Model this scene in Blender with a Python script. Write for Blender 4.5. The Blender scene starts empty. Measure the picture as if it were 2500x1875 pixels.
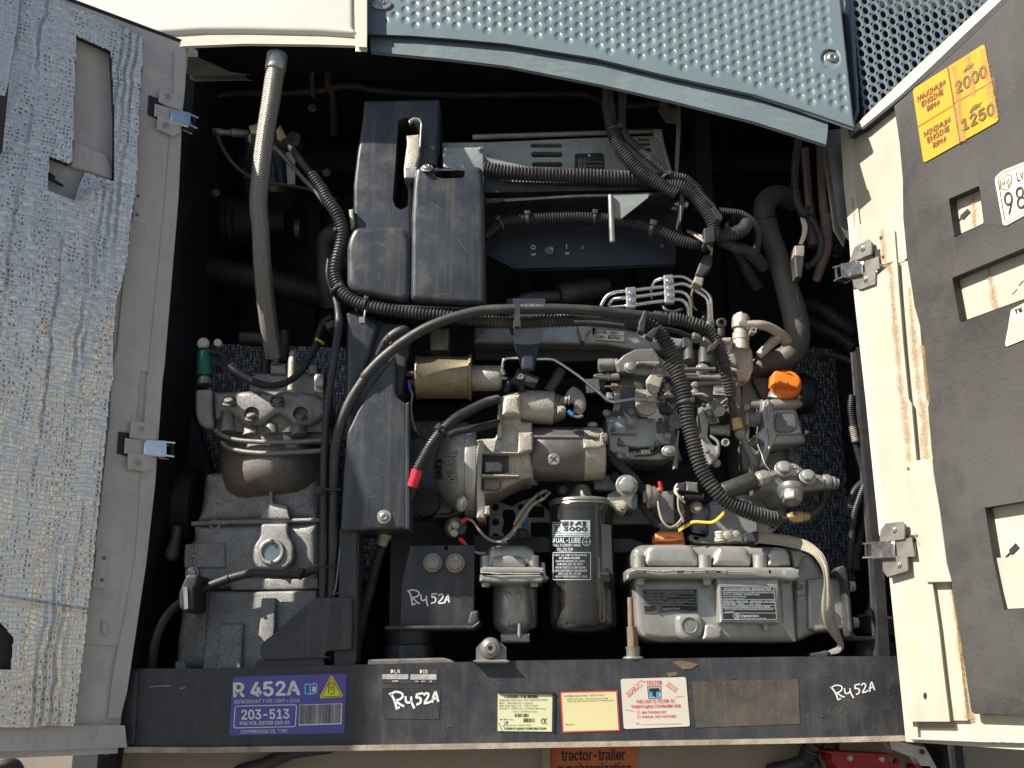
import bpy, bmesh, math, random
from mathutils import Vector, Matrix
random.seed(7)
R = math.radians
scene = bpy.context.scene
COL = scene.collection

# ---------------------------------------------------------------- camera
FPX, PITCH, CY = 2480.0, R(16.0), -1.70       # focal length in photo pixels, upward tilt, camera distance (m)
cam_d = bpy.data.cameras.new('camera'); cam = bpy.data.objects.new('camera', cam_d); COL.objects.link(cam)
cam_d.sensor_fit = 'HORIZONTAL'; cam_d.sensor_width = 36.0; cam_d.lens = 36.0*FPX/2500.0
cam_d.clip_start = 0.05; cam_d.clip_end = 2000
cam.location = (0, CY, 0); cam.rotation_euler = (R(90)+PITCH, 0, 0)
scene.camera = cam

# ---------------------------------------------------------------- light: clear afternoon sun from the upper left
LX, LY, LZ = 2.05, 1.0, -2.05                  # direction the sunlight travels
L = Vector((LX, LY, LZ)).normalized()
elev = math.asin(-L.z); azim = math.atan2(-L.x, -L.y)
w = bpy.data.worlds.new('World'); scene.world = w; w.use_nodes = True
nt = w.node_tree; nt.nodes.clear()
sky = nt.nodes.new('ShaderNodeTexSky'); sky.sky_type = 'NISHITA'; sky.sun_disc = False
sky.sun_elevation = elev; sky.sun_rotation = azim; sky.air_density = 1.0; sky.dust_density = 1.2
bg = nt.nodes.new('ShaderNodeBackground'); bg.inputs[1].default_value = 0.055
wo = nt.nodes.new('ShaderNodeOutputWorld')
nt.links.new(sky.outputs[0], bg.inputs[0]); nt.links.new(bg.outputs[0], wo.inputs[0])
sd = bpy.data.lights.new('sun', 'SUN'); sd.energy = 5.0; sd.angle = R(0.53); sd.color = (1.0, 0.93, 0.82)
sun = bpy.data.objects.new('sun', sd); COL.objects.link(sun)
sun.rotation_euler = L.to_track_quat('-Z', 'Y').to_euler()
scene.view_settings.view_transform = 'Standard'; scene.view_settings.look = 'None'
scene.view_settings.gamma = 1.0; scene.view_settings.exposure = 0.95
scene.render.engine = 'CYCLES'

# ---------------------------------------------------------------- picture coordinates -> places in the world
ct, st = math.cos(PITCH), math.sin(PITCH)
TL = [0, 0, 1.0]
FR = {'p': Vector((0, 0, 0)), 'n': Vector((0, 1, 0)), 'phi': 0.0}
def T(x0, y0, w, disp=2212.0):
    TL[0], TL[1], TL[2] = x0, y0, w/disp
def frame(p=(0, 0, 0), n=(0, 1, 0)):
    FR['p'] = Vector(p); FR['n'] = Vector(n).normalized(); FR['phi'] = math.atan2(-FR['n'].x, FR['n'].y)
def ray(X, Y):
    a = (TL[0]+X*TL[2]-1250.0)/FPX; b = (937.5-TL[1]-Y*TL[2])/FPX
    return Vector((a, ct-b*st, st+b*ct))
def W(X, Y, d=0.0):
    """world point seen at (X, Y) of the current photo tile, d metres behind the current reference plane"""
    r = ray(X, Y); n = FR['n']; c = Vector((0, CY, 0))
    t = (d-(c-FR['p']).dot(n))/r.dot(n)
    return c+r*t
def sc(X, Y, d=0.0):
    r = ray(X, Y); n = FR['n']; c = Vector((0, CY, 0))
    return (d-(c-FR['p']).dot(n))/r.dot(n)/FPX*TL[2]
LEFT = ((-.615, -.03, 0), (-.631, .776, 0))
RIGHT = ((.615, -.03, 0), (.886, .464, 0))

# ---------------------------------------------------------------- materials
def MAT(name, c, r=.5, m=0.0, var=.25, dust=.3, dc=(.28, .23, .17), ds=22, bump=.15, bs=260, speck=0, streak=0,
        coat=0, sv=(70, 70, 4), spec=.5, speckc=None, spos=.62):
    mt = bpy.data.materials.new(name); mt.use_nodes = True
    N = mt.node_tree.nodes; K = mt.node_tree.links; N.clear()
    out = N.new('ShaderNodeOutputMaterial'); p = N.new('ShaderNodeBsdfPrincipled'); K.new(p.outputs[0], out.inputs[0])
    tc = N.new('ShaderNodeTexCoord')
    def noise(s, det=5, ro=.6, vec=None):
        n = N.new('ShaderNodeTexNoise'); n.inputs['Scale'].default_value = s; n.inputs['Detail'].default_value = det
        n.inputs['Roughness'].default_value = ro; K.new(vec or tc.outputs['Object'], n.inputs['Vector']); return n.outputs[0]
    def ramp(x, a, b):
        n = N.new('ShaderNodeMapRange'); n.inputs[1].default_value = a; n.inputs[2].default_value = b
        K.new(x, n.inputs[0]); return n.outputs[0]
    def mix(f, a, b, mul=None):
        n = N.new('ShaderNodeMix'); n.data_type = 'RGBA'
        if isinstance(f, float): n.inputs[0].default_value = f
        else:
            if mul is not None:
                k = N.new('ShaderNodeMath'); k.operation = 'MULTIPLY'; k.inputs[1].default_value = mul; K.new(f, k.inputs[0]); f = k.outputs[0]
            K.new(f, n.inputs[0])
        for i, q in ((6, a), (7, b)):
            if isinstance(q, tuple): n.inputs[i].default_value = (*q, 1)
            else: K.new(q, n.inputs[i])
        return n.outputs[2]
    lo = tuple(max(0, x*(1-var)) for x in c); hi = tuple(min(1, x*(1+var*.6)) for x in c)
    col = mix(ramp(noise(ds*.45, 4), .35, .65), lo, hi)
    n2 = noise(ds*2.2, 9, .7)
    if dust > 0:
        col = mix(ramp(n2, spos-dust*.35, spos+.18), col, dc, min(1, dust*1.5))
    if streak > 0:
        mp = N.new('ShaderNodeMapping'); mp.inputs['Scale'].default_value = sv; K.new(tc.outputs['Object'], mp.inputs[0])
        col = mix(ramp(noise(1.0, 4, .6, mp.outputs[0]), .5, .78), col, dc, streak)
    if speck > 0:
        col = mix(ramp(noise(330, 3, .6), .54, .66), col, speckc or tuple(x*.25 for x in c), speck)
    K.new(col, p.inputs['Base Color'])
    rr = N.new('ShaderNodeMapRange'); rr.inputs[3].default_value = max(.02, r-.12); rr.inputs[4].default_value = min(1, r+.2)
    K.new(n2, rr.inputs[0]); rr.inputs[1].default_value = .3; rr.inputs[2].default_value = .7
    K.new(rr.outputs[0], p.inputs['Roughness'])
    p.inputs['Metallic'].default_value = m; p.inputs['Coat Weight'].default_value = coat
    p.inputs['Specular IOR Level'].default_value = spec
    if bump > 0:
        b = N.new('ShaderNodeBump'); b.inputs['Strength'].default_value = bump; b.inputs['Distance'].default_value = .002
        K.new(noise(bs, 6, .65), b.inputs['Height']); K.new(b.outputs[0], p.inputs['Normal'])
    return mt
def FLAT(name, c, r=.5, m=0.0, spec=.4):
    return MAT(name, c, r, m, var=.10, dust=.12, ds=40, bump=.03, spec=spec)

def uvmat(name, kind):
    mt = bpy.data.materials.new(name); mt.use_nodes = True
    N = mt.node_tree.nodes; K = mt.node_tree.links; N.clear()
    out = N.new('ShaderNodeOutputMaterial'); p = N.new('ShaderNodeBsdfPrincipled'); K.new(p.outputs[0], out.inputs[0])
    uv = N.new('ShaderNodeUVMap'); sep = N.new('ShaderNodeSeparateXYZ'); K.new(uv.outputs[0], sep.inputs[0])
    def mt_(op, a, b=None, c=None):
        n = N.new('ShaderNodeMath'); n.operation = op
        for i, q in enumerate((a, b, c)):
            if q is None: continue
            if isinstance(q, (int, float)): n.inputs[i].default_value = q
            else: K.new(q, n.inputs[i])
        return n.outputs[0]
    def ramp(x, a, b, c=0., d=1.):
        n = N.new('ShaderNodeMapRange'); 
        for i, q in ((1, a), (2, b), (3, c), (4, d)): n.inputs[i].default_value = q
        K.new(x, n.inputs[0]); return n.outputs[0]
    def mix(f, a, b):
        n = N.new('ShaderNodeMix'); n.data_type = 'RGBA'
        if isinstance(f, float): n.inputs[0].default_value = f
        else: K.new(f, n.inputs[0])
        for i, q in ((6, a), (7, b)):
            if isinstance(q, tuple): n.inputs[i].default_value = (*q, 1)
            else: K.new(q, n.inputs[i])
        return n.outputs[2]
    def noise(vec, s, det=4, ro=.6):
        n = N.new('ShaderNodeTexNoise'); n.inputs['Scale'].default_value = s; n.inputs['Detail'].default_value = det
        n.inputs['Roughness'].default_value = ro; K.new(vec, n.inputs['Vector']); return n.outputs[0]
    def mapping(s):
        m = N.new('ShaderNodeMapping'); m.inputs['Scale'].default_value = s; K.new(uv.outputs[0], m.inputs[0]); return m.outputs[0]
    bump = N.new('ShaderNodeBump'); U, V = sep.outputs[0], sep.outputs[1]
    if kind in ('foil', 'darkfoil'):
        n = 150.0
        # threads wander a little: warp the grid
        wv = noise(mapping((9, 9, 1)), 1, 3); wu = mt_('MULTIPLY', mt_('SUBTRACT', wv, .5), .035)
        U2 = mt_('MULTIPLY', mt_('ADD', U, wu), n); V2 = mt_('MULTIPLY', mt_('ADD', V, wu), n*.9)
        fu, fv = mt_('FRACT', U2), mt_('FRACT', V2)
        eu = mt_('ABSOLUTE', mt_('SUBTRACT', fu, .5)); ev = mt_('ABSOLUTE', mt_('SUBTRACT', fv, .5))
        line = ramp(mt_('MAXIMUM', eu, ev), .34, .46)
        wn = N.new('ShaderNodeTexWhiteNoise'); wn.noise_dimensions = '2D'
        cb = N.new('ShaderNodeCombineXYZ'); K.new(mt_('FLOOR', U2), cb.inputs[0]); K.new(mt_('FLOOR', V2), cb.inputs[1]); K.new(cb.outputs[0], wn.inputs['Vector'])
        wc = N.new('ShaderNodeTexWhiteNoise'); wc.noise_dimensions = '1D'; K.new(mt_('FLOOR', U2), wc.inputs['W'])
        band = noise(mapping((75, 5, 1)), 1, 4, .65); big = noise(mapping((6, 5, 1)), 1, 4)
        fine = noise(mapping((420, 420, 1)), 1, 5, .75)
        h = mt_('ADD', mt_('MULTIPLY', line, .7), mt_('ADD', mt_('MULTIPLY', wn.outputs[0], .5), mt_('ADD', mt_('MULTIPLY', band, 1.2), mt_('MULTIPLY', fine, .5))))
        K.new(h, bump.inputs['Height']); bump.inputs['Strength'].default_value = .34; bump.inputs['Distance'].default_value = .0016
        dark = mt_('MULTIPLY', mt_('GREATER_THAN', wn.outputs[0], .5), ramp(mt_('ADD', band, mt_('MULTIPLY', big, .5)), .66, .80))
        inner = mt_('LESS_THAN', mt_('MAXIMUM', eu, ev), .27)
        dk = mt_('MULTIPLY', mt_('MULTIPLY', dark, inner), .8)
        if kind == 'foil':
            c1 = mix(ramp(wn.outputs[0], 0, 1), (.86, .81, .73), (1.0, .955, .87))
            c1 = mix(mt_('MULTIPLY', ramp(wc.outputs[0], .62, .8), ramp(noise(mapping((14, 3, 1)), 1, 3), .45, .6, 0, .75)), c1, (.36, .35, .33)); c1 = mix(dk, c1, (.14, .14, .13)); c1 = mix(ramp(big, .60, .78, 0, .35), c1, (.45, .39, .29)); c1 = mix(mt_('MULTIPLY', line, .25), c1, (.3, .3, .29))
            K.new(c1, p.inputs['Base Color']); p.inputs['Metallic'].default_value = .55
            K.new(ramp(fine, .3, .7, .08, .26), p.inputs['Roughness'])
        else:
            c1 = mix(ramp(mt_('ADD', mt_('MULTIPLY', noise(mapping((260, 60, 1)), 1, 4, .7), .7), mt_('MULTIPLY', line, -.08)), .33, .43), (.05, .06, .072), (.62, .66, .70))
            K.new(c1, p.inputs['Base Color']); p.inputs['Metallic'].default_value = .3; p.inputs['Roughness'].default_value = .35
    if kind in ('braid', 'strap'):
        nu, pv = (14.0, 210.0) if kind == 'braid' else (10.0, 420.0)
        tri = mt_('MULTIPLY', mt_('ABSOLUTE', mt_('SUBTRACT', mt_('FRACT', mt_('MULTIPLY', U, 7.0 if kind == 'braid' else 5.0)), .5)), 2.4)
        h = mt_('SINE', mt_('MULTIPLY', mt_('ADD', tri, mt_('MULTIPLY', V, 190.0 if kind == 'braid' else 300.0)), 6.283))
        f2 = noise(mapping((30, 900, 1)), 1, 4, .7)
        h = mt_('ADD', mt_('MULTIPLY', mt_('ADD', h, 1.0), .55), mt_('MULTIPLY', f2, .8))
        K.new(h, bump.inputs['Height']); bump.inputs['Strength'].default_value = .8; bump.inputs['Distance'].default_value = .0015
        hi = (.42, .405, .37) if kind == 'braid' else (.60, .55, .44)
        c1 = mix(ramp(h, .1, 1.3), (.10, .085, .06), hi)
        K.new(c1, p.inputs['Base Color']); p.inputs['Metallic'].default_value = .7 if kind == 'braid' else .25
        p.inputs['Roughness'].default_value = .42
    K.new(bump.outputs[0], p.inputs['Normal'])
    return mt

M = {}
def mats():
    m = M
    m['cream'] = MAT('cream_paint', (.45, .425, .355), .42, var=.14, dust=.42, dc=(.36, .29, .19), ds=7, bump=.05, streak=.3, sv=(30, 30, 2))
    m['cream_lit'] = MAT('clean_cream_paint', (.54, .50, .41), .35, var=.05, dust=.08, dc=(.4, .32, .2), ds=8, bump=.03)  # lighter copy of the cream, sunlight put into the colour
    m['white'] = MAT('white_paint', (.56, .55, .505), .3, var=.03, dust=.03, bump=.02, ds=5, coat=.3)
    m['leftpaint'] = MAT('greyed_white_paint', (.56, .53, .50), .5, var=.12, dust=.35, dc=(.26, .23, .19), ds=9, bump=.12, streak=.35, sv=(40, 40, 3))  # cream door's greyed look in shadow is put into this base colour
    m['teal'] = MAT('grey_green_paint', (.122, .162, .178), .36, var=.06, dust=.10, dc=(.24, .27, .27), ds=8, bump=.05)
    m['teal_worn'] = MAT('worn_grey_paint', (.125, .165, .18), .4, var=.12, dust=.28, dc=(.22, .225, .215), ds=14, bump=.2, sv=(8, 60, 60), streak=.4)
    m['black'] = MAT('black_plastic', (.034, .040, .050), .34, var=.25, dust=.30, dc=(.12, .11, .095), ds=10, bump=.08, streak=.65, sv=(60, 60, 3), speck=.05, speckc=(.2, .19, .17))
    m['blackpaint'] = MAT('black_painted_steel', (.030, .033, .042), .42, var=.3, dust=.42, dc=(.10, .090, .075), ds=9, bump=.15, streak=.6, sv=(45, 45, 3), speck=.08, speckc=(.19, .17, .14))
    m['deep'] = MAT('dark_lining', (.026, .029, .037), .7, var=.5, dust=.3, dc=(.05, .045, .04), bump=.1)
    m['rubber'] = MAT('dusty_rubber', (.034, .034, .035), .46, var=.3, dust=.4, dc=(.105, .092, .075), ds=18, bump=.15)
    m['blkhose'] = MAT('black_rubber_hose', (.026, .028, .032), .48, var=.3, dust=.3, dc=(.10, .09, .075), ds=14, bump=.1)
    m['conduit'] = MAT('dusty_corrugated_plastic', (.042, .042, .045), .45, var=.3, dust=.5, dc=(.15, .135, .115), ds=16, bump=.1)
    m['conduit_b'] = MAT('black_corrugated_plastic', (.030, .032, .036), .42, var=.3, dust=.3, dc=(.12, .11, .09), ds=16, bump=.08)
    m['alu'] = MAT('cast_aluminium', (.27, .265, .25), .38, .45, var=.3, dust=.55, dc=(.15, .125, .09), ds=13, bump=.5, bs=500, speck=.55)
    m['aluspeck'] = MAT('speckled_grey_casting', (.33, .33, .32), .42, .35, var=.3, dust=.5, dc=(.15, .14, .12), ds=12, bump=.7, bs=600, speck=.8)
    m['brownalu'] = MAT('oily_brown_casting', (.19, .17, .145), .5, .3, var=.3, dust=.5, dc=(.09, .075, .055), ds=13, bump=.4, bs=500, speck=.3)
    m['eng'] = MAT('engine_grey_paint', (.36, .365, .345), .30, .45, var=.3, dust=.55, dc=(.22, .19, .14), ds=12, bump=.25, bs=420, speck=.12)
    m['engd'] = MAT('engine_dark_grey_paint', (.18, .185, .18), .34, .35, var=.3, dust=.45, dc=(.19, .16, .12), ds=14, bump=.3, bs=420, speck=.2)
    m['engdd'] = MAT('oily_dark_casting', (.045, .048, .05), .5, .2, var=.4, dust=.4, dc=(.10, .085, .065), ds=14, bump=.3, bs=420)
    m['gapblack'] = MAT('oily_black_casting', (.022, .024, .027), .5, .1, var=.4, dust=.4, dc=(.05, .043, .033), ds=14, bump=.3)  # near-black base puts the shade between engine parts into the colour
    m['dusty'] = MAT('dust_caked_casting', (.46, .44, .385), .45, .35, var=.3, dust=.7, dc=(.30, .25, .17), ds=16, bump=.6, bs=420, speck=.55, speckc=(.10, .08, .055))
    m['gold'] = MAT('yellow_zinc_plating', (.28, .24, .15), .36, .45, var=.35, dust=.75, dc=(.16, .125, .075), ds=16, bump=.4, speck=.6, speckc=(.16, .12, .07))
    m['brass'] = MAT('brass', (.42, .30, .14), .38, .7, dust=.5, ds=40)
    m['steel'] = MAT('zinc_steel', (.46, .45, .42), .34, .75, var=.2, dust=.4, dc=(.25, .21, .15), ds=40, bump=.15)
    m['steeld'] = MAT('dull_steel', (.24, .235, .22), .42, .5, var=.3, dust=.5, dc=(.22, .18, .13), ds=30, bump=.2)
    m['chrome'] = MAT('bright_steel', (.72, .72, .72), .16, .95, var=.1, dust=.15, dc=(.35, .28, .2), ds=40, bump=.05)
    m['rust'] = MAT('rusty_steel', (.17, .11, .075), .7, .1, var=.4, dust=.6, dc=(.21, .165, .125), ds=30, bump=.5)
    m['copper'] = MAT('tarnished_copper', (.10, .072, .062), .5, .3, var=.35, dust=.5, dc=(.10, .075, .062), ds=20, bump=.2)
    m['coppl'] = MAT('pinkish_copper', (.25, .17, .145), .5, .3, var=.3, dust=.5, dc=(.28, .21, .17), ds=20, bump=.2)
    m['orange'] = MAT('orange_plastic', (.82, .20, .008), .4, var=.06, dust=.12, dc=(.6, .3, .08), ds=30, bump=.05)
    m['orange_old'] = MAT('faded_orange_plastic', (.78, .28, .09), .55, var=.15, dust=.5, dc=(.5, .27, .15), ds=30, bump=.3)
    m['red'] = MAT('red_plastic', (.62, .02, .03), .4, var=.15, dust=.25, dc=(.3, .08, .06), ds=30)
    m['redtape'] = MAT('red_tape', (.70, .035, .06), .35, var=.2, dust=.15, ds=40, bump=.4, bs=120)
    m['blue'] = FLAT('blue_plastic', (.02, .16, .5)); m['green'] = MAT('green_plastic', (.01, .14, .09), .4, var=.2, dust=.15)
    m['yellow'] = FLAT('yellow_wire', (.70, .48, .04)); m['wire'] = MAT('grey_wire', (.26, .23, .19), .5, dust=.4, ds=30)
    m['foam'] = MAT('black_foam_rubber', (.040, .040, .040), .75, var=.35, dust=.6, dc=(.080, .071, .058), ds=10, bump=.6, bs=170, streak=.25, sv=(50, 50, 4))
    m['gasket'] = MAT('black_gasket', (.02, .02, .021), .6, dust=.3, dc=(.07, .06, .05))
    m['white_ink'] = FLAT('white_ink', (.78, .78, .76)); m['paintpen'] = MAT('white_paint_pen', (.85, .85, .85), .4, dust=.05, bump=.1)
    m['black_ink'] = FLAT('black_ink', (.02, .02, .022)); m['red_ink'] = FLAT('red_ink', (.70, .07, .08)); m['blue_ink'] = FLAT('blue_ink', (.02, .38, .68))
    m['grey_ink'] = FLAT('grey_ink', (.36, .36, .36)); m['olive_ink'] = FLAT('olive_print', (.13, .095, .03))
    m['purple'] = MAT('purple_sticker', (.105, .085, .36), .35, var=.08, dust=.18, dc=(.16, .14, .3), ds=12, bump=.03)
    m['paleyel'] = MAT('pale_yellow_plate', (.66, .66, .42), .4, var=.05, dust=.2, dc=(.5, .45, .28), bump=.03)
    m['yelplate'] = MAT('yellow_plate', (.68, .62, .34), .4, var=.05, dust=.2, dc=(.5, .42, .2), bump=.03)
    m['whiteplate'] = MAT('off_white_plate', (.62, .58, .50), .4, var=.05, dust=.25, dc=(.45, .38, .28), bump=.03)
    m['ylsticker'] = MAT('amber_sticker', (.80, .31, .008), .4, var=.04, dust=.40, dc=(.42, .17, .02), ds=9, bump=.03, streak=.6, sv=(28, 28, 5), speck=.35, speckc=(.3, .13, .02))
    m['yelsign'] = FLAT('warning_yellow', (.80, .72, .05)); m['bluesign'] = FLAT('sign_blue', (.01, .17, .5))
    m['ortag'] = MAT('orange_red_sticker', (.52, .13, .03), .45, var=.1, dust=.25, bump=.03)
    m['silver'] = MAT('silver_print_area', (.45, .45, .44), .4, var=.3, dust=.5, dc=(.15, .14, .13), ds=90, bump=.03)
    m['ghost'] = MAT('faded_label_residue', (.062, .056, .047), .7, var=.3, dust=.6, dc=(.12, .105, .08), ds=12, bump=.4, streak=.4)
    m['glass'] = MAT('oil_sight_glass', (.10, .16, .18), .08, var=.4, dust=.1, bump=.0, coat=1)
    m['filterblk'] = MAT('gloss_black_enamel', (.017, .018, .020), .16, var=.2, dust=.3, dc=(.06, .055, .047), ds=12, bump=.05, streak=.4, sv=(70, 70, 3), coat=.5)
    m['concrete'] = MAT('pale_concrete_ground', (.115, .108, .098), .85, var=.15, dust=.3, ds=2, bump=.3, bs=30)
    m['dimwall'] = MAT('buff_painted_wall', (.28, .25, .205), .5, var=.1, dust=.35, dc=(.25, .19, .12), ds=6, bump=.08, streak=.25, sv=(30, 30, 2))  # cream darkened in colour for the shade under the rail
    m['grime'] = MAT('grimy_cream_lip', (.50, .42, .32), .5, var=.2, dust=.8, dc=(.17, .13, .10), ds=16, bump=.4)
    m['whiteknob'] = FLAT('white_nylon', (.6, .58, .54)); m['redsock'] = MAT('red_socket_plastic', (.30, .010, .012), .45, var=.15, dust=.25, dc=(.2, .04, .03))
    m['label98'] = FLAT('ivory_label', (.66, .62, .46))
    m['foil'] = uvmat('woven_foil', 'foil'); m['dfoil'] = uvmat('dark_woven_foil', 'darkfoil')
    m['braid'] = uvmat('steel_braid', 'braid'); m['strap'] = uvmat('flat_earth_braid', 'strap')
def mats2():
    M['genpaint'] = MAT('worn_pale_grey_paint', (.30, .34, .33), .4, var=.12, dust=.55, dc=(.12, .11, .10), ds=9, bump=.2, speck=.1)
    M['panelblue'] = MAT('satin_blue_black_paint', (.020, .026, .040), .5, var=.15, dust=.12, dc=(.05, .05, .055), bump=.05)
    M['bodygrey'] = MAT('worn_motor_paint', (.14, .132, .122), .32, .4, var=.3, dust=.5, dc=(.18, .155, .12), ds=16, bump=.2, speck=.2)
    M['scuff'] = FLAT('scuff_mark', (.10, .10, .10))
    M['greysheet'] = MAT('crumpled_grey_sheet', (.10, .095, .09), .55, var=.4, dust=.6, dc=(.22, .195, .16), ds=20, bump=.8, bs=80)
    M['hosebrown'] = MAT('dusty_brown_grey_rubber', (.10, .092, .082), .6, var=.15, dust=.4, dc=(.15, .13, .11), ds=9, bump=.1)
    M['palegrey'] = FLAT('pale_blue_grey_ink', (.46, .52, .55)); M['greyblue'] = FLAT('write_on_area', (.16, .18, .21))
def stainmat():
    mt = MAT('rust_stain', (.40, .24, .09), .7, var=.3, dust=.4, dc=(.27, .15, .05), ds=20, bump=.1)
    N = mt.node_tree.nodes; K = mt.node_tree.links; p = [n for n in N if n.type == 'BSDF_PRINCIPLED'][0]
    tc = N.new('ShaderNodeTexCoord'); sp = N.new('ShaderNodeSeparateXYZ'); K.new(tc.outputs['Generated'], sp.inputs[0])
    uv = N.new('ShaderNodeUVMap'); su = N.new('ShaderNodeSeparateXYZ'); K.new(uv.outputs[0], su.inputs[0])
    a = N.new('ShaderNodeMath'); a.operation = 'PINGPONG'; a.inputs[1].default_value = .5; K.new(su.outputs[0], a.inputs[0])
    n = N.new('ShaderNodeTexNoise'); n.inputs['Scale'].default_value = 260; n.inputs['Detail'].default_value = 8; n.inputs['Roughness'].default_value = .8; K.new(tc.outputs['Object'], n.inputs['Vector'])
    n2 = N.new('ShaderNodeTexNoise'); n2.inputs['Scale'].default_value = 30; n2.inputs['Detail'].default_value = 4; K.new(tc.outputs['Object'], n2.inputs['Vector'])
    m1 = N.new('ShaderNodeMath'); m1.operation = 'MULTIPLY_ADD'; m1.inputs[1].default_value = .45; K.new(a.outputs[0], m1.inputs[0]); K.new(n.outputs[0], m1.inputs[2])
    m2 = N.new('ShaderNodeMath'); m2.operation = 'MULTIPLY_ADD'; m2.inputs[1].default_value = .5; K.new(n2.outputs[0], m2.inputs[0]); K.new(m1.outputs[0], m2.inputs[2])
    r = N.new('ShaderNodeMapRange'); r.inputs[1].default_value = .80; r.inputs[2].default_value = 1.08; r.inputs[4].default_value = .78; K.new(m2.outputs[0], r.inputs[0]); K.new(r.outputs[0], p.inputs['Alpha'])
    return mt
mats(); mats2(); M['stain'] = stainmat()

# ---------------------------------------------------------------- objects
ORG = {}
def tag(o, label=None, cat=None, group=None, kind=None):
    for k, v in (('label', label), ('category', cat), ('group', group), ('kind', kind)):
        if v: o[k] = v
    return o
def TH(name, label, cat, at, group=None):
    o = bpy.data.objects.new(name, None); COL.objects.link(o)
    p = W(*at) if len(at) == 3 else Vector(at[1])
    o.empty_display_size = .02; o.location = p; ORG[o.name] = p.copy()
    return tag(o, label, cat, group)
def NB(): 
    b = bmesh.new(); return b
PEND = {}
def wind(P, x, y):
    w_ = 0
    for i in range(len(P)):
        (x0, y0), (x1, y1) = P[i-1], P[i]
        if (y0 > y) != (y1 > y) and x < (x1-x0)*(y-y0)/(y1-y0)+x0: w_ += 1 if y1 > y0 else -1
    return w_ != 0
def pip(P, x, y):
    c = False; n_ = len(P); j = n_-1
    for i in range(n_):
        if (P[i][1] > y) != (P[j][1] > y) and x < (P[j][0]-P[i][0])*(y-P[i][1])/(P[j][1]-P[i][1])+P[i][0]: c = not c
        j = i
    return c
def _round_prism(b, F, n, pts, y0, y1, HL, rb):
    """prism whose front edge is a quarter round made of inset rings; the inset eases off at tight corners and necks"""
    c = sum((p for p in F), Vector())/len(F); e1 = (F[1]-F[0]).normalized(); e1 = (e1-n*e1.dot(n)).normalized(); e2 = n.cross(e1)
    P0 = [Vector(((p-c).dot(e1), (p-c).dot(e2))) for p in F]; m = len(P0)
    A = sum(P0[i].x*P0[(i+1) % m].y-P0[(i+1) % m].x*P0[i].y for i in range(m)); s = 1 if A > 0 else -1
    rb = min(rb, (y1-y0)*.9, math.sqrt(abs(A)/2)*.25)
    Lp = sum((P0[i]-P0[i-1]).length for i in range(m)); stp = max(rb*.7, Lp/150); P = []
    for i in range(m):
        a, q = P0[i], P0[(i+1) % m]; k = max(1, int((q-a).length/stp+.5)); P += [a.lerp(q, j/k) for j in range(k)]
    m = len(P); N, TA, D = [], [], [(P[(i+1) % m]-P[i]).length for i in range(m)]
    for i in range(m):
        a, p, q = P[i-1], P[i], P[(i+1) % m]; d1 = (p-a).normalized(); d2 = (q-p).normalized(); t = d1+d2
        t = t.normalized() if t.length > 1e-6 else d1
        nn = Vector((-t.y, t.x))*s; N.append(nn/max(.6, abs(t.dot(d1))))
        an = math.atan2(d1.x*d2.y-d1.y*d2.x, d1.dot(d2))*s; TA.append(math.tan(max(-1.2, min(1.3, an/2))))
    lim = [rb]*m; per = [0.0]
    for i in range(m): per.append(per[-1]+D[i])
    for i in range(m):
        j = (i+1) % m; g = TA[i]+TA[j]
        if g > 1e-4: v = .9*D[i]/g; lim[i] = min(lim[i], v); lim[j] = min(lim[j], v)
    for i in range(m):
        for j in range(m):
            d = (P[i]-P[j]).length
            if d < rb*2.6:
                arc = abs(per[i]-per[j]); arc = min(arc, Lp-arc)
                if arc > d*1.9 and (P[j]-P[i]).dot(N[i]) > d*.4: lim[i] = min(lim[i], d*.40)
    for _ in (0, 1):
        for i in range(m): lim[i] = min(lim[i], lim[i-1]+.55*D[i-1])
        for i in range(m-1, -1, -1): j = (i+1) % m; lim[i] = min(lim[i], lim[j]+.55*D[i])
    def ring(th):
        return [b.verts.new(c+e1*(P[i].x+N[i].x*lim[i]*(1-math.cos(th)))+e2*(P[i].y+N[i].y*lim[i]*(1-math.cos(th)))+n*(rb*(1-math.sin(th)))) for i in range(m)]
    K = 4; R_ = [[b.verts.new(c+e1*q.x+e2*q.y+n*(y1-y0)) for q in P]]+[ring(math.pi/2*k/K) for k in range(K+1)]
    for U, V in zip(R_, R_[1:]):
        for i in range(m): j = (i+1) % m; b.faces.new((U[i], U[j], V[j], V[i]))
    fr, bk = [R_[-1]], [R_[0]]
    for H in HL:
        f = [b.verts.new(p) for p in H]; g = [b.verts.new(p+n*(y1-y0)) for p in H]; fr.append(f); bk.append(g)
        for i in range(len(f)): j = (i+1) % len(f); b.faces.new((f[i], f[j], g[j], g[i]))
    _fill(b, fr, n)
    if HL: _fill(b, bk, n)
    else: b.faces.new(R_[0][::-1])
    return b
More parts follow.
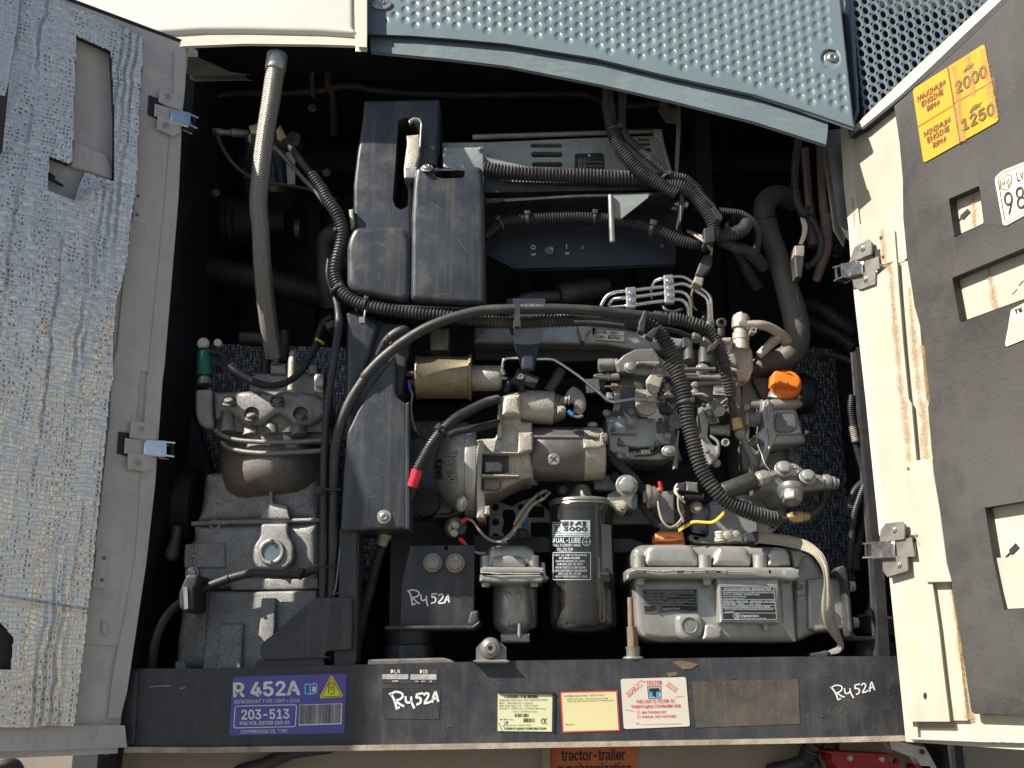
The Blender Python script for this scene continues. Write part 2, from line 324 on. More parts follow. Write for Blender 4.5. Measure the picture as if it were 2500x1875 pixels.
def _fill(b, loops, n):
    from mathutils.geometry import delaunay_2d_cdt
    e1 = Vector((1, 0, 0)) if abs(n.x) < .8 else Vector((0, 0, 1)); e1 = (e1-n*e1.dot(n)).normalized(); e2 = n.cross(e1)
    V, E, LP = [], [], []
    for lp in loops:
        k0 = len(V); L2 = [Vector((v.co.dot(e1), v.co.dot(e2))) for v in lp]; LP.append([(q.x, q.y) for q in L2])
        V += L2; E += [(k0+i, k0+(i+1) % len(lp)) for i in range(len(lp))]
    dep = sum(v.co.dot(n) for v in loops[0])/len(loops[0])
    try:
        vo, eo, fo, _, _, _ = delaunay_2d_cdt([v*100 for v in V], E, [], 0, 1e-5); vo = [v/100 for v in vo]
        nv = dict(enumerate([v for lp in loops for v in lp])) if len(vo) == len(V) else {}
        for f in fo:
            cx = sum(vo[i].x for i in f)/len(f); cy = sum(vo[i].y for i in f)/len(f)
            if not wind(LP[0], cx, cy) or any(pip(h, cx, cy) for h in LP[1:]): continue
            q = []
            for i in f:
                if i not in nv: nv[i] = b.verts.new(e1*vo[i].x+e2*vo[i].y+n*dep)
                q.append(nv[i])
            b.faces.new(q)
        return
    except Exception as ex: print('cdt', ex)
    es = []
    for lp in loops:
        for i in range(len(lp)):
            a, c = lp[i], lp[(i+1) % len(lp)]
            if a is c: continue
            es.append(b.edges.get((a, c)) or b.edges.new((a, c)))
    bmesh.ops.triangle_fill(b, use_beauty=True, use_dissolve=False, edges=es, normal=n)
def O(name, b, mat, parent=None, bevel=0, seg=2, sharp=40, label=None, smooth=True, kind=None):
    pend = PEND.pop(id(b), []); later = []
    for F, n, pts, y0, y1, HL in pend:
        ml_ = min((F[i]-F[i-1]).length for i in range(len(F)))
        if bevel >= .0015 and ml_ < bevel*2.2 and (y1-y0) > bevel*1.1: later.append((F, n, pts, y0, y1, HL)); continue
        f = [b.verts.new(p) for p in F]; g = [b.verts.new(p+n*(y1-y0)) for p in F]
        for i in range(len(f)): j = (i+1) % len(f); b.faces.new((f[i], f[j], g[j], g[i]))
        if HL:
            fr, bk = [f], [g]
            for H in HL:
                f2 = [b.verts.new(p) for p in H]; g2 = [b.verts.new(p+n*(y1-y0)) for p in H]; fr.append(f2); bk.append(g2)
                for i in range(len(f2)): j = (i+1) % len(f2); b.faces.new((f2[i], f2[j], g2[j], g2[i]))
            _fill(b, fr, n); _fill(b, bk, n)
        else: b.faces.new(f); b.faces.new(g[::-1])
    if bevel > 0 and b.faces:
        bmesh.ops.remove_doubles(b, verts=b.verts, dist=1e-6)
        ed = [e for e in b.edges if len(e.link_faces) == 2 and e.calc_face_angle(0) > R(32)]
        try: bmesh.ops.bevel(b, geom=ed, offset=bevel, segments=seg, affect='EDGES', profile=.5, clamp_overlap=True)
        except Exception: pass
    for a_ in later: _round_prism(b, *a_, bevel)
    if later:
        bmesh.ops.remove_doubles(b, verts=b.verts, dist=2e-6)
        bmesh.ops.holes_fill(b, edges=[e for e in b.edges if len(e.link_faces) == 1], sides=8)
    bmesh.ops.recalc_face_normals(b, faces=b.faces)
    me = bpy.data.meshes.new(name); 
    xs = [v.co for v in b.verts]
    c = Vector([(min(v[i] for v in xs)+max(v[i] for v in xs))/2 for i in range(3)]) if xs else Vector()
    bmesh.ops.translate(b, vec=-c, verts=b.verts)
    b.to_mesh(me); b.free()
    if smooth:
        me.polygons.foreach_set('use_smooth', [True]*len(me.polygons)); me.set_sharp_from_angle(angle=R(sharp))
    me.materials.append(M[mat] if isinstance(mat, str) else mat)
    o = bpy.data.objects.new(name, me); COL.objects.link(o)
    ORG[o.name] = c
    o.location = c-(ORG[parent.name] if parent else Vector())
    if parent: o.parent = parent
    if label: o['label'] = label
    if kind: o['kind'] = kind
    return o
def inst(name, me, pos, s, parent, rot=(0, 0, 0), label=None):
    o = bpy.data.objects.new(name, me); COL.objects.link(o)
    o.parent = parent; o.location = pos-ORG[parent.name]; o.scale = (s, s, s) if isinstance(s, (int, float)) else s
    o.rotation_mode = 'YXZ'; o.rotation_euler = rot
    if label: o['label'] = label
    return o

# ---------------------------------------------------------------- shapes (all take tile coordinates + depth)
def rect(x0, y0, x1, y1): return [(x0, y0), (x1, y0), (x1, y1), (x0, y1)]
def circ(x, y, r, n=20, ry=None, a0=0):
    ry = r if ry is None else ry
    return [(x+r*math.cos(a0+2*math.pi*i/n), y+ry*math.sin(a0+2*math.pi*i/n)) for i in range(n)]
def rrect(x0, y0, x1, y1, r, n=4):
    P = []
    for cx, cy, a in ((x1-r, y0+r, -90), (x1-r, y1-r, 0), (x0+r, y1-r, 90), (x0+r, y0+r, 180)):
        for i in range(n+1): P.append((cx+r*math.cos(R(a+90*i/n)), cy+r*math.sin(R(a+90*i/n))))
    return P
def rnd(pts, r, n=4):
    """round every corner of a polygon"""
    out = []; m = len(pts)
    for i in range(m):
        p = Vector(pts[i]); a = Vector(pts[i-1]); c = Vector(pts[(i+1) % m])
        la, lc = (a-p).length, (c-p).length; q = min(r, la*.45, lc*.45)
        A = p+(a-p)/la*q; C = p+(c-p)/lc*q
        for k in range(n+1):
            t = k/n; out.append(tuple(A*(1-t)**2+p*2*t*(1-t)+C*t*t))
    return out
def loop3(pts, y): return [W(p[0], p[1], (y(p[0], p[1]) if callable(y) else y)) for p in pts]
def prism(b, pts, y0, y1, holes=()):
    if not callable(y0):
        def cl(pp):
            q = [pp[0]]
            for p in pp[1:]:
                if abs(p[0]-q[-1][0])+abs(p[1]-q[-1][1]) > 1e-3: q.append(p)
            if abs(q[0][0]-q[-1][0])+abs(q[0][1]-q[-1][1]) < 1e-3: q.pop()
            return q
        q = cl(pts); PEND.setdefault(id(b), []).append((loop3(q, y0), FR['n'].copy(), q, y0, y1, [loop3(cl(h), y0) for h in holes])); return b
    n = FR['n']*( (y1-(y0 if not callable(y0) else 0)) )
    def ring(ps):
        P = loop3(ps, y0); f = [b.verts.new(p) for p in P]
        if callable(y0):
            g = [b.verts.new(p+FR['n']*(y1-((p-FR['p']).dot(FR['n'])))) for p in P]
        else: g = [b.verts.new(p+n) for p in P]
        for i in range(len(f)):
            j = (i+1) % len(f); b.faces.new((f[i], f[j], g[j], g[i]))
        return f, g
    f, g = ring(pts)
    if not holes:
        b.faces.new(f); b.faces.new(g[::-1])
    else:
        F, G = [f], [g]
        for h in holes:
            a, c = ring(h); F.append(a); G.append(c)
        for S in (F, G):
            es = []
            for lp in S:
                for i in range(len(lp)):
                    e = b.edges.get((lp[i], lp[(i+1) % len(lp)])); es.append(e)
            bmesh.ops.triangle_fill(b, use_beauty=True, use_dissolve=False, edges=es, normal=FR['n'])
    return b
def solid(b, quad3):
    """hexahedron from 8 world points (4 front, 4 back)"""
    v = [b.verts.new(p) for p in quad3]
    for f in ((0, 1, 2, 3), (7, 6, 5, 4), (0, 4, 5, 1), (1, 5, 6, 2), (2, 6, 7, 3), (3, 7, 4, 0)): b.faces.new([v[i] for i in f])
    return b
def basis(d):
    d = d.normalized(); a = Vector((0, 0, 1)) if abs(d.z) < .9 else Vector((1, 0, 0))
    u = d.cross(a).normalized(); return u, d.cross(u).normalized()
def turnw(b, p0, p1, prof, seg=22, cap=True, rot=0):
    u, v = basis(p1-p0); rings = []
    for t, r in prof:
        c = p0.lerp(p1, t) if 0 <= t <= 1 else p0+(p1-p0)*t
        rings.append([b.verts.new(c+(u*math.cos(2*math.pi*i/seg+rot)+v*math.sin(2*math.pi*i/seg+rot))*max(r, 1e-5)) for i in range(seg)])
    for A, B in zip(rings, rings[1:]):
        for i in range(seg):
            j = (i+1) % seg; b.faces.new((A[i], A[j], B[j], B[i]))
    if cap: b.faces.new(rings[0][::-1]); b.faces.new(rings[-1])
    return b
def turn(b, A, B, prof, seg=22, cap=True, rot=0):
    s = sc(A[0], A[1], A[2])
    if isinstance(prof, (int, float)): prof = [(0, prof), (1, prof)]
    return turnw(b, W(*A), W(*B), [(t, r*s) for t, r in prof], seg, cap, rot)
def disc(b, X, Y, y0, y1, r, r2=None, seg=24):
    """cylinder with its axis along the reference normal"""
    s = sc(X, Y, y0); p = W(X, Y, y0); q = p+FR['n']*(y1-y0)
    return turnw(b, p, q, [(0, r*s), (1, (r2 or r)*s)], seg)
def lathe(b, X, Y, y, prof, seg=24):
    """prof: (height in px towards viewer, radius px)"""
    s = sc(X, Y, y); p = W(X, Y, y); q = p-FR['n']*s
    return turnw(b, p, q, [(h, r*s) for h, r in prof], seg)
def ball(b, X, Y, y, r, sq=(1, 1, 1), seg=18):
    s = sc(X, Y, y)*r; mtx = Matrix.Translation(W(X, Y, y)) @ Matrix.Diagonal((*[q*s for q in sq], 1))
    bmesh.ops.create_uvsphere(b, u_segments=seg, v_segments=seg//2+2, radius=1, matrix=mtx); return b
def crv(P, step):
    """Catmull-Rom through P (Vectors with any number of comps), resampled at step along xyz"""
    if len(P) == 2: P = [P[0], (P[0]+P[1])/2, P[1]]
    Q = [P[0]*2-P[1]]+P+[P[-1]*2-P[-2]]; dense = []
    for i in range(1, len(Q)-2):
        p0, p1, p2, p3 = Q[i-1:i+3]
        for k in range(14):
            t = k/14
            dense.append(.5*((2*p1)+(-p0+p2)*t+(2*p0-5*p1+4*p2-p3)*t*t+(-p0+3*p1-3*p2+p3)*t**3))
    dense.append(P[-1])
    out = [dense[0]]; acc = 0; nxt = step
    for a, c in zip(dense, dense[1:]):
        l = (Vector(c[:3])-Vector(a[:3])).length
        if l < 1e-9: continue
        while acc+l >= nxt:
            out.append(a.lerp(c, (nxt-acc)/l)); nxt += step
        acc += l
    if (Vector(out[-1][:3])-Vector(dense[-1][:3])).length > step*.3: out.append(dense[-1])
    return out
def tube(b, pts, r, seg=12, step=None, corr=None, flat=None, deep=.78, caps=True):
    s0 = sc(pts[0][0], pts[0][1], pts[0][2]); n = len(pts)
    rs = [r]*n if isinstance(r, (int, float)) else [r[0]+(r[-1]-r[0])*i/(n-1) for i in range(n)] if len(r) != n else r
    P = []
    for p, rr in zip(pts, rs):
        w_ = W(p[0], p[1], p[2]); P.append(Vector((w_.x, w_.y, w_.z, rr*sc(p[0], p[1], p[2]))))
    pitch = corr*s0 if corr else 0
    stp = pitch/4 if corr else (step*s0 if step else max(.004, P[0][3]*.6))
    S = crv(P, stp); uvl = b.loops.layers.uv.verify()
    C = [Vector(q[:3]) for q in S]; rings = []; u = None; dist = 0
    for i, c in enumerate(C):
        t = (C[min(i+1, len(C)-1)]-C[max(i-1, 0)])
        if t.length < 1e-9: t = Vector((1, 0, 0))
        t.normalize()
        if flat is not None:
            u = t.cross(FR['n']).normalized(); v = t.cross(u)
        else:
            if u is None: u, v = basis(t)
            else:
                u = (u-t*u.dot(t)).normalized(); v = t.cross(u)
        rr = S[i][3]
        if corr: rr *= (1, 1, deep, deep)[i % 4]
        if i: dist += (C[i]-C[i-1]).length
        rings.append(([b.verts.new(c+u*math.cos(2*math.pi*k/seg)*rr+v*math.sin(2*math.pi*k/seg)*rr*(flat or 1)) for k in range(seg)], dist))
    for (A, da), (B, db) in zip(rings, rings[1:]):
        for k in range(seg):
            j = (k+1) % seg; f = b.faces.new((A[k], A[j], B[j], B[k]))
            for lp, uv in zip(f.loops, ((k/seg, da), ((k+1)/seg, da), ((k+1)/seg, db), (k/seg, db))): lp[uvl].uv = uv
    if caps: b.faces.new(rings[0][0][::-1]); b.faces.new(rings[-1][0])
    return b
def stroke(b, lines, wd, y, curve=False):
    """flat printed or penned strokes"""
    for ln in lines:
        P = [Vector((p[0], p[1], 0)) for p in ln]
        S = crv(P, wd*.8) if curve and len(P) > 2 else P
        closed = len(S) > 3 and (S[0]-S[-1]).length < 1e-3; n_ = len(S); L_, R_ = [], []
        for i, p in enumerate(S):
            a = S[i-1] if i else (S[-2] if closed else None); c = S[i+1] if i < n_-1 else (S[1] if closed else None)
            d1 = (p-a).normalized() if a is not None and (p-a).length > 1e-6 else None
            d2 = (c-p).normalized() if c is not None and (c-p).length > 1e-6 else None
            if d1 is None and d2 is None: d1 = Vector((1, 0, 0))
            d1 = d1 or d2; d2 = d2 or d1; t = d1+d2
            t = t.normalized() if t.length > 1e-3 else d1
            nn = Vector((-t.y, t.x, 0))*wd/2/max(.5, abs(t.dot(d1)))
            ex = Vector((0, 0, 0)) if closed else t*wd*.3*(1 if i == n_-1 else -1 if i == 0 else 0)
            for A, q in ((L_, p+nn+ex), (R_, p-nn+ex)):
                A.append(b.verts.new(W(q.x, q.y, y(q.x, q.y) if callable(y) else y)))
        for i in range(n_-1):
            try: b.faces.new((L_[i], L_[i+1], R_[i+1], R_[i]))
            except ValueError: pass
    return b
def stain(parent, pts, wd, y):
    """irregular rust stain along a line; transparent away from the line"""
    b = NB(); uvl = b.loops.layers.uv.verify(); ws = [wd]*len(pts) if isinstance(wd, (int, float)) else wd; L_ = []
    for i, p in enumerate(pts):
        p = Vector(p); t = (Vector(pts[min(i+1, len(pts)-1)])-Vector(pts[max(i-1, 0)])).normalized(); n = Vector((-t.y, t.x))*ws[i]/2
        L_.append([b.verts.new(W(*(p+n*k), y)) for k in (-1, 1)])
    for i in range(len(L_)-1):
        f = b.faces.new((L_[i][0], L_[i][1], L_[i+1][1], L_[i+1][0]))
        for lp, u in zip(f.loops, (0, 1, 1, 0)): lp[uvl].uv = (u, 0)
    return O('rust_stain', b, 'stain', parent)
def scuffs(parent, x0, y0, x1, y1, n, y, seed, ln=60, wd=2.2):
    q = random.Random(seed); b = NB(); L_ = []
    for _ in range(n):
        X, Y, a = q.uniform(x0, x1), q.uniform(y0, y1), q.choice((q.gauss(0, .25), q.gauss(1.5, .35), q.uniform(0, 3.1))); l = ln*q.uniform(.15, 1)
        P = [(X+math.cos(a)*l*t+q.gauss(0, l*.03), Y+math.sin(a)*l*t+q.gauss(0, l*.03)) for t in (0, .33, .66, 1)]
        if all(x0 < p[0] < x1 and y0 < p[1] < y1 for p in P): stroke(b, [P], wd*q.uniform(.4, 1.2), y-.00002*_)
    return O('scuff_marks', b, 'scuff', parent)
def poly(b, pts, y): 
    b.faces.new([b.verts.new(p) for p in loop3(pts, y)]); return b
_gl = {}
import os
FONT = None
try:
    _fp = os.path.join(bpy.utils.system_resource('DATAFILES'), 'fonts', 'Inter.woff2')     # font shipped with Blender
    if os.path.exists(_fp): FONT = bpy.data.fonts.load(_fp)
except Exception: FONT = None
def glyphs(s, bold):
    k = (s, bold)
    if k in _gl: return _gl[k]
    cu = bpy.data.curves.new('t', 'FONT'); cu.body = s; cu.size = 1; cu.resolution_u = 2; cu.offset = bold
    if FONT: cu.font = FONT; cu.offset = 0
    ob = bpy.data.objects.new('t', cu); me = ob.to_mesh()
    vs = [v.co.copy() for v in me.vertices]; fs = [tuple(p.vertices) for p in me.polygons]
    ob.to_mesh_clear(); bpy.data.objects.remove(ob); bpy.data.curves.remove(cu)
    _gl[k] = (vs, fs); return _gl[k]
def txt(b, s, A, B, h, y, up=None, bold=0.0):
    """text s fitted on the baseline A->B with capital height h (tile px), up = direction in tile px"""
    vs, fs = glyphs(s, bold)
    if not vs: return b
    cap = max(v.y for v in glyphs('H', 0)[0])
    x0 = min(v.x for v in vs); x1 = max(v.x for v in vs)
    A = Vector(A); B = Vector(B); e = (B-A)/(x1-x0)
    u = Vector(up).normalized() if up else Vector(((B-A).y, -(B-A).x)).normalized()
    u = u*(h/cap); em = e.length; ex = e*1.0; uu = u.normalized()*em
    k_ = min(bold, .04)*(.9 if FONT else 0)
    for c_, (dx, dy) in enumerate([(0, 0)] if k_ == 0 else [(-k_, 0), (k_, 0), (0, k_*.7), (0, -k_*.7)]):
        nv = []
        for v in vs:
            q = A+e*(v.x-x0+dx)+u*v.y+uu*dy; nv.append(b.verts.new(W(q.x, q.y, (y(q.x, q.y) if callable(y) else y)-c_*.00005)))
        for f in fs:
            try: b.faces.new([nv[i] for i in f])
            except ValueError: pass
    return b

# shared small hardware, unit radius, facing -Y
def unit(fn, mat):
    b = NB(); fn(b); bmesh.ops.remove_doubles(b, verts=b.verts, dist=1e-5)
    ed = [e for e in b.edges if len(e.link_faces) == 2 and e.calc_face_angle(0) > R(32)]
    bmesh.ops.bevel(b, geom=ed, offset=.05, segments=1, affect='EDGES', clamp_overlap=True)
    bmesh.ops.recalc_face_normals(b, faces=b.faces)
    me = bpy.data.meshes.new('hardware'); b.to_mesh(me); b.free()
    me.polygons.foreach_set('use_smooth', [True]*len(me.polygons)); me.set_sharp_from_angle(angle=R(35)); me.materials.append(M[mat]); return me
def _t(b, prof, seg, rot=0): turnw(b, Vector((0, 0, 0)), Vector((0, -1, 0)), prof, seg, rot=rot)
def _hex(b):
    _t(b, [(-.1, 1), (.14, 1), (.14, .7)], 22); _t(b, [(.12, .80), (.62, .80), (.72, .70), (.72, .01)], 6, .2)
def _pan(b):
    _t(b, [(-.1, 1), (.12, 1), (.13, .72)], 22); _t(b, [(.1, .66), (.38, .62), (.52, .42), (.52, .30), (.22, .27), (.22, .01)], 18)
def _cap(b): _t(b, [(-.1, .95), (.7, .95), (.8, .86), (.8, .55), (.35, .5), (.35, .01)], 18)
HW = {}
def hw(kind, mat):
    k = (kind, mat)
    if k not in HW: HW[k] = unit({'hex': _hex, 'pan': _pan, 'cap': _cap}[kind], mat)
    return HW[k]
def bolt(parent, X, Y, y, r, kind='hex', mat='steel', rot=0, tilt=0, yaw=0, name='bolt', label=None):
    return inst(name, hw(kind, mat), W(X, Y, y), r*sc(X, Y, y), parent, (R(tilt), R(rot), FR['phi']+R(yaw)), label)
def tie(parent, X, Y, y, ang, r, wd=9, head=1, mat='blkhose', side=1):
    """cable tie round a hose: ang = direction of the hose in the picture (deg), r = radius px"""
    s = sc(X, Y, y); b = NB(); c = W(X, Y, y)
    d = Vector((math.cos(R(ang)), 0, -math.sin(R(ang)))); turnw(b, c-d*wd*s*.5, c+d*wd*s*.5, [(0, r*s*1.0), (.1, r*s*1.07), (.9, r*s*1.07), (1, r*s)], 18)
    if head:
        q = Vector((-d.z, 0, d.x))*side; h = c+q*r*s*.75-Vector((0, 1, 0))*r*s*.8
        k = wd*s*.95
        for sg in (0,):
            e = [h+d*a*k+q*bb*k*.8+Vector((0, 1, 0))*cc*k*.7 for cc in (-1, 1) for a, bb in ((-1, -1), (1, -1), (1, 1), (-1, 1))]
            solid(b, e)
    return O('cable_tie', b, mat, parent, bevel=.0006)
# ================================================================ SETTING
def wbox(b, x0, x1, y0, y1, z0, z1):
    return solid(b, [Vector(p) for p in ((x0, y0, z0), (x1, y0, z0), (x1, y0, z1), (x0, y0, z1), (x0, y1, z0), (x1, y1, z0), (x1, y1, z1), (x0, y1, z1))])
frame()
b = NB(); wbox(b, -300, 300, -300, 300, -1.9, -1.6); O('ground', b, 'concrete', kind='structure')
# the dark bay behind the doors
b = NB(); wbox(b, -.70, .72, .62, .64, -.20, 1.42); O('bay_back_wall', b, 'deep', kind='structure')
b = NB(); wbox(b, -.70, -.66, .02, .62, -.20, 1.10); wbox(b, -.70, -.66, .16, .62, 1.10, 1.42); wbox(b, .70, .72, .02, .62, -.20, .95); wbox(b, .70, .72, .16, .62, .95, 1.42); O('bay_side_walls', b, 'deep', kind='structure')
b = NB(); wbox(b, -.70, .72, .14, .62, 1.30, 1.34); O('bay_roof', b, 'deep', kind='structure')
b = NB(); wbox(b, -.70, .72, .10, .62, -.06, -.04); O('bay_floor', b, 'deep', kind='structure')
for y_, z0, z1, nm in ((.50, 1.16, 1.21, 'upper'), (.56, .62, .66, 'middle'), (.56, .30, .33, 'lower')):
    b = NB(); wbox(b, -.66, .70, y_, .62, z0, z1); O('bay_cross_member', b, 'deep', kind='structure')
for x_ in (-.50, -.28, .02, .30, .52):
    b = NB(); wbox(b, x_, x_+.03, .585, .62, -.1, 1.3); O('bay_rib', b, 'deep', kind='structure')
# cream body wall under the rail, its shade put into the colour
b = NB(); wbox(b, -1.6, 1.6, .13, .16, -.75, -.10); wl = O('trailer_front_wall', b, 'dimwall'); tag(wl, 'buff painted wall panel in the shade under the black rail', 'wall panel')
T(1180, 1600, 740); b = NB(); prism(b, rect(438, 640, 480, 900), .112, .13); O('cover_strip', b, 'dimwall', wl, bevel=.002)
T(500, 1600, 740)

# ================================================================ FRONT RAIL
T(0, 0, 2500, 2500)
rail = TH('front_rail', 'long black steel rail with stickers across the bottom of the engine bay', 'rail', (1250, 1715, 0))
b = NB(); prism(b, [(300, 1637), (500, 1637), (1240, 1618), (1920, 1608), (2200, 1606), (2235, 1791), (1920, 1799), (1240, 1811), (500, 1821), (300, 1819)], 0, .09)
O('rail_body', b, 'blackpaint', rail, bevel=.003)
b = NB(); prism(b, [(296, 1636), (334, 1636), (336, 1650), (328, 1815), (320, 1819), (296, 1819)], -.006, .05); O('end_cap', b, 'blackpaint', rail, bevel=.004)
b = NB(); prism(b, [(306, 1826), (500, 1827), (1240, 1816), (1920, 1805), (2235, 1797), (2240, 1806), (1920, 1813), (1240, 1825), (500, 1836), (306, 1835)], -.008, .12)
O('bottom_lip', b, 'grime', rail, bevel=.0015)

def plate(name, pts, mat, parent, y, th=.0006, label=None, r=6):
    b = NB(); prism(b, rnd(pts, r) if r else pts, y-th, y); return O(name, b, mat, parent, label=label)
T(500, 1600, 740)
pu = plate('refrigerant_sticker', [(205, 157), (1035, 132), (1018, 568), (178, 585)], 'purple', rail, 0, .0008, 'purple refrigerant and compressor oil type sticker', 22)
Z = -.0012
b = NB()
txt(b, 'R 452A', (215, 302), (692, 287), 100, Z, bold=.035); txt(b, 'REFRIGERANT TYPE / GWP = 2140', (218, 352), (690, 340), 25, Z, bold=.004)
txt(b, '203-513', (270, 467), (615, 460), 68, Z, bold=.03); txt(b, 'POLYOL ESTER ISO 35', (257, 508), (620, 502), 24, Z, bold=.02)
txt(b, 'COMPRESSOR OIL TYPE', (262, 570), (603, 564), 25, Z, bold=.005)
bx = rnd([(222, 371), (670, 360), (660, 520), (212, 530)], 16)
stroke(b, [bx+[bx[0]]], 6, Z)
O('lettering', b, 'white_ink', pu)
b = NB(); prism(b, [(690, 360), (1002, 350), (997, 502), (684, 512)], Z, -.0008)
O('barcode_ground', b, 'white_ink', pu)
b = NB(); x = 0
rs = random.Random(3)
while x < .97:
    w_ = rs.choice((.006, .009, .016)); q0 = (692+x*306, 364-10*x); q1 = (692+(x+w_)*306, 364-10*(x+w_))
    poly(b, [q0, q1, (q1[0]-5, q1[1]+140), (q0[0]-5, q0[1]+140)], -.0016); x += w_+rs.choice((.007, .012))
O('barcode', b, 'black_ink', pu)
b = NB(); prism(b, circ(770, 248, 57, 30), Z, -.0008); sg = O('manual_sign', b, 'bluesign', pu)
b = NB(); Z2 = -.0017
stroke(b, [[(732, 215), (732, 278)], [(732, 278), (770, 282), (818, 270)], [(732, 213), (752, 207), (768, 216)], [(768, 216), (790, 206), (818, 210)], [(768, 216), (770, 282)], [(818, 210), (818, 270)]], 5, Z2)
txt(b, 'i', (790, 262), (806, 261), 30, Z2, bold=.05); O('sign_symbol', b, 'white_ink', pu)
b = NB(); prism(b, rnd([(925, 138), (1014, 302), (832, 314)], 24), Z, -.0008); O('warning_sign', b, 'yelsign', pu)
b = NB(); t3 = rnd([(925, 158), (998, 296), (850, 305)], 18); stroke(b, [t3+[t3[0]]], 4, Z2)
stroke(b, [rnd([(903, 212), (944, 212), (944, 278), (903, 278)], 10)+[(903, 215)], [(906, 232), (942, 232)], [(908, 205), (914, 196), (932, 196), (938, 205)]], 3.5, Z2)
txt(b, 'Contains', (908, 244), (940, 243), 7, Z2); txt(b, 'GWP', (912, 258), (936, 257), 8, Z2); O('sign_symbol', b, 'black_ink', pu)

dl = plate('dealer_label', [(1295, 98), (1700, 98), (1700, 205), (1295, 205)], 'blackpaint', rail, 0, .0005, 'black dealer code label with two worn silver number fields', 4)
b = NB(); txt(b, 'DLR', (1358, 130), (1426, 130), 26, Z, bold=.012); txt(b, 'DIS', (1570, 131), (1626, 131), 26, Z, bold=.012)
txt(b, 'CODE', (1367, 193), (1411, 193), 10, Z, bold=.02); txt(b, 'MO', (1534, 195), (1558, 195), 10, Z, bold=.02); txt(b, 'DAY', (1583, 195), (1612, 195), 10, Z, bold=.02); txt(b, 'YR', (1637, 195), (1658, 195), 10, Z, bold=.02)
O('lettering', b, 'white_ink', dl)
b = NB(); prism(b, rrect(1295, 137, 1485, 174, 6), -.0011, -.0005); prism(b, rrect(1501, 138, 1691, 177, 6), -.0011, -.0005); O('number_fields', b, 'silver', dl)
rb = plate('marked_label', [(1297, 236), (1718, 238), (1706, 462), (1300, 458)], 'blackpaint', rail, 0, .0006, 'black label panel with handwritten R452A', 8)
b = NB(); q = rnd([(1297, 236), (1718, 238), (1706, 462), (1300, 458)], 8); stroke(b, [q+[q[0]]], 3, -.0009); O('worn_border', b, 'ghost', rb)
def r452(b, X, Y, k, y, wd, tilt=0.0, seed=1):
    jr = random.Random(seed)
    """handwritten R452A; strokes in a 360 x 125 box"""
    S = [[(0, 5), (20, 28), (38, 70), (50, 120)], [(5, 12), (40, -4), (85, 4), (98, 25), (80, 50), (40, 62)], [(40, 62), (62, 78), (84, 96), (104, 104)], [(48, 122), (70, 112)],
         [(118, 32), (120, 70), (140, 78), (162, 66)], [(160, 38), (162, 66), (170, 95), (180, 118)],
         [(248, 10), (220, 12), (206, 16)], [(208, 14), (202, 40), (225, 40), (238, 56), (232, 80), (205, 92)],
         [(262, 22), (280, 8), (298, 18), (290, 45), (265, 82), (290, 84), (312, 74)], [(318, 78), (330, 30), (342, 2)], [(342, 2), (350, 40), (358, 72)], [(322, 52), (340, 50), (356, 46)]]
    L_ = []
    for s in S:
        ox, oy, kk = jr.gauss(0, 1.2), jr.gauss(0, 1.5), 1+jr.gauss(0, .01)
        L_.append([(X+(px*kk+ox+jr.gauss(0, .9))*k+py*tilt, Y+(py*kk+oy+jr.gauss(0, .9))*k-px*k*tilt) for px, py in s])
    return stroke(b, L_, wd, y, True)
b = NB(); r452(b, 1350, 272, .97, -.0013, 16, .02, 4); O('handwriting', b, 'paintpen', rb)
bolt(rail, 1332, 570, .002, 14, 'pan', 'steeld', name='screw')
T(1180, 1600, 740)
s1 = plate('serial_plate', [(106, 268), (516, 270), (508, 557), (104, 552)], 'paleyel', rail, 0, .0010, 'pale yellow serial number plate with barcodes', 5)
b = NB(); prism(b, [(96, 266), (110, 264), (520, 268), (522, 285), (514, 285), (112, 280)], -.003, 0); prism(b, [(504, 280), (522, 280), (518, 558), (500, 556)], -.002, 0); O('plate_edge', b, 'gasket', s1)
b = NB()
def barc(b, x0, x1, y0, y1, y, seed, ws=(3, 5, 8)):
    q = random.Random(seed); x = x0
    while x < x1:
        w_ = q.choice(ws); poly(b, rect(x, y0, min(x+w_, x1), y1), y); x += w_+q.choice((3, 5, 7))
barc(b, 150, 400, 289, 311, -.0014, 1); barc(b, 230, 332, 425, 450, -.0014, 2); barc(b, 293, 374, 459, 488, -.0014, 5)
for s_, A, B, h in (('SERIAL NR  5001171411  ITEM  001024941190055', (118, 334), (468, 330), 12), ('DESC     SPECTRUM SLX 2 ZONE 50', (118, 354), (362, 354), 11), ('REF 404A KG  7.5    VOLTS 400', (118, 373), (398, 372), 11),
                   ('PHASE 3   AMPS 13.5   CYCLES 50', (118, 393), (395, 392), 11), ('Unit id   0765001171411', (216, 415), (395, 415), 11), ('IDA IDA Code', (118, 472), (215, 472), 10),
                   ('HD', (152, 497), (184, 496), 15), ('Mfg Galway, Ireland 2019', (155, 514), (352, 514), 10)):
    txt(b, s_, A, B, h, -.0014)
txt(b, 'THERMO KING CORPORATION', (150, 541), (456, 541), 15, -.0014, bold=.02)
for cx in (434, 455): stroke(b, [[(cx+8, 461), (cx-6, 466), (cx-12, 480), (cx-6, 494), (cx+8, 499)]], 5, -.0014)
stroke(b, [[(445, 480), (459, 480)]], 5, -.0014); O('lettering', b, 'black_ink', s1)
s2 = plate('unit_description_plate', [(562, 268), (978, 258), (998, 552), (578, 565)], 'red_ink', rail, 0, .0008, 'yellow unit description plate with a red border', 3)
b = NB(); prism(b, [(572, 276), (970, 268), (987, 544), (588, 555)], -.0013, -.0008); O('plate_face', b, 'yelplate', s2)
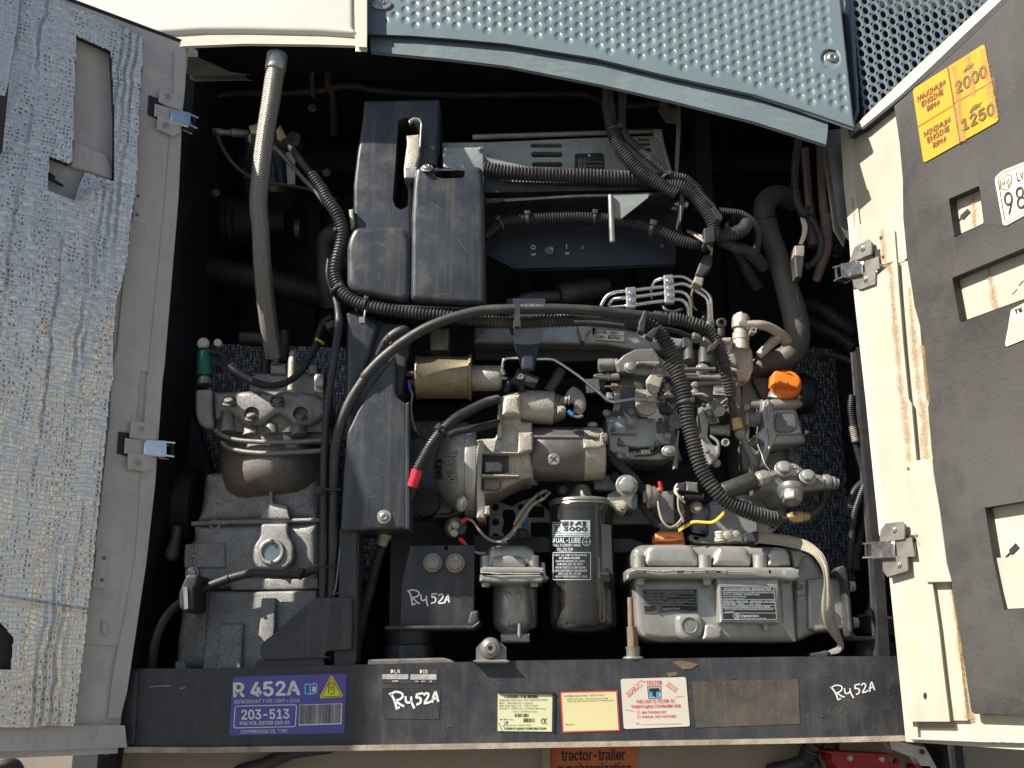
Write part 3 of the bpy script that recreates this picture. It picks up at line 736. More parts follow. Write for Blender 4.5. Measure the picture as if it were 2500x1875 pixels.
b = NB(); txt(b, 'Unit Description Plate   5001171411', (590, 303), (882, 295), 13, -.0017); txt(b, '1E38771902-KIT - INSTALLATION SLX STD', (610, 323), (908, 318), 9, -.0017); txt(b, '1E38771K-KIT INSTALLATION SLX OPTION CLASS', (612, 340), (950, 332), 9, -.0017); txt(b, 'Diagrams', (602, 509), (666, 507), 10, -.0017)
O('lettering', b, 'black_ink', s2)
s3 = plate('tested_sticker', [(1002, 172), (1478, 158), (1508, 518), (1026, 538)], 'whiteplate', rail, 0, .0009, 'off white tested unit sticker with red text', 18)
b = NB(); y = -.0014
txt(b, 'GEPR\u00dcFT', (1058, 302), (1164, 208), 32, y); txt(b, 'TESTED', (1188, 209), (1303, 207), 24, y, bold=.01); txt(b, 'TESTE', (1330, 212), (1404, 268), 30, y)
stroke(b, [[(1056, 306), (1164, 214)], [(1185, 215), (1303, 213)], [(1326, 214), (1398, 270)]], 3, y)
txt(b, 'THIS UNIT IS TESTED TO', (1113, 348), (1390, 343), 24, y, bold=.008); txt(b, 'THERMO KING STANDARDS PER', (1077, 384), (1438, 378), 22, y, bold=.008)
txt(b, 'ARV TECHNOLOGY', (1154, 424), (1332, 419), 17, y, bold=.01); txt(b, 'MANUAL TEST METHODS', (1157, 456), (1405, 451), 17, y, bold=.01); txt(b, 'BY', (1116, 506), (1140, 505), 17, y)
stroke(b, [rect(1121, 406, 1140, 425)+[(1121, 406)], rect(1123, 438, 1142, 457)+[(1123, 438)], [(1150, 505), (1445, 498)]], 2.5, y); O('lettering', b, 'red_ink', s3)
b = NB(); fr = [(1198, 228), (1294, 226), (1296, 312), (1206, 313)]; stroke(b, [fr+[fr[0]]], 4, y); poly(b, [(1210, 240), (1283, 238), (1284, 262), (1258, 262), (1260, 300), (1238, 300), (1236, 263), (1210, 264)], -.0018); O('emblem', b, 'black_ink', s3)
b = NB(); poly(b, [(1208, 262), (1232, 262), (1234, 302), (1212, 302)], y); poly(b, [(1262, 262), (1288, 262), (1278, 280), (1290, 302), (1264, 302)], y); O('emblem_ground', b, 'blue_ink', s3)
plate('faded_label', [(1522, 190), (2160, 175), (2300, 172), (2310, 500), (1552, 528)], 'ghost', rail, 0, .0006, 'dark rectangle of weathered label residue', 4)
T(1860, 1350, 640, 2022)
b = NB(); r452(b, 530, 1030, .90, -.0006, 10, .12, 9); O('handwriting', b, 'paintpen', rail)
T(0, 0, 2500, 2500)
scuffs(rail, 340, 1645, 2180, 1795, 60, -.0004, 3, 26, 1.6)
for X, Y, l in ((365, 1675, 50), (440, 1680, 12), (1560, 1664, 30)):
    b = NB(); stroke(b, [[(X, Y+2), (X+l*.5, Y), (X+l, Y-1)]], 2.2, -.0008); O('scratch', b, 'grey_ink', rail)
for P in ([(1640, 1616), (1662, 1612), (1690, 1618), (1704, 1622), (1690, 1632), (1668, 1634), (1655, 1626)], [(1625, 1642), (1650, 1640), (1656, 1648), (1632, 1652)]):
    b = NB(); prism(b, P, -.0009, 0); O('paint_chip', b, 'rust', rail)
# ---- orange notice on the wall under the rail
T(1180, 1600, 740)
on = TH('safety_notice', 'orange red tractor-trailer synchronization notice on the wall below the rail', 'sticker', (800, 740, .125))
b = NB(); prism(b, [(488, 600), (1122, 600), (1126, 1000), (488, 1000)], .128, .1297); O('notice_sheet', b, 'ortag', on)
b = NB(); txt(b, 'tractor-trailer', (572, 768), (1033, 762), 76, .1275, bold=.03); txt(b, 'synchronization', (538, 866), (1080, 862), 76, .1275, bold=.03); O('lettering', b, 'black_ink', on)
frame((0, .045, 0))
# ---- under the rail: hose, conduit, red socket, white handle, bolts
T(500, 1600, 740)
b = NB(); tube(b, [(200, 860, .10), (430, 800, .06), (560, 735, .06), (700, 690, .07), (1000, 660, .10)], 52, seg=16); o = O('rubber_hose', b, 'blkhose'); tag(o, 'black rubber hose passing diagonally below the rail under the purple sticker', 'hose')
T(0, 1350, 700)
b = NB(); tube(b, [(-60, 1680, .04), (60, 1630, .05), (120, 1640, .06), (160, 1720, .08)], 46, seg=14); o = O('rubber_hose', b, 'blkhose'); tag(o, 'black hose end showing at the bottom left corner', 'hose')
T(1860, 1350, 640, 2022)
b = NB(); tube(b, [(470, 1380, .06), (400, 1470, .03), (345, 1600, .05), (330, 1750, .05)], 72, corr=26, seg=18); o = O('corrugated_conduit', b, 'conduit_b'); tag(o, 'black corrugated conduit hanging below the rail left of the red socket', 'conduit')
b = NB(); tube(b, [(60, 1680, .08), (220, 1640, .05), (380, 1600, .05), (430, 1700, .05)], 50, seg=14); o = O('rubber_hose', b, 'blkhose'); tag(o, 'black hose crossing behind the conduit left of the red socket', 'hose')
rs_ = TH('power_socket', 'red power inlet socket with a lid below the rail at the lower right', 'socket', (770, 1600, .0))
b = NB(); prism(b, rnd([(500, 1525), (1010, 1552), (1010, 1580), (960, 1572), (540, 1552), (500, 1540)], 6), -.01, .06); prism(b, [(545, 1550), (965, 1570), (965, 1720), (590, 1720), (590, 1650), (550, 1600)], 0, .06); O('lid', b, 'redsock', rs_, bevel=.002)
b = NB(); txt(b, 'MENNEKES', (672, 1655), (915, 1660), 42, -.0006, bold=.02); O('raised_lettering', b, 'redsock', rs_)
b = NB(); prism(b, [(960, 1630), (1060, 1640), (1060, 1700), (960, 1700)], .005, .05); turn(b, (1034, 1580, .02), (1034, 1660, .02), [(0, 14), (.3, 22), (1, 34)]); prism(b, [(1205, 1650), (1290, 1655), (1280, 1720), (1205, 1720)], .0, .05); O('latch_lever', b, 'redsock', rs_, bevel=.002)
bolt(rs_, 680, 1580, -.001, 24, 'hex', 'steel', name='screw'); bolt(rs_, 925, 1587, -.001, 24, 'hex', 'steel', name='screw')
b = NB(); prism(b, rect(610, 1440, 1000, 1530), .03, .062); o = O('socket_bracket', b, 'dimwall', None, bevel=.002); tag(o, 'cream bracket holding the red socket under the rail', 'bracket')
hd = TH('door_stay', 'white metal stay arm below the right door corner', 'handle', (1150, 1500, 0))
b = NB(); prism(b, [(1000, 1450), (1180, 1500), (1250, 1510), (1330, 1650), (1345, 1720), (1290, 1720), (1200, 1570), (1010, 1500)], .0, .03); O('arm', b, 'leftpaint', hd, bevel=.003)
bolt(hd, 1233, 1534, -.001, 20, 'cap', 'black', name='pivot')
T(0, 1350, 700)
for X, lab in ((440, 'rusty bolt head under the bottom left door edge'), (825, 'grey stud hanging below the corner where the left door meets the rail')):
    b = NB(); turn(b, (X, 1500, .0), (X-4, 1560, .0), [(0, 24), (.6, 22), (1, 16)], 8); o = O('bolt', b, 'rust' if X < 500 else 'steeld', None, bevel=.0008); tag(o, lab, 'bolt')

frame()
# ================================================================ TOP PANELS
T(0, 0, 2500, 2500)
frame((0, -.04, 1.14), (0, .92, -.39))
wp = TH('white_top_panel', 'glossy off-white body panel above the left half of the engine bay', 'panel', (650, 20, 0))
b = NB(); prism(b, [(60, -90), (862, -90), (864, 66), (872, 80), (780, 74), (600, 70), (500, 70), (400, 76), (300, 84), (60, 110)], -.01, .006); O('panel_face', b, 'white', wp, bevel=.010, seg=4)
b = NB(); prism(b, [(60, 120), (400, 84), (500, 80), (600, 80), (872, 88), (876, 110), (780, 107), (600, 105), (450, 111), (60, 150)], .001, .006); O('bottom_lip', b, 'cream_lit', wp, bevel=.002)
b = NB(); prism(b, [(868, -90), (890, -90), (890, 112), (872, 111)], -.006, .004); O('side_flange', b, 'cream_lit', wp, bevel=.004)

frame((0, -.05, 1.05), (0, .92, -.39))
gp = TH('dimpled_panel', 'grey green dimpled metal panel with a curved lower edge above the engine', 'panel', (1500, 100, 0))
LOW = [(893, 84), (1005, 88), (1100, 95), (1200, 104), (1240, 108), (1455, 143), (1634, 187), (1840, 233), (1960, 272), (2086, 318)]
def lowy(u):
    for (a, c), (d, e) in zip(LOW, LOW[1:]):
        if u <= d: return c+(e-c)*(u-a)/(d-a)
    return LOW[-1][1]
def rgt(v): return 2052+(v)*.107
def build_dimples():
    b = NB(); dr = 10.3; C_ = []
    for i in range(-1, 52):
        for j in range(-4, 20):
            u = 889+i*24.9; k = max(0, (u-1450)/600)
            v = -26+j*25.4+(i % 2)*12.7+k*k*14; u += k*4+ v*.015+max(0, v)*k*.07
            if u < 925 or v > lowy(u)-24-6*k or u > rgt(v)-17 or (abs(u-2028) < 38 and abs(v-144) < 38) or (u < 985 and v < 34+ (60 if u < 955 else 0)*0): continue
            if u < 945 and v < 50: continue
            C_.append((u, v))
    grid = {}
    for c in C_:
        grid.setdefault((int(c[0]//26), int(c[1]//26)), []).append(c)
    def dep(u, v):
        gx, gy = int(u//26), int(v//26)
        for a in (-1, 0, 1):
            for e in (-1, 0, 1):
                for c in grid.get((gx+a, gy+e), ()):
                    d = math.hypot(u-c[0], v-c[1])
                    if d < dr*1.25:
                        x = d/dr; return .0031*(1-x*x)**1.0*(1 if x < 1 else 0) + (0 if x < 1 else 0)
        d = math.hypot(u-2028, v-144)
        if d < 24: return .006*min(1, (24-d)/5)
        return 0
    nu, nv = 500, 134; rows = []
    for j in range(nv+1):
        row = []
        for i in range(nu+1):
            s = i/nu; v0 = -70; 
            u = 893+s*(rgt(0)-893); lo = lowy(u+s*20); v = v0+(lo-v0)*j/nv; u = 893+s*(rgt(v)-893)
            row.append(b.verts.new(W(u, v, dep(u, v)+(.0025 if j == nv else 0)+(.002 if i in (0, nu) else 0))))
        rows.append(row)
    for k, (dv, dd) in enumerate(((2, .006), (3, .010))):     # folded lower edge
        row = []
        for i in range(nu+1):
            s = i/nu; v = lowy(893+s*1193)+dv; u = 893+s*(rgt(v)-893); row.append(b.verts.new(W(u, v, dd)))
        rows.append(row)
    for A, B in zip(rows, rows[1:]):
        for i in range(nu): b.faces.new((A[i], A[i+1], B[i+1], B[i]))
    for side in (0, nu):                                      # returned side edges
        ex = [b.verts.new(r[side].co+Vector((0, .03, 0))) for r in rows]
        for i in range(len(rows)-1): b.faces.new((rows[i][side], rows[i+1][side], ex[i+1], ex[i]))
    return b
O('dimpled_sheet', build_dimples(), 'teal', gp, sharp=60)
up = [(907, 90)]+[(u, lowy(u)-2) for u in (1005, 1100, 1240, 1455, 1634, 1840, 1960, 2020)]
lo_ = [(2015, 348), (1840, 292), (1634, 240), (1472, 203), (1240, 157), (1100, 140), (907, 122)]
b = NB(); prism(b, up+lo_, .012, .016); O('lower_lip', b, 'teal_worn', gp, bevel=.002)
lo2 = [(u, v-10) for u, v in lo_]
b = NB(); prism(b, [(u, v+0) for u, v in lo2[::-1]]+[(u, v+3) for u, v in lo_], .008, .014); O('lip_edge', b, 'teal_worn', gp, bevel=.0015)
bolt(gp, 2030, 143, .004, 18, 'pan', 'steel', name='screw')
b = NB(); disc(b, 932, 8, -.005, .0, 24); O('washer', b, 'steel', gp, bevel=.001); bolt(gp, 932, 8, -.004, 14, 'pan', 'steel', name='screw')
bolt(gp, 1529, 21, .001, 7, 'pan', 'teal', name='rivet')
frame()
b = NB(); prism(b, [(2018, 322), (2050, 318), (2060, 366), (2074, 560), (2070, 578), (2050, 545), (2036, 440)], .0, .03); o = O('corner_post', b, 'steeld', None, bevel=.003); tag(o, 'grey corner post between the dimpled panel and the right door', 'post')
frame((0, -.035, 1.0), (0, .92, -.39))

pg = TH('perforated_grille', 'blue grey perforated metal grille beside the dimpled panel at the top right', 'grille', (2200, 50, 0))
b = NB(); a_ = Vector((2.7, 24.0)); b_ = Vector((20.3, -7.6)); NC = 16
for i in range(0, 24):
    for j in range(-6, 24):
        c = Vector((2090, 10))+b_*i+a_*j
        if c.x > 2520 or c.y < -50 or c.y > 345 or c.y > 300-(c.x-2090)*.62: continue
        outer, inner, deep_ = [], [], []
        for k in range(NC):
            an = 2*math.pi*(k+.5)/NC; x, y_ = math.cos(an), math.sin(an); m_ = max(abs(x), abs(y_)); px, py = x/m_*.5, y_/m_*.5
            q = c+b_*px+a_*py; outer.append(b.verts.new(W(q.x, q.y, -.0)))
            h_ = c+Vector((7.0*math.cos(an+math.atan2(b_.y, b_.x)), 8.6*math.sin(an-.1))); inner.append(b.verts.new(W(h_.x, h_.y, .001))); deep_.append(b.verts.new(W(h_.x, h_.y, .007)))
        for k in range(NC):
            j2 = (k+1) % NC; b.faces.new((outer[k], outer[j2], inner[j2], inner[k])); b.faces.new((inner[k], inner[j2], deep_[j2], deep_[k]))
bmesh.ops.remove_doubles(b, verts=b.verts, dist=1e-5)
O('perforated_sheet', b, 'teal', pg, sharp=35)
b = NB(); prism(b, [(2066, -80), (2080, -80), (2099, 268), (2091, 268)], -.004, .03); O('rolled_edge', b, 'teal', pg, bevel=.004, seg=3)
b = NB(); prism(b, [(2070, -80), (2540, -80), (2540, 300), (2112, 360)], .05, .055); O('backing', b, 'deep', pg)

# ================================================================ DOORS
def hinge(parent, n_lab, upp, su, low, sl, arm, bar, clev, rec, pin, mat='leftpaint', chrome='chrome', sr=26, out=-.004):
    """stainless hinge: recess, two fixing plates with screws, arm, bright bar and clevis"""
    k = -1
    b = NB(); prism(b, rec, -.006, -.001); O('recess', b, 'gasket', parent)
    b = NB(); prism(b, upp, -.013, -.009); a1 = O('hinge_plate', b, mat, parent, bevel=.0012)
    b = NB(); prism(b, low, -.013, -.009); a2 = O('hinge_plate', b, mat, parent, bevel=.0012)
    bolt(a1, su[0], su[1], -.014, sr, 'pan', 'steel', name='screw'); bolt(a2, sl[0], sl[1], -.014, sr, 'pan', 'steel', name='screw')
    b = NB(); prism(b, arm, -.010, -.005); a3 = O('hinge_arm', b, mat, parent, bevel=.001)
    b = NB(); prism(b, bar, -.020, -.013); O('hinge_link', b, chrome, a3, bevel=.0018)
    b = NB()
    p0, p1, p2, p3 = [Vector(q) for q in clev]
    th = (p3-p0).normalized()*8
    prism(b, [tuple(p0), tuple(p1), tuple(p1+th), tuple(p0+th)], -.020, .004); prism(b, [tuple(p3), tuple(p2), tuple(p2-th), tuple(p3-th)], -.020, .004)
    tw = (p1-p0).normalized()*10; prism(b, [tuple(p0), tuple(p0+tw), tuple(p3+tw), tuple(p3)], -.019, -.012)
    O('clevis', b, chrome, a3, bevel=.0006)
    b = NB(); turn(b, (pin[0], pin[1], -.008), (pin[2], pin[3], -.008), 15, 12); O('hinge_pin', b, 'gasket', a3)
    return a3

def door_space(side):
    p, n = Vector(side[0]), Vector(side[1]); t = Vector((n.y, -n.x, 0)).normalized(); 
    if (side is LEFT): t = Vector((-.776, -.631, 0))
    else: t = Vector((.464, -.886, 0))
    return p, n.normalized(), t
def sz(side, X, Y):
    p, n, t = door_space(side); q = W(X, Y, 0); return (q-p).dot(t), q.z
# ---------------- left door
frame(*LEFT); T(0, 0, 2500, 2500)
ld = TH('left_door', 'open left door with torn silver foil insulation, its inside in shade', 'door', (300, 950, 0))
p, n, t = door_space(LEFT)
s1_, z1_ = sz(LEFT, 447, 112); s2_, z2_ = sz(LEFT, 145, 0); sb0, zb0 = sz(LEFT, 300, 1832); sb1, zb1 = sz(LEFT, 0, 1846)
def doorpanel(top, zb, smax, d0, d1, name, mat, parent, bevel=.004, s0=0):
    P = [(s0, zb)]+[(s, z) for s, z in top]+[(smax, zb)]
    b = NB(); f = [b.verts.new(p+t*s+Vector((0, 0, z))+n*d0) for s, z in P]; g = [b.verts.new(p+t*s+Vector((0, 0, z))+n*d1) for s, z in P]
    for i in range(len(f)): j = (i+1) % len(f); b.faces.new((f[i], f[j], g[j], g[i]))
    b.faces.new(f); b.faces.new(g[::-1]); return O(name, b, mat, parent, bevel=bevel)
sl = (z2_-z1_)/(s2_-s1_)
topL = [(0.0, z1_), (s2_, z2_), (.40, z1_+sl*.40+.005), (.62, z1_+sl*.62-.005)]
doorpanel(topL, zb0, .62, .0, .035, 'door_panel', 'leftpaint', ld)
doorpanel([(s, z+.012) for s, z in topL], z1_-.02, .62, .004, .05, 'top_gasket_strip', 'gasket', ld, .003, s0=.012)
T(0, 0, 640)
b = NB(); prism(b, [(1482, 395), (1562, 405), (1558, 700), (1530, 1000), (1500, 1659), (1380, 3100), (1365, 3200), (1300, 4100), (1225, 4760), (1065, 5830+0), (1010, 6050), (920, 6050), (960, 5700), (1150, 4700), (1250, 3200), (1400, 1659), (1440, 1150), (1470, 900)], -.005, .0); O('edge_flange', b, 'leftpaint', ld, bevel=.0015)
b = NB(); prism(b, [(1212, 556), (1478, 672), (1455, 1150), (1415, 1659), (1330, 2600), (1290, 3130), (1180, 3130), (1172, 3165), (1140, 3560), (1240, 3580), (1200, 4250), (1145, 4900), (1075, 5440), (700, 5430), (850, 4300), (930, 3560), (950, 3130), (1000, 2900)], -.0035, 0)
O('inner_channel', b, 'leftpaint', ld, bevel=.0012)
b = NB(); prism(b, [(955, 3130), (1150, 3170), (1150, 3550), (930, 3530)], -.0028, -.0012)   # recessed square pocket seen as a soft hollow
O('pocket', b, 'leftpaint', ld, bevel=.0012)
for pts, ss in (([(1143, 1600), (1195, 1615), (1178, 1872), (1125, 1860)], ((1168, 1656), (1157, 1812))), ):
    b = NB(); prism(b, pts, -.0065, -.0035); a_ = O('rivet_plate', b, 'leftpaint', ld, bevel=.0006)
    for q in ss: bolt(a_, q[0], q[1], -.007, 15, 'pan', 'steeld', name='rivet')
T(0, 1350, 700)
b = NB(); prism(b, [(750, -30), (830, 0), (803, 268), (715, 262)], -.0065, -.0035); a_ = O('rivet_plate', b, 'leftpaint', ld, bevel=.0006)
for q in ((803, 38), (787, 208)): bolt(a_, q[0], q[1], -.007, 15, 'pan', 'steeld', name='rivet')
b = NB(); prism(b, rnd([(790, 520), (830, 540), (835, 620), (812, 650), (785, 600)], 10), -.008, -.0035); O('dent', b, 'leftpaint', ld, bevel=.002)
b = NB(); prism(b, [(-300, 1362), (560, 1352), (945, 1352), (958, 1478), (560, 1495), (0, 1510), (-300, 1518)], -.010, 0); O('bottom_flange', b, 'leftpaint', ld, bevel=.004)
# foil
FO = []
for (tx, ty, tw), pts in (((0, 0, 640), [(500, 0), (600, 42), (640, 60), (1180, 285), (1207, 330), (1195, 620), (1170, 1000), (1160, 1400), (1140, 1620)]),
                          ((0, 450, 640), [(1135, 120), (1100, 330), (1075, 600), (1018, 885), (985, 960), (960, 1200), (950, 1659)]),
                          ((0, 900, 640), [(925, 200), (890, 600), (850, 1000), (810, 1400), (790, 1600)]),
                          ((0, 1350, 700), [(715, 150), (690, 330), (650, 700), (600, 1100), (572, 1335), (300, 1342), (-120, 1352)])):
    T(tx, ty, tw); FO += [(TL[0]+x*TL[2], TL[1]+y*TL[2]) for x, y in pts]
FO += [(-60, 1780), (-60, -120), (60, -60)]
T(0, 0, 640)
cv = lambda P: [(TL[0]+x*TL[2], TL[1]+y*TL[2]) for x, y in P]
HOLE = cv([(645, 302), (935, 430), (950, 700), (965, 1000), (962, 1530), (715, 1452), (690, 1560), (620, 1690), (400, 1600), (418, 1320), (580, 1382), (612, 1350), (617, 1180), (630, 700)])
HOLE2 = None
T(0, 1350, 700); HOLE2 = cv([(-200, 300), (0, 535), (105, 650), (80, 905), (0, 905), (-200, 900)])
T(0, 0, 2500, 2500)
def foil_sheet():
    b = NB(); uvl = b.loops.layers.uv.verify(); st_ = 3.0; vt = {}; X0, X1, Y0, Y1 = -60, 362, -60, 1800
    from mathutils import noise as mn
    def vert(i, j):
        if (i, j) not in vt:
            u, v = X0+i*st_, Y0+j*st_
            s, z = sz(LEFT, u, v); q = mn.noise(Vector((s*5, z*2.5, 1)))*.010+mn.noise(Vector((s*28, z*5, 4)))*.0034+mn.noise(Vector((s*75, z*14, 9)))*.0018+mn.noise(Vector((s*120, z*110, 2)))*.0010
            rip = .004*math.exp(-((v-(1458+ (u)*.16))/5)**2)
            d = -.024-q-rip; vt[i, j] = (b.verts.new(W(u, v, d)), s, z)
        return vt[i, j]
    for i in range(int((X1-X0)/st_)):
        for j in range(int((Y1-Y0)/st_)):
            u, v = X0+(i+.5)*st_, Y0+(j+.5)*st_
            if not pip(FO, u, v) or pip(HOLE, u, v) or pip(HOLE2, u, v): continue
            q = [vert(i, j), vert(i+1, j), vert(i+1, j+1), vert(i, j+1)]; f = b.faces.new([k[0] for k in q])
            for lp, k in zip(f.loops, q): lp[uvl].uv = (k[1], k[2])
    return b
fo = O('foil_insulation', foil_sheet(), 'foil', ld, sharp=180, label='crinkled silver woven foil with a ragged cut-out')
b = NB(); prism(b, FO, -.012, -.001, holes=[HOLE]); O('insulation_foam', b, 'foam', ld)
b = NB(); prism(b, [(-60, -120), (54, -60), (44, 60), (22, 200), (6, 370), (-60, 420)], -.040, -.024); 
b2 = NB(); uvl = b2.loops.layers.uv.verify(); f = b2.faces.new([b2.verts.new(q_) for q_ in loop3([(-60, -120), (53, -60), (43, 60), (21, 200), (12, 235), (-60, 215)], -.0405)])
for lp in f.loops: 
    q_ = lp.vert.co; lp[uvl].uv = ((q_-p).dot(t), q_.z)
O('foil_overlap', b2, 'foil', ld, label='second foil sheet lapped over the first at the left edge'); O('overlap_foam', b, 'foam', ld)
T(0, 0, 640)
b = NB(); uvl = b.loops.layers.uv.verify(); fl = [((715, 1452), -.022), ((915, 1545), -.024), ((800, 1600), -.045), ((625, 1700), -.030), ((660, 1590), -.040)]
f = b.faces.new([b.verts.new(W(q_[0], q_[1], d)) for q_, d in fl])
for lp in f.loops: q_ = lp.vert.co; lp[uvl].uv = ((q_-p).dot(t), q_.z)
O('folded_foil_flap', b, 'foil', ld, label='foil flap folded back at the foot of the cut-out')
b = NB(); prism(b, rnd([(612, 1170), (905, 1300), (960, 1440), (950, 1520), (600, 1400)], 20), -.010, 0); O('pressed_step', b, 'leftpaint', ld, bevel=.005, seg=3)
b = NB(); prism(b, [(418, 1448), (470, 1490), (462, 1512), (540, 1562), (535, 1574), (450, 1530), (410, 1500)], -.012, -.008); O('latch_slot', b, 'black_ink', ld)
T(0, 0, 640)
hinge(ld, '', [(1355, 752), (1382, 760), (1480, 800), (1528, 852), (1525, 925), (1400, 880), (1347, 850)], (1420, 815), [(1340, 978), (1455, 1005), (1520, 1052), (1515, 1105), (1465, 1140), (1330, 1082)], (1400, 1058),
      [(1310, 880), (1470, 925), (1462, 1010), (1305, 975)], [(1466, 930), (1597, 957), (1596, 1053), (1456, 1015)], [(1597, 958), (1672, 988), (1662, 1085), (1590, 1053)],
      [(1258, 802), (1345, 835), (1400, 870), (1395, 990), (1330, 1000), (1248, 965)], (1640, 985, 1630, 1070))
T(0, 900, 640)
hinge(ld, '', [(1115, 448), (1240, 460), (1312, 502), (1310, 600), (1200, 592), (1105, 572)], (1192, 508), [(1090, 712), (1302, 735), (1300, 830), (1235, 860), (1085, 840)], (1166, 792),
      [(1060, 592), (1240, 608), (1232, 715), (1053, 710)], [(1240, 612), (1392, 618), (1390, 733), (1232, 712)], [(1392, 615), (1475, 622), (1467, 745), (1390, 735)],
      [(1003, 530), (1110, 545), (1240, 610), (1230, 720), (1080, 740), (990, 715)], (1455, 632, 1448, 738))

# ---------------- right door
frame(*RIGHT); T(0, 0, 2500, 2500)
rd = TH('right_door', 'open right door, sunlit cream frame with thick black foam lining', 'door', (2330, 950, 0))
p, n, t = door_space(RIGHT)
s1_, z1_ = sz(RIGHT, 2063, 333); s2_, z2_ = sz(RIGHT, 2420, 0); sb0, zb0 = sz(RIGHT, 2225, 1805)
sm, zm = sz(RIGHT, 2660, -200)
topR = [(0.0, z1_), (s2_*.5, z1_+(z2_-z1_)*.52), (s2_, z2_), (max(.62, s2_+.2), zm)]
doorpanel(topR, zb0, .70, .0, .032, 'door_panel', 'cream', rd)
T(1800, 0, 700)
b = NB(); prism(b, [(832, 1042), (940, 950), (1250, 690), (1500, 455), (1750, 210), (2000, -40), (2100, -120), (2130, -100), (2030, -5), (1760, 250), (1500, 500), (1262, 722), (950, 985), (850, 1058)], -.012, .0); O('top_edge', b, 'cream_lit', rd, bevel=.002)
b = NB(); prism(b, [(870, 1062), (1262, 735), (1500, 515), (1770, 262), (2130, -90), (2150, -50), (1800, 280), (1520, 540), (1210, 800), (1100, 890), (980, 990), (900, 1030)], -.014, -.001); O('gasket_strip', b, 'gasket', rd, bevel=.002)
# left flange and raised channels
T(1800, 450, 700)
b = NB(); prism(b, [(800, -450), (870, -470), (905, 0), (940, 320), (915, 500), (930, 820), (960, 850), (1045, 1659), (1180, 2900), (1215, 3130), (1245, 3260), (1360, 4250), (1390, 4270), (1335, 4270), (1290, 3830), (1190, 2930), (1100, 2700), (995, 1659), (905, 850), (880, 600), (862, 330), (825, 0)], -.004, 0)
O('edge_flange', b, 'cream_lit', rd, bevel=.0015)
b = NB(); prism(b, [(918, 332), (1148, 232), (1188, 240), (1275, 208), (1285, 350), (1305, 560), (1275, 590), (1140, 605), (1060, 680), (960, 690), (920, 500)], -.007, 0); O('upper_bracket_channel', b, 'cream', rd, bevel=.002)
b = NB(); prism(b, rnd([(1088, 372), (1160, 345), (1208, 350), (1225, 585), (1118, 612)], 10), -.011, -.007); a_ = O('reinforcement_plate', b, 'cream', rd, bevel=.0012, label='small cream plate with two rusty rivets')
for q in ((1110, 412), (1126, 560)): bolt(a_, q[0], q[1], -.011, 17, 'pan', 'rust', name='rivet')
T(1860, 900, 640)
# long channel: raised face, then a step down that falls in shade
def px(tx, ty, tw, disp, P): 
    k = tw/disp; return [(tx+x*k, ty+y*k) for x, y in P]
LE = px(1800, 450, 700, 2212, [(955, 820), (960, 850), (1010, 1240), (1045, 1659)])+px(1860, 900, 640, 2212, [(960, 500), (1040, 1100), (1062, 1300)])+px(1860, 1350, 640, 2022, [(1015, 180), (1080, 740), (1140, 1284)])
RE = px(1800, 450, 700, 2212, [(1222, 598), (1235, 800), (1270, 1240), (1310, 1659)])+px(1860, 900, 640, 2212, [(1250, 300), (1290, 760), (1340, 1200), (1370, 1500)])+px(1860, 1350, 640, 2022, [(1290, 140), (1350, 560), (1400, 1000), (1435, 1284)])
T(0, 0, 2500, 2500)
b = NB(); prism(b, LE+RE[::-1], -.015, 0); O('long_channel', b, 'cream', rd, bevel=.003, seg=3)
FE = [(u+40, v) for u, v in RE]
b = NB(); prism(b, [(u+12, v) for u, v in RE]+[(u+46, v) for u, v in RE[::-1]], -.006, 0); O('channel_foot', b, 'cream', rd, bevel=.0015)
T(1860, 900, 640)
b = NB(); prism(b, rnd([(1208, 790), (1436, 755), (1450, 900), (1500, 1200), (1560, 1659), (1600, 1800), (1385, 1805), (1330, 1480), (1270, 1400), (1240, 1000)], 10), -.019, -.006); a_ = O('reinforcement_plate', b, 'cream', rd, bevel=.0015, label='long cream reinforcement plate over the lower channel')
for q in ((1236, 843), (1305, 1408)): bolt(a_, q[0], q[1], -.019, 17, 'pan', 'steeld', name='rivet')
T(1860, 1350, 640, 2022)
b = NB(); prism(b, circ(1258, 1102, 13, 16, 26), -.0158, -.0148); O('slot_hole', b, 'black_ink', rd)
b = NB(); prism(b, rnd([(1195, 1290), (1488, 1290), (1488, 1352), (1205, 1352)], 14), -.001, .0002); O('drain_pocket', b, 'dimwall', rd)  # flat dimmer plate, the pocket's shade is in its colour
b = NB(); prism(b, [(1145, 1290), (1190, 1290), (1200, 1440), (1150, 1442)], -.006, 0); prism(b, [(1150, 1420), (1700, 1448), (2200, 1462), (2200, 1472), (1700, 1462), (1150, 1442)], -.008, 0); O('bottom_flange', b, 'cream', rd, bevel=.0015)
# rust
T(0, 0, 2500, 2500)
stain(rd, [(u-13, v) for u, v in RE[:8]], [14, 18, 22, 22, 22, 24, 22, 16], -.0154)
stain(rd, [(u+30, v) for u, v in RE[1:9]], [14, 22, 26, 30, 28, 26, 24, 14], -.0064)
stain(rd, [(u+52, v) for u, v in RE[2:]], 24, -.0066)
T(1800, 450, 700); stain(rd, [(1115, 350), (1125, 480), (1135, 600)], [60, 70, 50], -.0116); stain(rd, [(885, 100), (900, 220), (905, 330)], [30, 30, 20], -.0046)
stain(rd, [(1000, 640), (1150, 620), (1200, 700)], 50, -.0156)
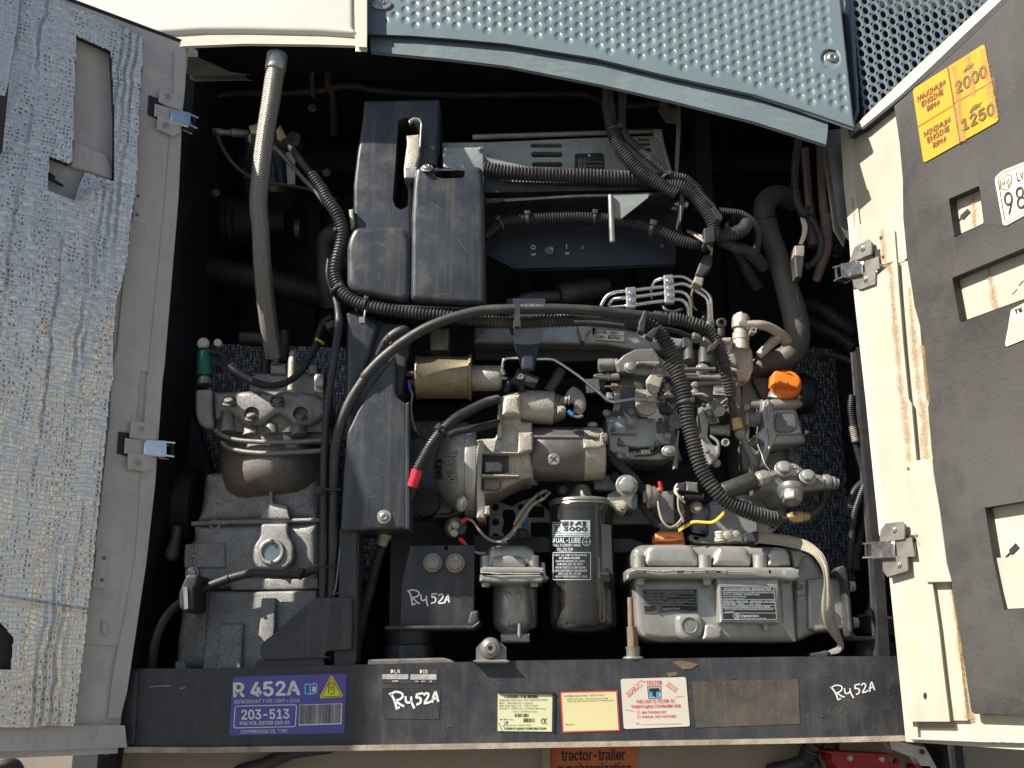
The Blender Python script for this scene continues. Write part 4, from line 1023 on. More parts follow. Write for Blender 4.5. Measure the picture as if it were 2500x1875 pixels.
# foam
FM = px(1800, 0, 700, 2212, [(1208, 818), (1250, 1100), (1276, 1400)])+px(1800, 450, 700, 2212, [(1275, 0), (1278, 250), (1306, 560), (1345, 800), (1365, 940), (1410, 1100), (1440, 1250), (1482, 1659)])+px(1860, 900, 640, 2212, [(1400, 330), (1432, 700), (1470, 1000), (1530, 1400)])+px(1860, 1350, 640, 2022, [(1430, 60), (1455, 200), (1490, 420), (1535, 700), (1580, 1000), (1615, 1225), (1640, 1242)])+[(2600, 1748), (2660, -260)]+px(1800, 0, 700, 2212, [(2160, -60), (1800, 285), (1520, 545)])
H1 = px(1800, 450, 700, 2212, rnd([(1635, 112), (1868, 12), (1905, 300), (1672, 408)], 14))
H2 = px(1800, 450, 700, 2212, rnd([(1660, 722), (2560, 350), (2560, 760), (1722, 1064)], 16))
H3 = px(1860, 900, 640, 2212, [(1885, 1172), (2560, 1060)])+[(2600, 1500)]+px(1860, 1350, 640, 2022, [(2022, 425), (1872, 432), (1840, 300), (1790, 60)])
H1 = H1[::-1]; H2 = H2[::-1]; H3 = H3[::-1]
T(0, 0, 2500, 2500)
b = NB(); prism(b, FM, -.017, -.001, holes=[H1, H2, H3]); O('foam_lining', b, 'foam', rd, bevel=.002, label='thick dusty black foam with rectangular cut-outs')
T(1800, 450, 700)
b = NB(); prism(b, [(1665, 305), (1720, 262), (1720, 240), (1775, 188), (1797, 212), (1740, 272), (1728, 262), (1668, 320)], -.0015, -.0006); O('key_slot', b, 'black_ink', rd)
stain(rd, [(1815, 95), (1820, 200), (1825, 320)], [60, 60, 50], -.0016); stain(rd, [(1940, 640), (1955, 760), (1975, 880), (2000, 950)], [50, 70, 70, 80], -.0016)
b = NB(); prism(b, [(2160, 765), (2190, 730), (2205, 740), (2170, 780)], -.0015, -.0006); prism(b, [(2110, 840), (2150, 800), (2158, 806), (2118, 850)], -.0012, -.0006); O('printed_marks', b, 'grey_ink', rd)
T(1860, 900, 640)
b = NB(); prism(b, [(2018, 1620), (2090, 1548), (2084, 1530), (2140, 1472), (2172, 1510), (2108, 1572), (2096, 1560), (2026, 1628)], -.0015, -.0006); O('key_slot', b, 'black_ink', rd)
T(1860, 1350, 640, 2022)
b = NB(); prism(b, [(1790, 65), (2300, 40), (2300, 470), (1872, 432)], -.010, -.0005); O('pressed_box', b, 'cream', rd, bevel=.006, seg=3)
# amber rpm sticker
T(1800, 0, 700)
rp = plate('rpm_sticker', [(1352, 690), (1905, 338), (2018, 930), (1437, 1258)], 'ylsticker', rd, -.0180, .0008, 'amber maximum and minimum engine rpm sticker with rust streaks', 26)
stain(rp, [(1660, 500), (1690, 640), (1700, 800), (1720, 950), (1745, 1090)], [70, 90, 70, 80, 60], -.0205)
stain(rp, [(1780, 420), (1800, 560), (1820, 740)], [60, 80, 60], -.0205); stain(rp, [(1880, 380), (1940, 640), (2000, 900)], [90, 110, 80], -.0205)
y = -.0200; U_ = (-85, -568); b = NB()
stroke(b, [[(1622, 520), (1718, 1104)]], 9, y); stroke(b, [[(1395, 975), (1660, 812)], [(1660, 800), (1965, 628)]], 5, y)
for s_, A, B, h in (('MAXIMUM', (1392, 784), (1604, 652), 40), ('ENGINE', (1424, 824), (1588, 722), 40), ('RPM', (1466, 858), (1558, 806), 38),
                   ('MINIMUM', (1444, 1058), (1642, 942), 40), ('ENGINE', (1468, 1102), (1636, 1004), 40), ('RPM', (1512, 1140), (1608, 1088), 38)):
    txt(b, s_, A, B, h, y, up=U_, bold=.034)
for s_, A, B, h in (('2000', (1690, 722), (1925, 582), 84), ('1250', (1738, 1010), (1985, 872), 84)): txt(b, s_, A, B, h, y, up=U_, bold=.045)
def animal(b, X, Y, k, top):
    P = [(0, 30), (14, 22), (22, 8), (40, -10), (62, -20), (82, -16), (94, -4), (104, -14), (118, -22), (112, -8), (98, 6), (104, 20), (92, 14), (70, 18), (66, 30), (54, 18), (34, 30), (28, 40), (22, 28)]
    return poly(b, [(X+a*k, Y+c*k-a*k*.50) for a, c in P], y)
animal(b, 1735, 540, .75, 1); animal(b, 1778, 850, .90, 0)
O('lettering', b, 'olive_ink', rp)
n98 = plate('noise_label', [(1983, 1372), (2040, 1318), (2300, 1215), (2400, 1560), (2075, 1740), (2050, 1735)], 'label98', rd, -.0180, .0008, 'ivory noise level label reading 98', 30)
y = -.0200; b = NB()
q = rnd([(2008, 1372), (2050, 1330), (2300, 1235), (2400, 1520), (2085, 1715), (2062, 1705)], 16); stroke(b, [q+[q[0]]], 4, y)
txt(b, 'Lw', (2160, 1400), (2225, 1372), 75, y, up=(-10, -60)); txt(b, '98', (2075, 1660), (2232, 1590), 165, y, up=(-16, -100))
q = [(2025, 1390), (2075, 1345), (2112, 1352), (2115, 1410), (2085, 1465), (2030, 1455)]; stroke(b, [q+[q[0]]], 4, y); stroke(b, [[(2040, 1430), (2045, 1405)], [(2055, 1425), (2060, 1395)], [(2075, 1420), (2095, 1375)], [(2085, 1440), (2104, 1400)]], 5, y)
O('lettering', b, 'black_ink', n98)
T(1800, 450, 700)
sl_ = plate('service_label', [(2112, 968), (2300, 870), (2300, 1160), (2076, 1252), (2066, 1235)], 'label98', rd, -.0180, .0008, 'small torn ivory service label at the right edge', 12)
b = NB(); txt(b, 'TK', (2138, 1000), (2200, 972), 32, y, up=(-5, -60), bold=.03)
for k in range(11): txt(b, '014141 871700 98', (2086+k*0, 1090+k*14), (2205, 1040+k*14), 8, y, up=(-8, -60))
O('lettering', b, 'black_ink', sl_)
n_ = Vector(RIGHT[1]).normalized(); frame(Vector(RIGHT[0])-n_*.006, RIGHT[1]); T(1800, 450, 700)
hinge(rd, '', [(868, 595), (905, 490), (1015, 428), (1030, 440), (1032, 530), (960, 562)], (965, 492), [(885, 712), (1040, 665), (1062, 668), (1060, 765), (950, 805), (905, 790)], (988, 730),
      [(940, 612), (1050, 575), (1085, 560), (1095, 645), (1060, 660), (945, 690)], [(806, 618), (940, 598), (942, 682), (812, 712)], [(806, 618), (735, 640), (745, 748), (815, 714)],
      [(1030, 520), (1098, 498), (1112, 640), (1060, 660), (1050, 560)], (765, 632, 772, 735), 'steeld')
frame(Vector(RIGHT[0])-n_*.014, RIGHT[1]); T(1860, 900, 640)
hinge(rd, '', [(1000, 1450), (1005, 1370), (1045, 1312), (1190, 1297), (1200, 1310), (1198, 1430), (1150, 1440)], (1115, 1358), [(1022, 1600), (1220, 1578), (1228, 1700), (1060, 1750), (1025, 1700)], (1155, 1655),
      [(1090, 1460), (1260, 1430), (1285, 1580), (1130, 1585)], [(935, 1470), (1085, 1465), (1092, 1582), (940, 1590)], [(935, 1468), (848, 1472), (850, 1598), (940, 1592)],
      [(1200, 1410), (1282, 1404), (1290, 1580), (1220, 1585)], (880, 1482, 885, 1590), 'steeld')
frame()
# ================================================================ LEFT HALF OF THE BAY
frame()
# dark woven foil lining behind the machinery
def foilwall(name, pts, y, label):
    b = NB(); uvl = b.loops.layers.uv.verify(); prism(b, pts, y, y+.012)
    o = O(name, b, 'dfoil'); me = o.data
    for lp in me.loops: q = me.vertices[lp.vertex_index].co+o.location; me.uv_layers[0].data[lp.index].uv = (q.x, q.z)
    return tag(o, label, 'insulation')
T(0, 0, 2500, 2500)
foilwall('foil_lining', [(395, 842), (560, 840), (860, 850), (1000, 1100), (900, 1420), (560, 1420), (380, 1420), (380, 1200)], .42, 'dark woven foil insulation behind the left compressor')
foilwall('foil_lining', [(1930, 840), (2080, 860), (2125, 1300), (2135, 1440), (1960, 1438), (1900, 1300), (1880, 900)], .40, 'dark woven foil insulation on the wall right of the orange filler cap')
b = NB(); prism(b, [(440, 1040), (420, 900), (500, 1100), (545, 1260), (600, 1420), (500, 1440), (400, 1300)], .33, .36); o = O('bay_bracket', b, 'deep', None, bevel=.002); tag(o, 'dark sloping bracket plate beside the lower left hinge', 'bracket')
b = NB(); prism(b, [(2092, 850), (2108, 850), (2152, 1330), (2172, 1640), (2152, 1640), (2138, 1380), (2112, 1100)], .02, .05); o = O('bay_edge_strip', b, 'gasket', None, bevel=.002); tag(o, 'dark rubber edge strip inside the right door jamb', 'strip')

# ---- braided hose
bh = TH('braided_hose', 'braided steel hose hanging from the roof at the left of the bay', 'hose', (650, 500, .0))
b = NB(); tube(b, [(674, 158, -.004), (661, 250, .0), (648, 330, .005), (637, 420, .012), (631, 500, .02), (636, 560, .03), (640, 640, .05), (646, 710, .075), (656, 790, .11), (668, 870, .15)], [23, 22.5, 22, 22, 22, 21.5, 22, 22, 22, 22], seg=24, step=5)
O('hose_body', b, 'braid', bh)
b = NB(); turn(b, (678, 131, -.006), (672, 174, -.004), [(0, 21), (.06, 25), (.9, 25.5), (1, 24)], 26); O('end_ferrule', b, 'steel', bh, bevel=.0015)
# ---- roof level copper pipes
b = NB(); tube(b, [(505, 280, .34), (520, 240, .32), (580, 228, .32), (700, 228, .32), (780, 222, .31), (850, 210, .31), (930, 222, .32), (1100, 232, .32), (1350, 230, .32), (1430, 232, .32), (1500, 258, .34), (1640, 252, .34)], 9.5, seg=12); o = O('copper_pipe', b, 'copper'); tag(o, 'long tarnished copper pipe running across under the roof', 'pipe')
b = NB(); tube(b, [(790, 105, .30), (806, 140, .3), (800, 200, .3), (812, 240, .32), (815, 330, .38)], 10, seg=12); o = O('copper_pipe', b, 'copper'); tag(o, 'upright dark copper pipe right of the braided hose top', 'pipe')
b = NB(); tube(b, [(766, 240, .30), (762, 185, .30), (780, 160, .30), (830, 140, .29), (880, 118, .28), (960, 110, .28)], 6, seg=10); tube(b, [(860, 128, .29), (890, 138, .29), (1000, 144, .3), (1150, 148, .3)], 5, seg=10); o = O('thin_pipe', b, 'steeld'); tag(o, 'thin grey pipe bent up behind the copper pipe under the roof', 'pipe')
for X, Y, l in ((762, 264, 'small bolt on the dark rear wall below the thin bent pipe'), (1027, 184, 'round grey bolt head high on the rear wall'), (797, 422, 'tiny bolt on the rear wall beside the black guard'), (527, 470, 'small bolt on the dark wall left of the filter canister')):
    b = NB(); lathe(b, X, Y, .33, [(0, 11), (3, 11), (4, 7), (9, 7), (9, .1)], 14); o = O('wall_bolt', b, 'steeld', None, bevel=.0006); tag(o, l, 'bolt')
b = NB(); prism(b, [(482, 140), (560, 176), (600, 182), (470, 184), (458, 178), (458, 140)], .10, .12); o = O('roof_bracket', b, 'steeld', None, bevel=.001); tag(o, 'peeling grey bracket under the roof in the top left corner', 'bracket')
# ---- big dark pipes, blower and motor in the left rear
b = NB(); tube(b, [(370, 640, .36), (480, 655, .36), (620, 680, .36), (760, 715, .38), (860, 735, .40)], 34, seg=20); o = O('exhaust_pipe', b, 'blkhose'); tag(o, 'thick dark pipe crossing behind the braided hose', 'pipe')
bm_ = TH('blower_motor', 'dark round motor housing behind the braided hose on the left', 'motor', (600, 560, .4))
b = NB(); turn(b, (430, 545, .46), (700, 545, .46), [(0, 62), (.5, 64), (.52, 70), (.56, 70), (.58, 60), (.75, 58), (.78, 68), (.84, 68), (.85, 40), (1, 38)], 30); O('housing', b, 'rubber', bm_)
b = NB(); turn(b, (722, 560, .42), (734, 560, .42), [(0, 24), (1, 24)], 16); O('hub', b, 'steeld', bm_, bevel=.001)
b = NB(); tube(b, [(860, 640, .20), (810, 640, .18), (795, 600, .17), (808, 575, .16), (850, 560, .16)], 26, seg=16); tube(b, [(795, 600, .17), (800, 700, .18), (812, 745, .2)], 24, seg=14); o = O('rubber_elbow', b, 'rubber'); tag(o, 'dark rubber elbow tucked behind the corrugated loom left of the black guard', 'hose')
# ---- filter drier canister
fc = TH('filter_canister', 'dark green and grey filter canister behind the braided hose', 'filter', (655, 440, .1))
b = NB(); turn(b, (656, 346, .15), (662, 492, .15), [(0, 50), (.03, 60), (.1, 62), (.93, 62), (1, 52)], 32); O('can', b, 'filterblk', fc)
b = NB(); turn(b, (655, 330, .15), (656, 350, .15), [(0, 20), (.4, 40), (1, 54)], 24); O('can_lid', b, 'steeld', fc)
T(0, 0, 640)
cyl = lambda X, Y: .15-.0455-.0008+ ((X*TL[2]+TL[0]-657)/62.0)**2*.022
b = NB()
def txtc(s, x0, x1, Y, h, bold=0): txt(b, s, (x0, Y), (x1, Y), h, cyl, bold=bold)
txtc('EMI', 2080, 2140, 1230, 28, .03); txtc('3000', 2075, 2140, 1270, 26, .03); txtc('DUAL-LUBE', 2062, 2135, 1320, 26); txtc('FULL FLOW/BY-PASS', 2058, 2135, 1350, 16); txtc('OIL FILTER', 2062, 2130, 1380, 16)
for k, s_ in enumerate(('FIRST OIL AND', 'AFTER 3000', 'CHANGE OIL', 'AND REPLACE', 'OIL FILTER')): txtc(s_, 2060, 2130, 1410+k*22, 12)
O('lettering', b, 'white_ink', fc)
T(600, 0, 640)
b = NB(); stroke(b, [[(376, 1310), (376, 1545)]], 80, lambda X, Y: .15-.0455+.0135); O('white_patch', b, 'grey_ink', fc)
b = NB()
prism(b, rnd([(20, 1060), (110, 1030), (110, 1130), (40, 1130)], 10), .10, .14); O('brass_fitting', b, 'brass', fc, bevel=.003); b = NB(); prism(b, rnd([(255, 1090), (290, 1050), (345, 1150), (290, 1195), (258, 1170)], 8), .09, .13); O('brass_fitting', b, 'brass', fc, bevel=.003)
T(600, 0, 640)
b = NB(); disc(b, 400, 1160, .12, .16, 62); disc(b, 420, 1200, .105, .13, 34); o = O('relay', b, 'rubber', None, bevel=.003); tag(o, 'small round black pressure switch right of the filter canister', 'switch')
# ---- capillary, hoses on the left
T(0, 0, 640)
b = NB(); tube(b, [(1800, 1100, .10), (1835, 1150, .09), (1870, 1230, .085), (1950, 1360, .085), (2060, 1460, .09), (2212, 1530, .10), (2400, 1560, .10), (2660, 1610, .10), (2840, 1690, .10)], 17, seg=10); o = O('capillary_hose', b, 'rubber'); tag(o, 'thin grey hose curving down from the elbow fitting behind the braided hose', 'hose')
b = NB(); turn(b, (1790, 1110, .11), (2100, 1130, .13), [(0, 30), (.25, 34), (.3, 26), (.5, 26), (.52, 38), (.8, 38), (1, 30)], 8); o = O('elbow_fitting', b, 'steeld', None, bevel=.001); tag(o, 'dull elbow fitting left of the filter canister', 'fitting')
T(600, 0, 640)
b = NB(); tube(b, [(225, 1230, .09), (330, 1330, .08), (460, 1480, .08), (590, 1620, .08), (680, 1730, .08)], 20, seg=10); o = O('thin_pipe', b, 'steeld'); tag(o, 'thin bare pipe running down beside the filter canister to the loom', 'pipe')
lc = TH('corrugated_loom', 'black corrugated wiring loom curving down the left of the black guard and across under it', 'loom', (830, 1100, .03))
b = NB(); tube(b, [(330, 1185, .05), (420, 1300, .045), (500, 1410, .04), (580, 1500, .035)], 32, seg=14); O('loom_sleeve', b, 'rubber', lc)
MAINL = [(560, 1480, .035), (640, 1590, .03)]
k1 = [(TL[0]+x*TL[2], TL[1]+y_*TL[2], d) for x, y_, d in MAINL]
T(600, 450, 640)
k2 = [(TL[0]+x*TL[2], TL[1]+y_*TL[2], d) for x, y_, d in [(690, 130, .025), (760, 230, .02), (800, 330, .02), (815, 430, .02), (795, 540, .02), (765, 650, .02), (755, 760, .02), (790, 870, .015), (860, 950, .01), (980, 1010, .005), (1150, 1050, .0), (1400, 1085, .0), (1700, 1115, .0), (2000, 1150, .0), (2212, 1165, .0)]]
T(1200, 450, 640)
k3 = [(TL[0]+x*TL[2], TL[1]+y_*TL[2], d) for x, y_, d in [(200, 1168, .0), (430, 1158, .0), (690, 1145, .0)]]
T(0, 0, 2500, 2500)
b = NB(); tube(b, k1+k2+k3, [14.5]*len(k1)+[15.5]*len(k2)+[17]*len(k3), seg=16, corr=8.0); O('loom_sleeve', b, 'conduit', lc)
T(600, 450, 640)
tie(lc, 800, 395, .02, 85, 50, 16, side=-1); tie(lc, 1010, 1020, .003, 15, 62, 20); tie(lc, 770, 890, .015, 55, 60, 20)
b = NB(); tube(b, [(1010, 1060, -.018), (1000, 1120, -.02), (985, 1190, -.012)], 9, seg=6, flat=.4); prism(b, rect(958, 1120, 1000, 1165), -.024, -.014); O('cable_tie', b, 'steeld', lc, bevel=.0008)
b = NB(); tube(b, [(700, 640, .035), (690, 760, .03), (715, 870, .03), (760, 940, .03), (900, 960, .02), (1100, 1010, .02), (1350, 1030, .02), (1800, 1050, .02)], 22, seg=12, corr=20); o = O('thin_conduit', b, 'conduit_b'); tag(o, 'thin black corrugated conduit following the thick loom under the black guard', 'conduit')
b = NB(); tube(b, [(1260, 1030, .012), (1600, 1040, .01), (1900, 1050, .012), (2212, 1070, .02)], 12, seg=8); o = O('thin_cable', b, 'blkhose'); tag(o, 'thin smooth black cable lying above the corrugated loom under the guard', 'cable')

# smooth vertical cables
c1 = TH('battery_cable', 'smooth black cable running straight down left of the black belt guard leg', 'cable', (780, 1200, .02))
T(600, 450, 640)
k1 = [(TL[0]+x*TL[2], TL[1]+y_*TL[2], d) for x, y_, d in [(760, 960, .03), (780, 1080, .025), (785, 1180, .02), (765, 1340, .02), (740, 1500, .02), (718, 1640, .02)]]
T(400, 880, 560)
k2 = [(TL[0]+x*TL[2], TL[1]+y_*TL[2], d) for x, y_, d in [(1610, 200, .02), (1575, 500, .02), (1555, 800, .02), (1545, 1200, .02), (1542, 1659, .02)]]
T(400, 1260, 560)
k3 = [(TL[0]+x*TL[2], TL[1]+y_*TL[2], d) for x, y_, d in [(1540, 300, .02), (1535, 790, .025)]]
T(0, 0, 2500, 2500)
b = NB(); tube(b, k1+k2+k3, 10.2, seg=14); O('cable_sheath', b, 'rubber', c1)
c2 = TH('battery_cable', 'thick smooth rubber cable arching from the leg across to the engine top', 'cable', (1100, 760, .0))
T(1200, 450, 640)
k0 = [(TL[0]+x*TL[2], TL[1]+y_*TL[2], d) for x, y_, d in [(1560, 1150, .02), (1350, 1120, .0), (1150, 1098, -.01), (800, 1062, -.02), (400, 1050, -.022), (0, 1060, -.022)]]
T(600, 450, 640)
k1 = [(TL[0]+x*TL[2], TL[1]+y_*TL[2], d) for x, y_, d in [(1900, 1085, -.022), (1700, 1140, -.022), (1500, 1225, -.02), (1300, 1350, -.015), (1130, 1490, -.01), (1000, 1630, -.008)]]
T(400, 880, 560)
k2 = [(TL[0]+x*TL[2], TL[1]+y_*TL[2], d) for x, y_, d in [(1940, 170, -.006), (1810, 370, -.002), (1720, 570, .0), (1665, 780, .005), (1645, 1000, .01), (1642, 1300, .015)]]
T(400, 1260, 560)
k3 = [(TL[0]+x*TL[2], TL[1]+y_*TL[2], d) for x, y_, d in [(1635, 300, .02), (1625, 790, .025)]]
T(0, 0, 2500, 2500)
b = NB(); tube(b, k0+k1+k2+k3, 12.6, seg=16); O('cable_sheath', b, 'rubber', c2)
T(600, 450, 640); tie(c2, 1255, 1375, -.012, -52, 46, 14)
T(1200, 450, 640); b = NB(); txt(b, 'POWERFLEX   EC-RUBBER   REINFORCED HOSE', (820, 1108), (1120, 1132), 20, lambda X, Y: .002); txt(b, 'PLR   EN 853', (240, 1030), (435, 1030), 16, lambda X, Y: -.0345); txt(b, 'EN 30/30   1.81', (1370, 1082), (1480, 1096), 16, -.012); o = O('lettering', b, 'grey_ink', c2)
T(400, 880, 560)
b = NB(); turn(b, (1460, 1245, .0), (1710, 1245, .0), [(0, 14), (1, 14)], 6); prism(b, rect(1472, 1220, 1515, 1270), -.004, .012); o = O('cable_tie', b, 'blkhose', c2, bevel=.001)

# ================================================================ COMPRESSOR
T(400, 880, 560)
cp = TH('compressor', 'grey speckled refrigerant compressor with an oil sight glass at the left', 'compressor', (1000, 900, .12))
b = NB()
prism(b, rnd([(475, 300), (640, 286), (1000, 284), (1300, 288), (1460, 312), (1560, 380), (1570, 520), (1500, 575), (1410, 625), (1240, 625), (1180, 560), (1095, 500), (1010, 565), (930, 625), (765, 625), (700, 560), (640, 500), (555, 490), (545, 560), (490, 570), (478, 450)], 26), .096, .27,
      holes=[circ(635, 400, 68, 16, 64)[::-1], rrect(775, 445, 920, 600, 66)[::-1], circ(1095, 400, 74, 16, 66)[::-1], rrect(1245, 445, 1390, 590, 66)[::-1]])
O('cylinder_head', b, 'alu', cp, bevel=.012, seg=3)
b = NB(); prism(b, rnd([(520, 320), (1540, 320), (1540, 690), (560, 690)], 20), .110, .26); O('head_core', b, 'brownalu', cp)
for i, (X, Y, r0, Y1) in enumerate(((620, 430, 66, 700), (845, 590, 72, 735), (1310, 590, 72, 735), (1030, 620, 74, 735))):
    b = NB(); turn(b, (X, Y, .118), (X, Y1, .112), [(0, r0*1.0), (.12, r0*1.1), (.8, r0*1.1), (1, r0*1.3)], 20); O('bolt_boss', b, 'alu', cp, bevel=.003)
b = NB(); prism(b, [(640, 470), (780, 600), (950, 560), (1090, 470), (1240, 590), (1400, 600), (1560, 500), (1565, 760), (1000, 780), (700, 750), (540, 690), (500, 560)], .122, .2); O('head_skirt', b, 'brownalu', cp, bevel=.008, seg=3)
for X, Y in ((628, 398), (845, 545), (1095, 398), (1322, 545)):
    bolt(cp, X, Y+12, .088, 60, 'hex', 'alu', rot=12+X % 30, tilt=-48, name='head_bolt')
b = NB(); prism(b, rnd([(300, 275), (470, 272), (482, 662), (390, 655), (330, 610), (298, 500)], 30), .105, .25); O('end_cover', b, 'alu', cp, bevel=.006, seg=3)
b = NB(); tube(b, [(500, 672, .105), (570, 725, .100), (720, 770, .097), (1000, 788, .095), (1300, 785, .095), (1570, 765, .097)], 24, seg=12, flat=.9); O('head_flange', b, 'alu', cp)
b = NB(); tube(b, [(560, 790, .108), (640, 850, .102), (820, 888, .098), (1080, 895, .096), (1570, 868, .098)], 26, seg=12, flat=.9); O('barrel_flange', b, 'alu', cp)
b = NB(); turn(b, (1085, 790, .215), (1085, 1385, .185), [(0, 540), (.15, 522), (.5, 515), (.72, 500), (.86, 465), (.95, 400), (1, 320)], 48); O('cylinder_barrel', b, 'brownalu', cp, sharp=50)
b = NB(); txt(b, '2 SHL', (838, 300), (838, 385), 44, .0965, up=(1, 0), bold=.03); txt(b, '8 M', (905, 300), (905, 345), 36, .0965, up=(1, 0), bold=.03); O('cast_lettering', b, 'engdd', cp)
b = NB(); prism(b, rnd([(390, 1085), (480, 1062), (640, 1060), (1500, 1060), (1500, 1555), (300, 1575), (345, 1400), (362, 1230)], 60), .144, .36); O('crankcase_top', b, 'aluspeck', cp, bevel=.024, seg=3)
b = NB(); tube(b, [(272, 1575, .140), (600, 1562, .138), (1000, 1552, .136), (1500, 1540, .136)], 24, seg=10); O('crankcase_flange', b, 'aluspeck', cp)
b = NB(); prism(b, rnd([(1012, 1190), (1046, 1190), (1052, 1370), (1195, 1398), (1215, 1530), (932, 1530), (948, 1420), (1008, 1380)], 12), .128, .2); O('rib', b, 'aluspeck', cp, bevel=.004, seg=3)
b = NB(); turn(b, (92, 1450, .34), (372, 1450, .34), [(0, 350), (.06, 395), (.32, 400), (.34, 380), (.36, 418), (.95, 420), (1, 400)], 48); O('clutch_pulley', b, 'rubber', cp)
b = NB(); turn(b, (88, 1450, .335), (186, 1450, .335), [(0, 350), (.08, 398), (1, 402)], 48); O('pulley_rim', b, 'rust', cp)
T(400, 1260, 560)
b = NB(); prism(b, rnd([(275, 78), (1500, 45), (1500, 705), (640, 705), (182, 712), (172, 520), (195, 300), (275, 225)], 50), .136, .36); O('crankcase_side', b, 'aluspeck', cp, bevel=.020, seg=3)
b = NB(); prism(b, rnd([(932, 70), (1200, 66), (1202, 190), (1256, 280), (1256, 430), (1180, 512), (905, 512), (838, 430), (845, 300), (930, 195)], 40), .118, .16); O('sight_glass_boss', b, 'aluspeck', cp, bevel=.006, seg=3)
b = NB(); lathe(b, 1040, 345, .118, [(0, 128), (10, 128), (20, 118), (20, 92), (10, 86), (-30, 84), (-30, 1)], 32); rg = O('sight_glass_ring', b, 'steel', cp, bevel=.0008)
b = NB(); disc(b, 1040, 345, .117, .125, 86); O('sight_glass', b, 'glass', rg)
b = NB(); prism(b, rect(1030, 222, 1052, 262), .1125, .116); prism(b, rect(1028, 430, 1050, 470), .1125, .116); O('ring_slot', b, 'engdd', rg)
b = NB(); prism(b, rnd([(200, 268), (590, 250), (596, 495), (560, 505), (186, 500)], 26), .132, .18); pd = O('cast_pad', b, 'aluspeck', cp, bevel=.004, seg=3)
for X, Y in ((288, 322), (275, 436)):
    b = NB(); q = circ(X, Y, 40, 20); stroke(b, [q+[q[0]], [(X, Y-36), (X, Y+36)]], 5, .1314); O('cast_mark', b, 'engdd', pd)
bolt(cp, 272, 548, .130, 66, 'hex', 'steel', rot=10)
b = NB(); lathe(b, 508, 95, .150, [(0, 62), (60, 58), (66, 52), (66, 26), (20, 24), (20, 1)], 24); O('threaded_boss', b, 'aluspeck', cp, bevel=.001)
b = NB(); prism(b, rnd([(640, 600), (1490, 600), (1490, 700), (660, 715), (620, 660)], 10), .128, .2); O('side_step', b, 'aluspeck', cp, bevel=.003)
b = NB(); prism(b, rnd([(170, 720), (700, 712), (1490, 698), (1490, 1480), (1300, 1500), (100, 1500), (110, 1200), (150, 950)], 60), .126, .36); O('oil_sump', b, 'aluspeck', cp, bevel=.020, seg=3)
for pts, nm in (([(432, 735), (1480, 715), (1480, 1500), (365, 1500), (390, 1180)], .121), ([(540, 1035), (768, 1035), (748, 1500), (500, 1500), (520, 1250)], .112), ([(938, 790), (1085, 785), (1075, 1090), (1040, 1500), (868, 1500), (905, 1200)], .112)):
    b = NB(); prism(b, rnd(pts, 24), nm, .14); O('sump_rib', b, 'aluspeck', cp, bevel=.005, seg=3)
b = NB(); tube(b, [(130, 100, .2), (115, 230, .2), (85, 330, .2), (80, 360, .2)], [44, 50, 62, 66], seg=14); ball(b, 82, 365, .2, 70); O('drain_elbow', b, 'brownalu', cp)
b = NB(); prism(b, rnd([(100, 1400), (200, 1400), (215, 1500), (95, 1500)], 20), .11, .2); O('foot', b, 'aluspeck', cp, bevel=.004)
# clamp + lower hose
cl = TH('oil_hose', 'black hose clipped to the lower left corner of the compressor', 'hose', (500, 620, .09))
b = NB(); tube(b, [(1560, 480, .07), (1450, 515, .085), (1300, 560, .09), (1050, 555, .09), (850, 550, .09), (640, 600, .09), (450, 670, .09), (300, 740, .09), (220, 790, .09), (80, 900, .08), (-20, 1040, .07), (-90, 1250, .07), (-110, 1500, .09)], 42, seg=16); O('hose_body', b, 'rubber', cl)
b = NB(); prism(b, rnd([(170, 670), (215, 560), (330, 560), (330, 640), (290, 700), (295, 900), (200, 935), (145, 880), (142, 740)], 34), .05, .12); kk = O('rubber_clip', b, 'blkhose', cl, bevel=.005, seg=3)
b = NB(); prism(b, rnd([(188, 690), (222, 680), (232, 890), (200, 895)], 8), .047, .07); O('clip_band', b, 'steel', cl, bevel=.001)
tie(cl, 1320, 565, .085, 5, 46, 34); tie(cl, 620, 605, .088, -20, 44, 20, head=0)
b = NB(); turn(b, (1455, 492, .0), (1670, 482, .01), [(0, 14), (1, 14)], 6); O('cable_tie', b, 'blkhose', cl)
# top hardware of the compressor
T(0, 450, 640)
sn = TH('pressure_sensor', 'green plastic pressure sensor standing left of the compressor top', 'sensor', (1730, 1500, .12))
b = NB(); turn(b, (1728, 1412, .12), (1728, 1615, .12), [(0, 56), (.05, 64), (.95, 64), (1, 58)], 24); O('sensor_body', b, 'green', sn)
b = NB(); turn(b, (1728, 1612, .12), (1728, 1690, .12), [(0, 36), (.3, 36), (.32, 60), (1, 66)], 12); O('sensor_base', b, 'steeld', sn)
b = NB(); lathe(b, 1722, 1350, .13, [(0, 50), (30, 50), (44, 38), (46, 1)], 22); o = O('white_cap', b, 'whiteknob', sn)
b = NB(); lathe(b, 1846, 1347, .13, [(0, 34), (40, 32), (48, 1)], 18); O('white_cap', b, 'whiteknob', sn)
T(400, 880, 560)
vb = TH('service_valve', 'cast suction valve block behind the compressor head on the right', 'valve', (1400, 200, .2))
b = NB(); prism(b, rnd([(810, 170), (880, 120), (1290, 115), (1540, 120), (1555, 340), (810, 330)], 20), .16, .26); O('valve_body', b, 'alu', vb, bevel=.006, seg=3)
b = NB(); turn(b, (1470, 225, .15), (1560, 225, .15), [(0, 110), (1, 110)], 26); O('valve_flange', b, 'steel', vb, bevel=.002)
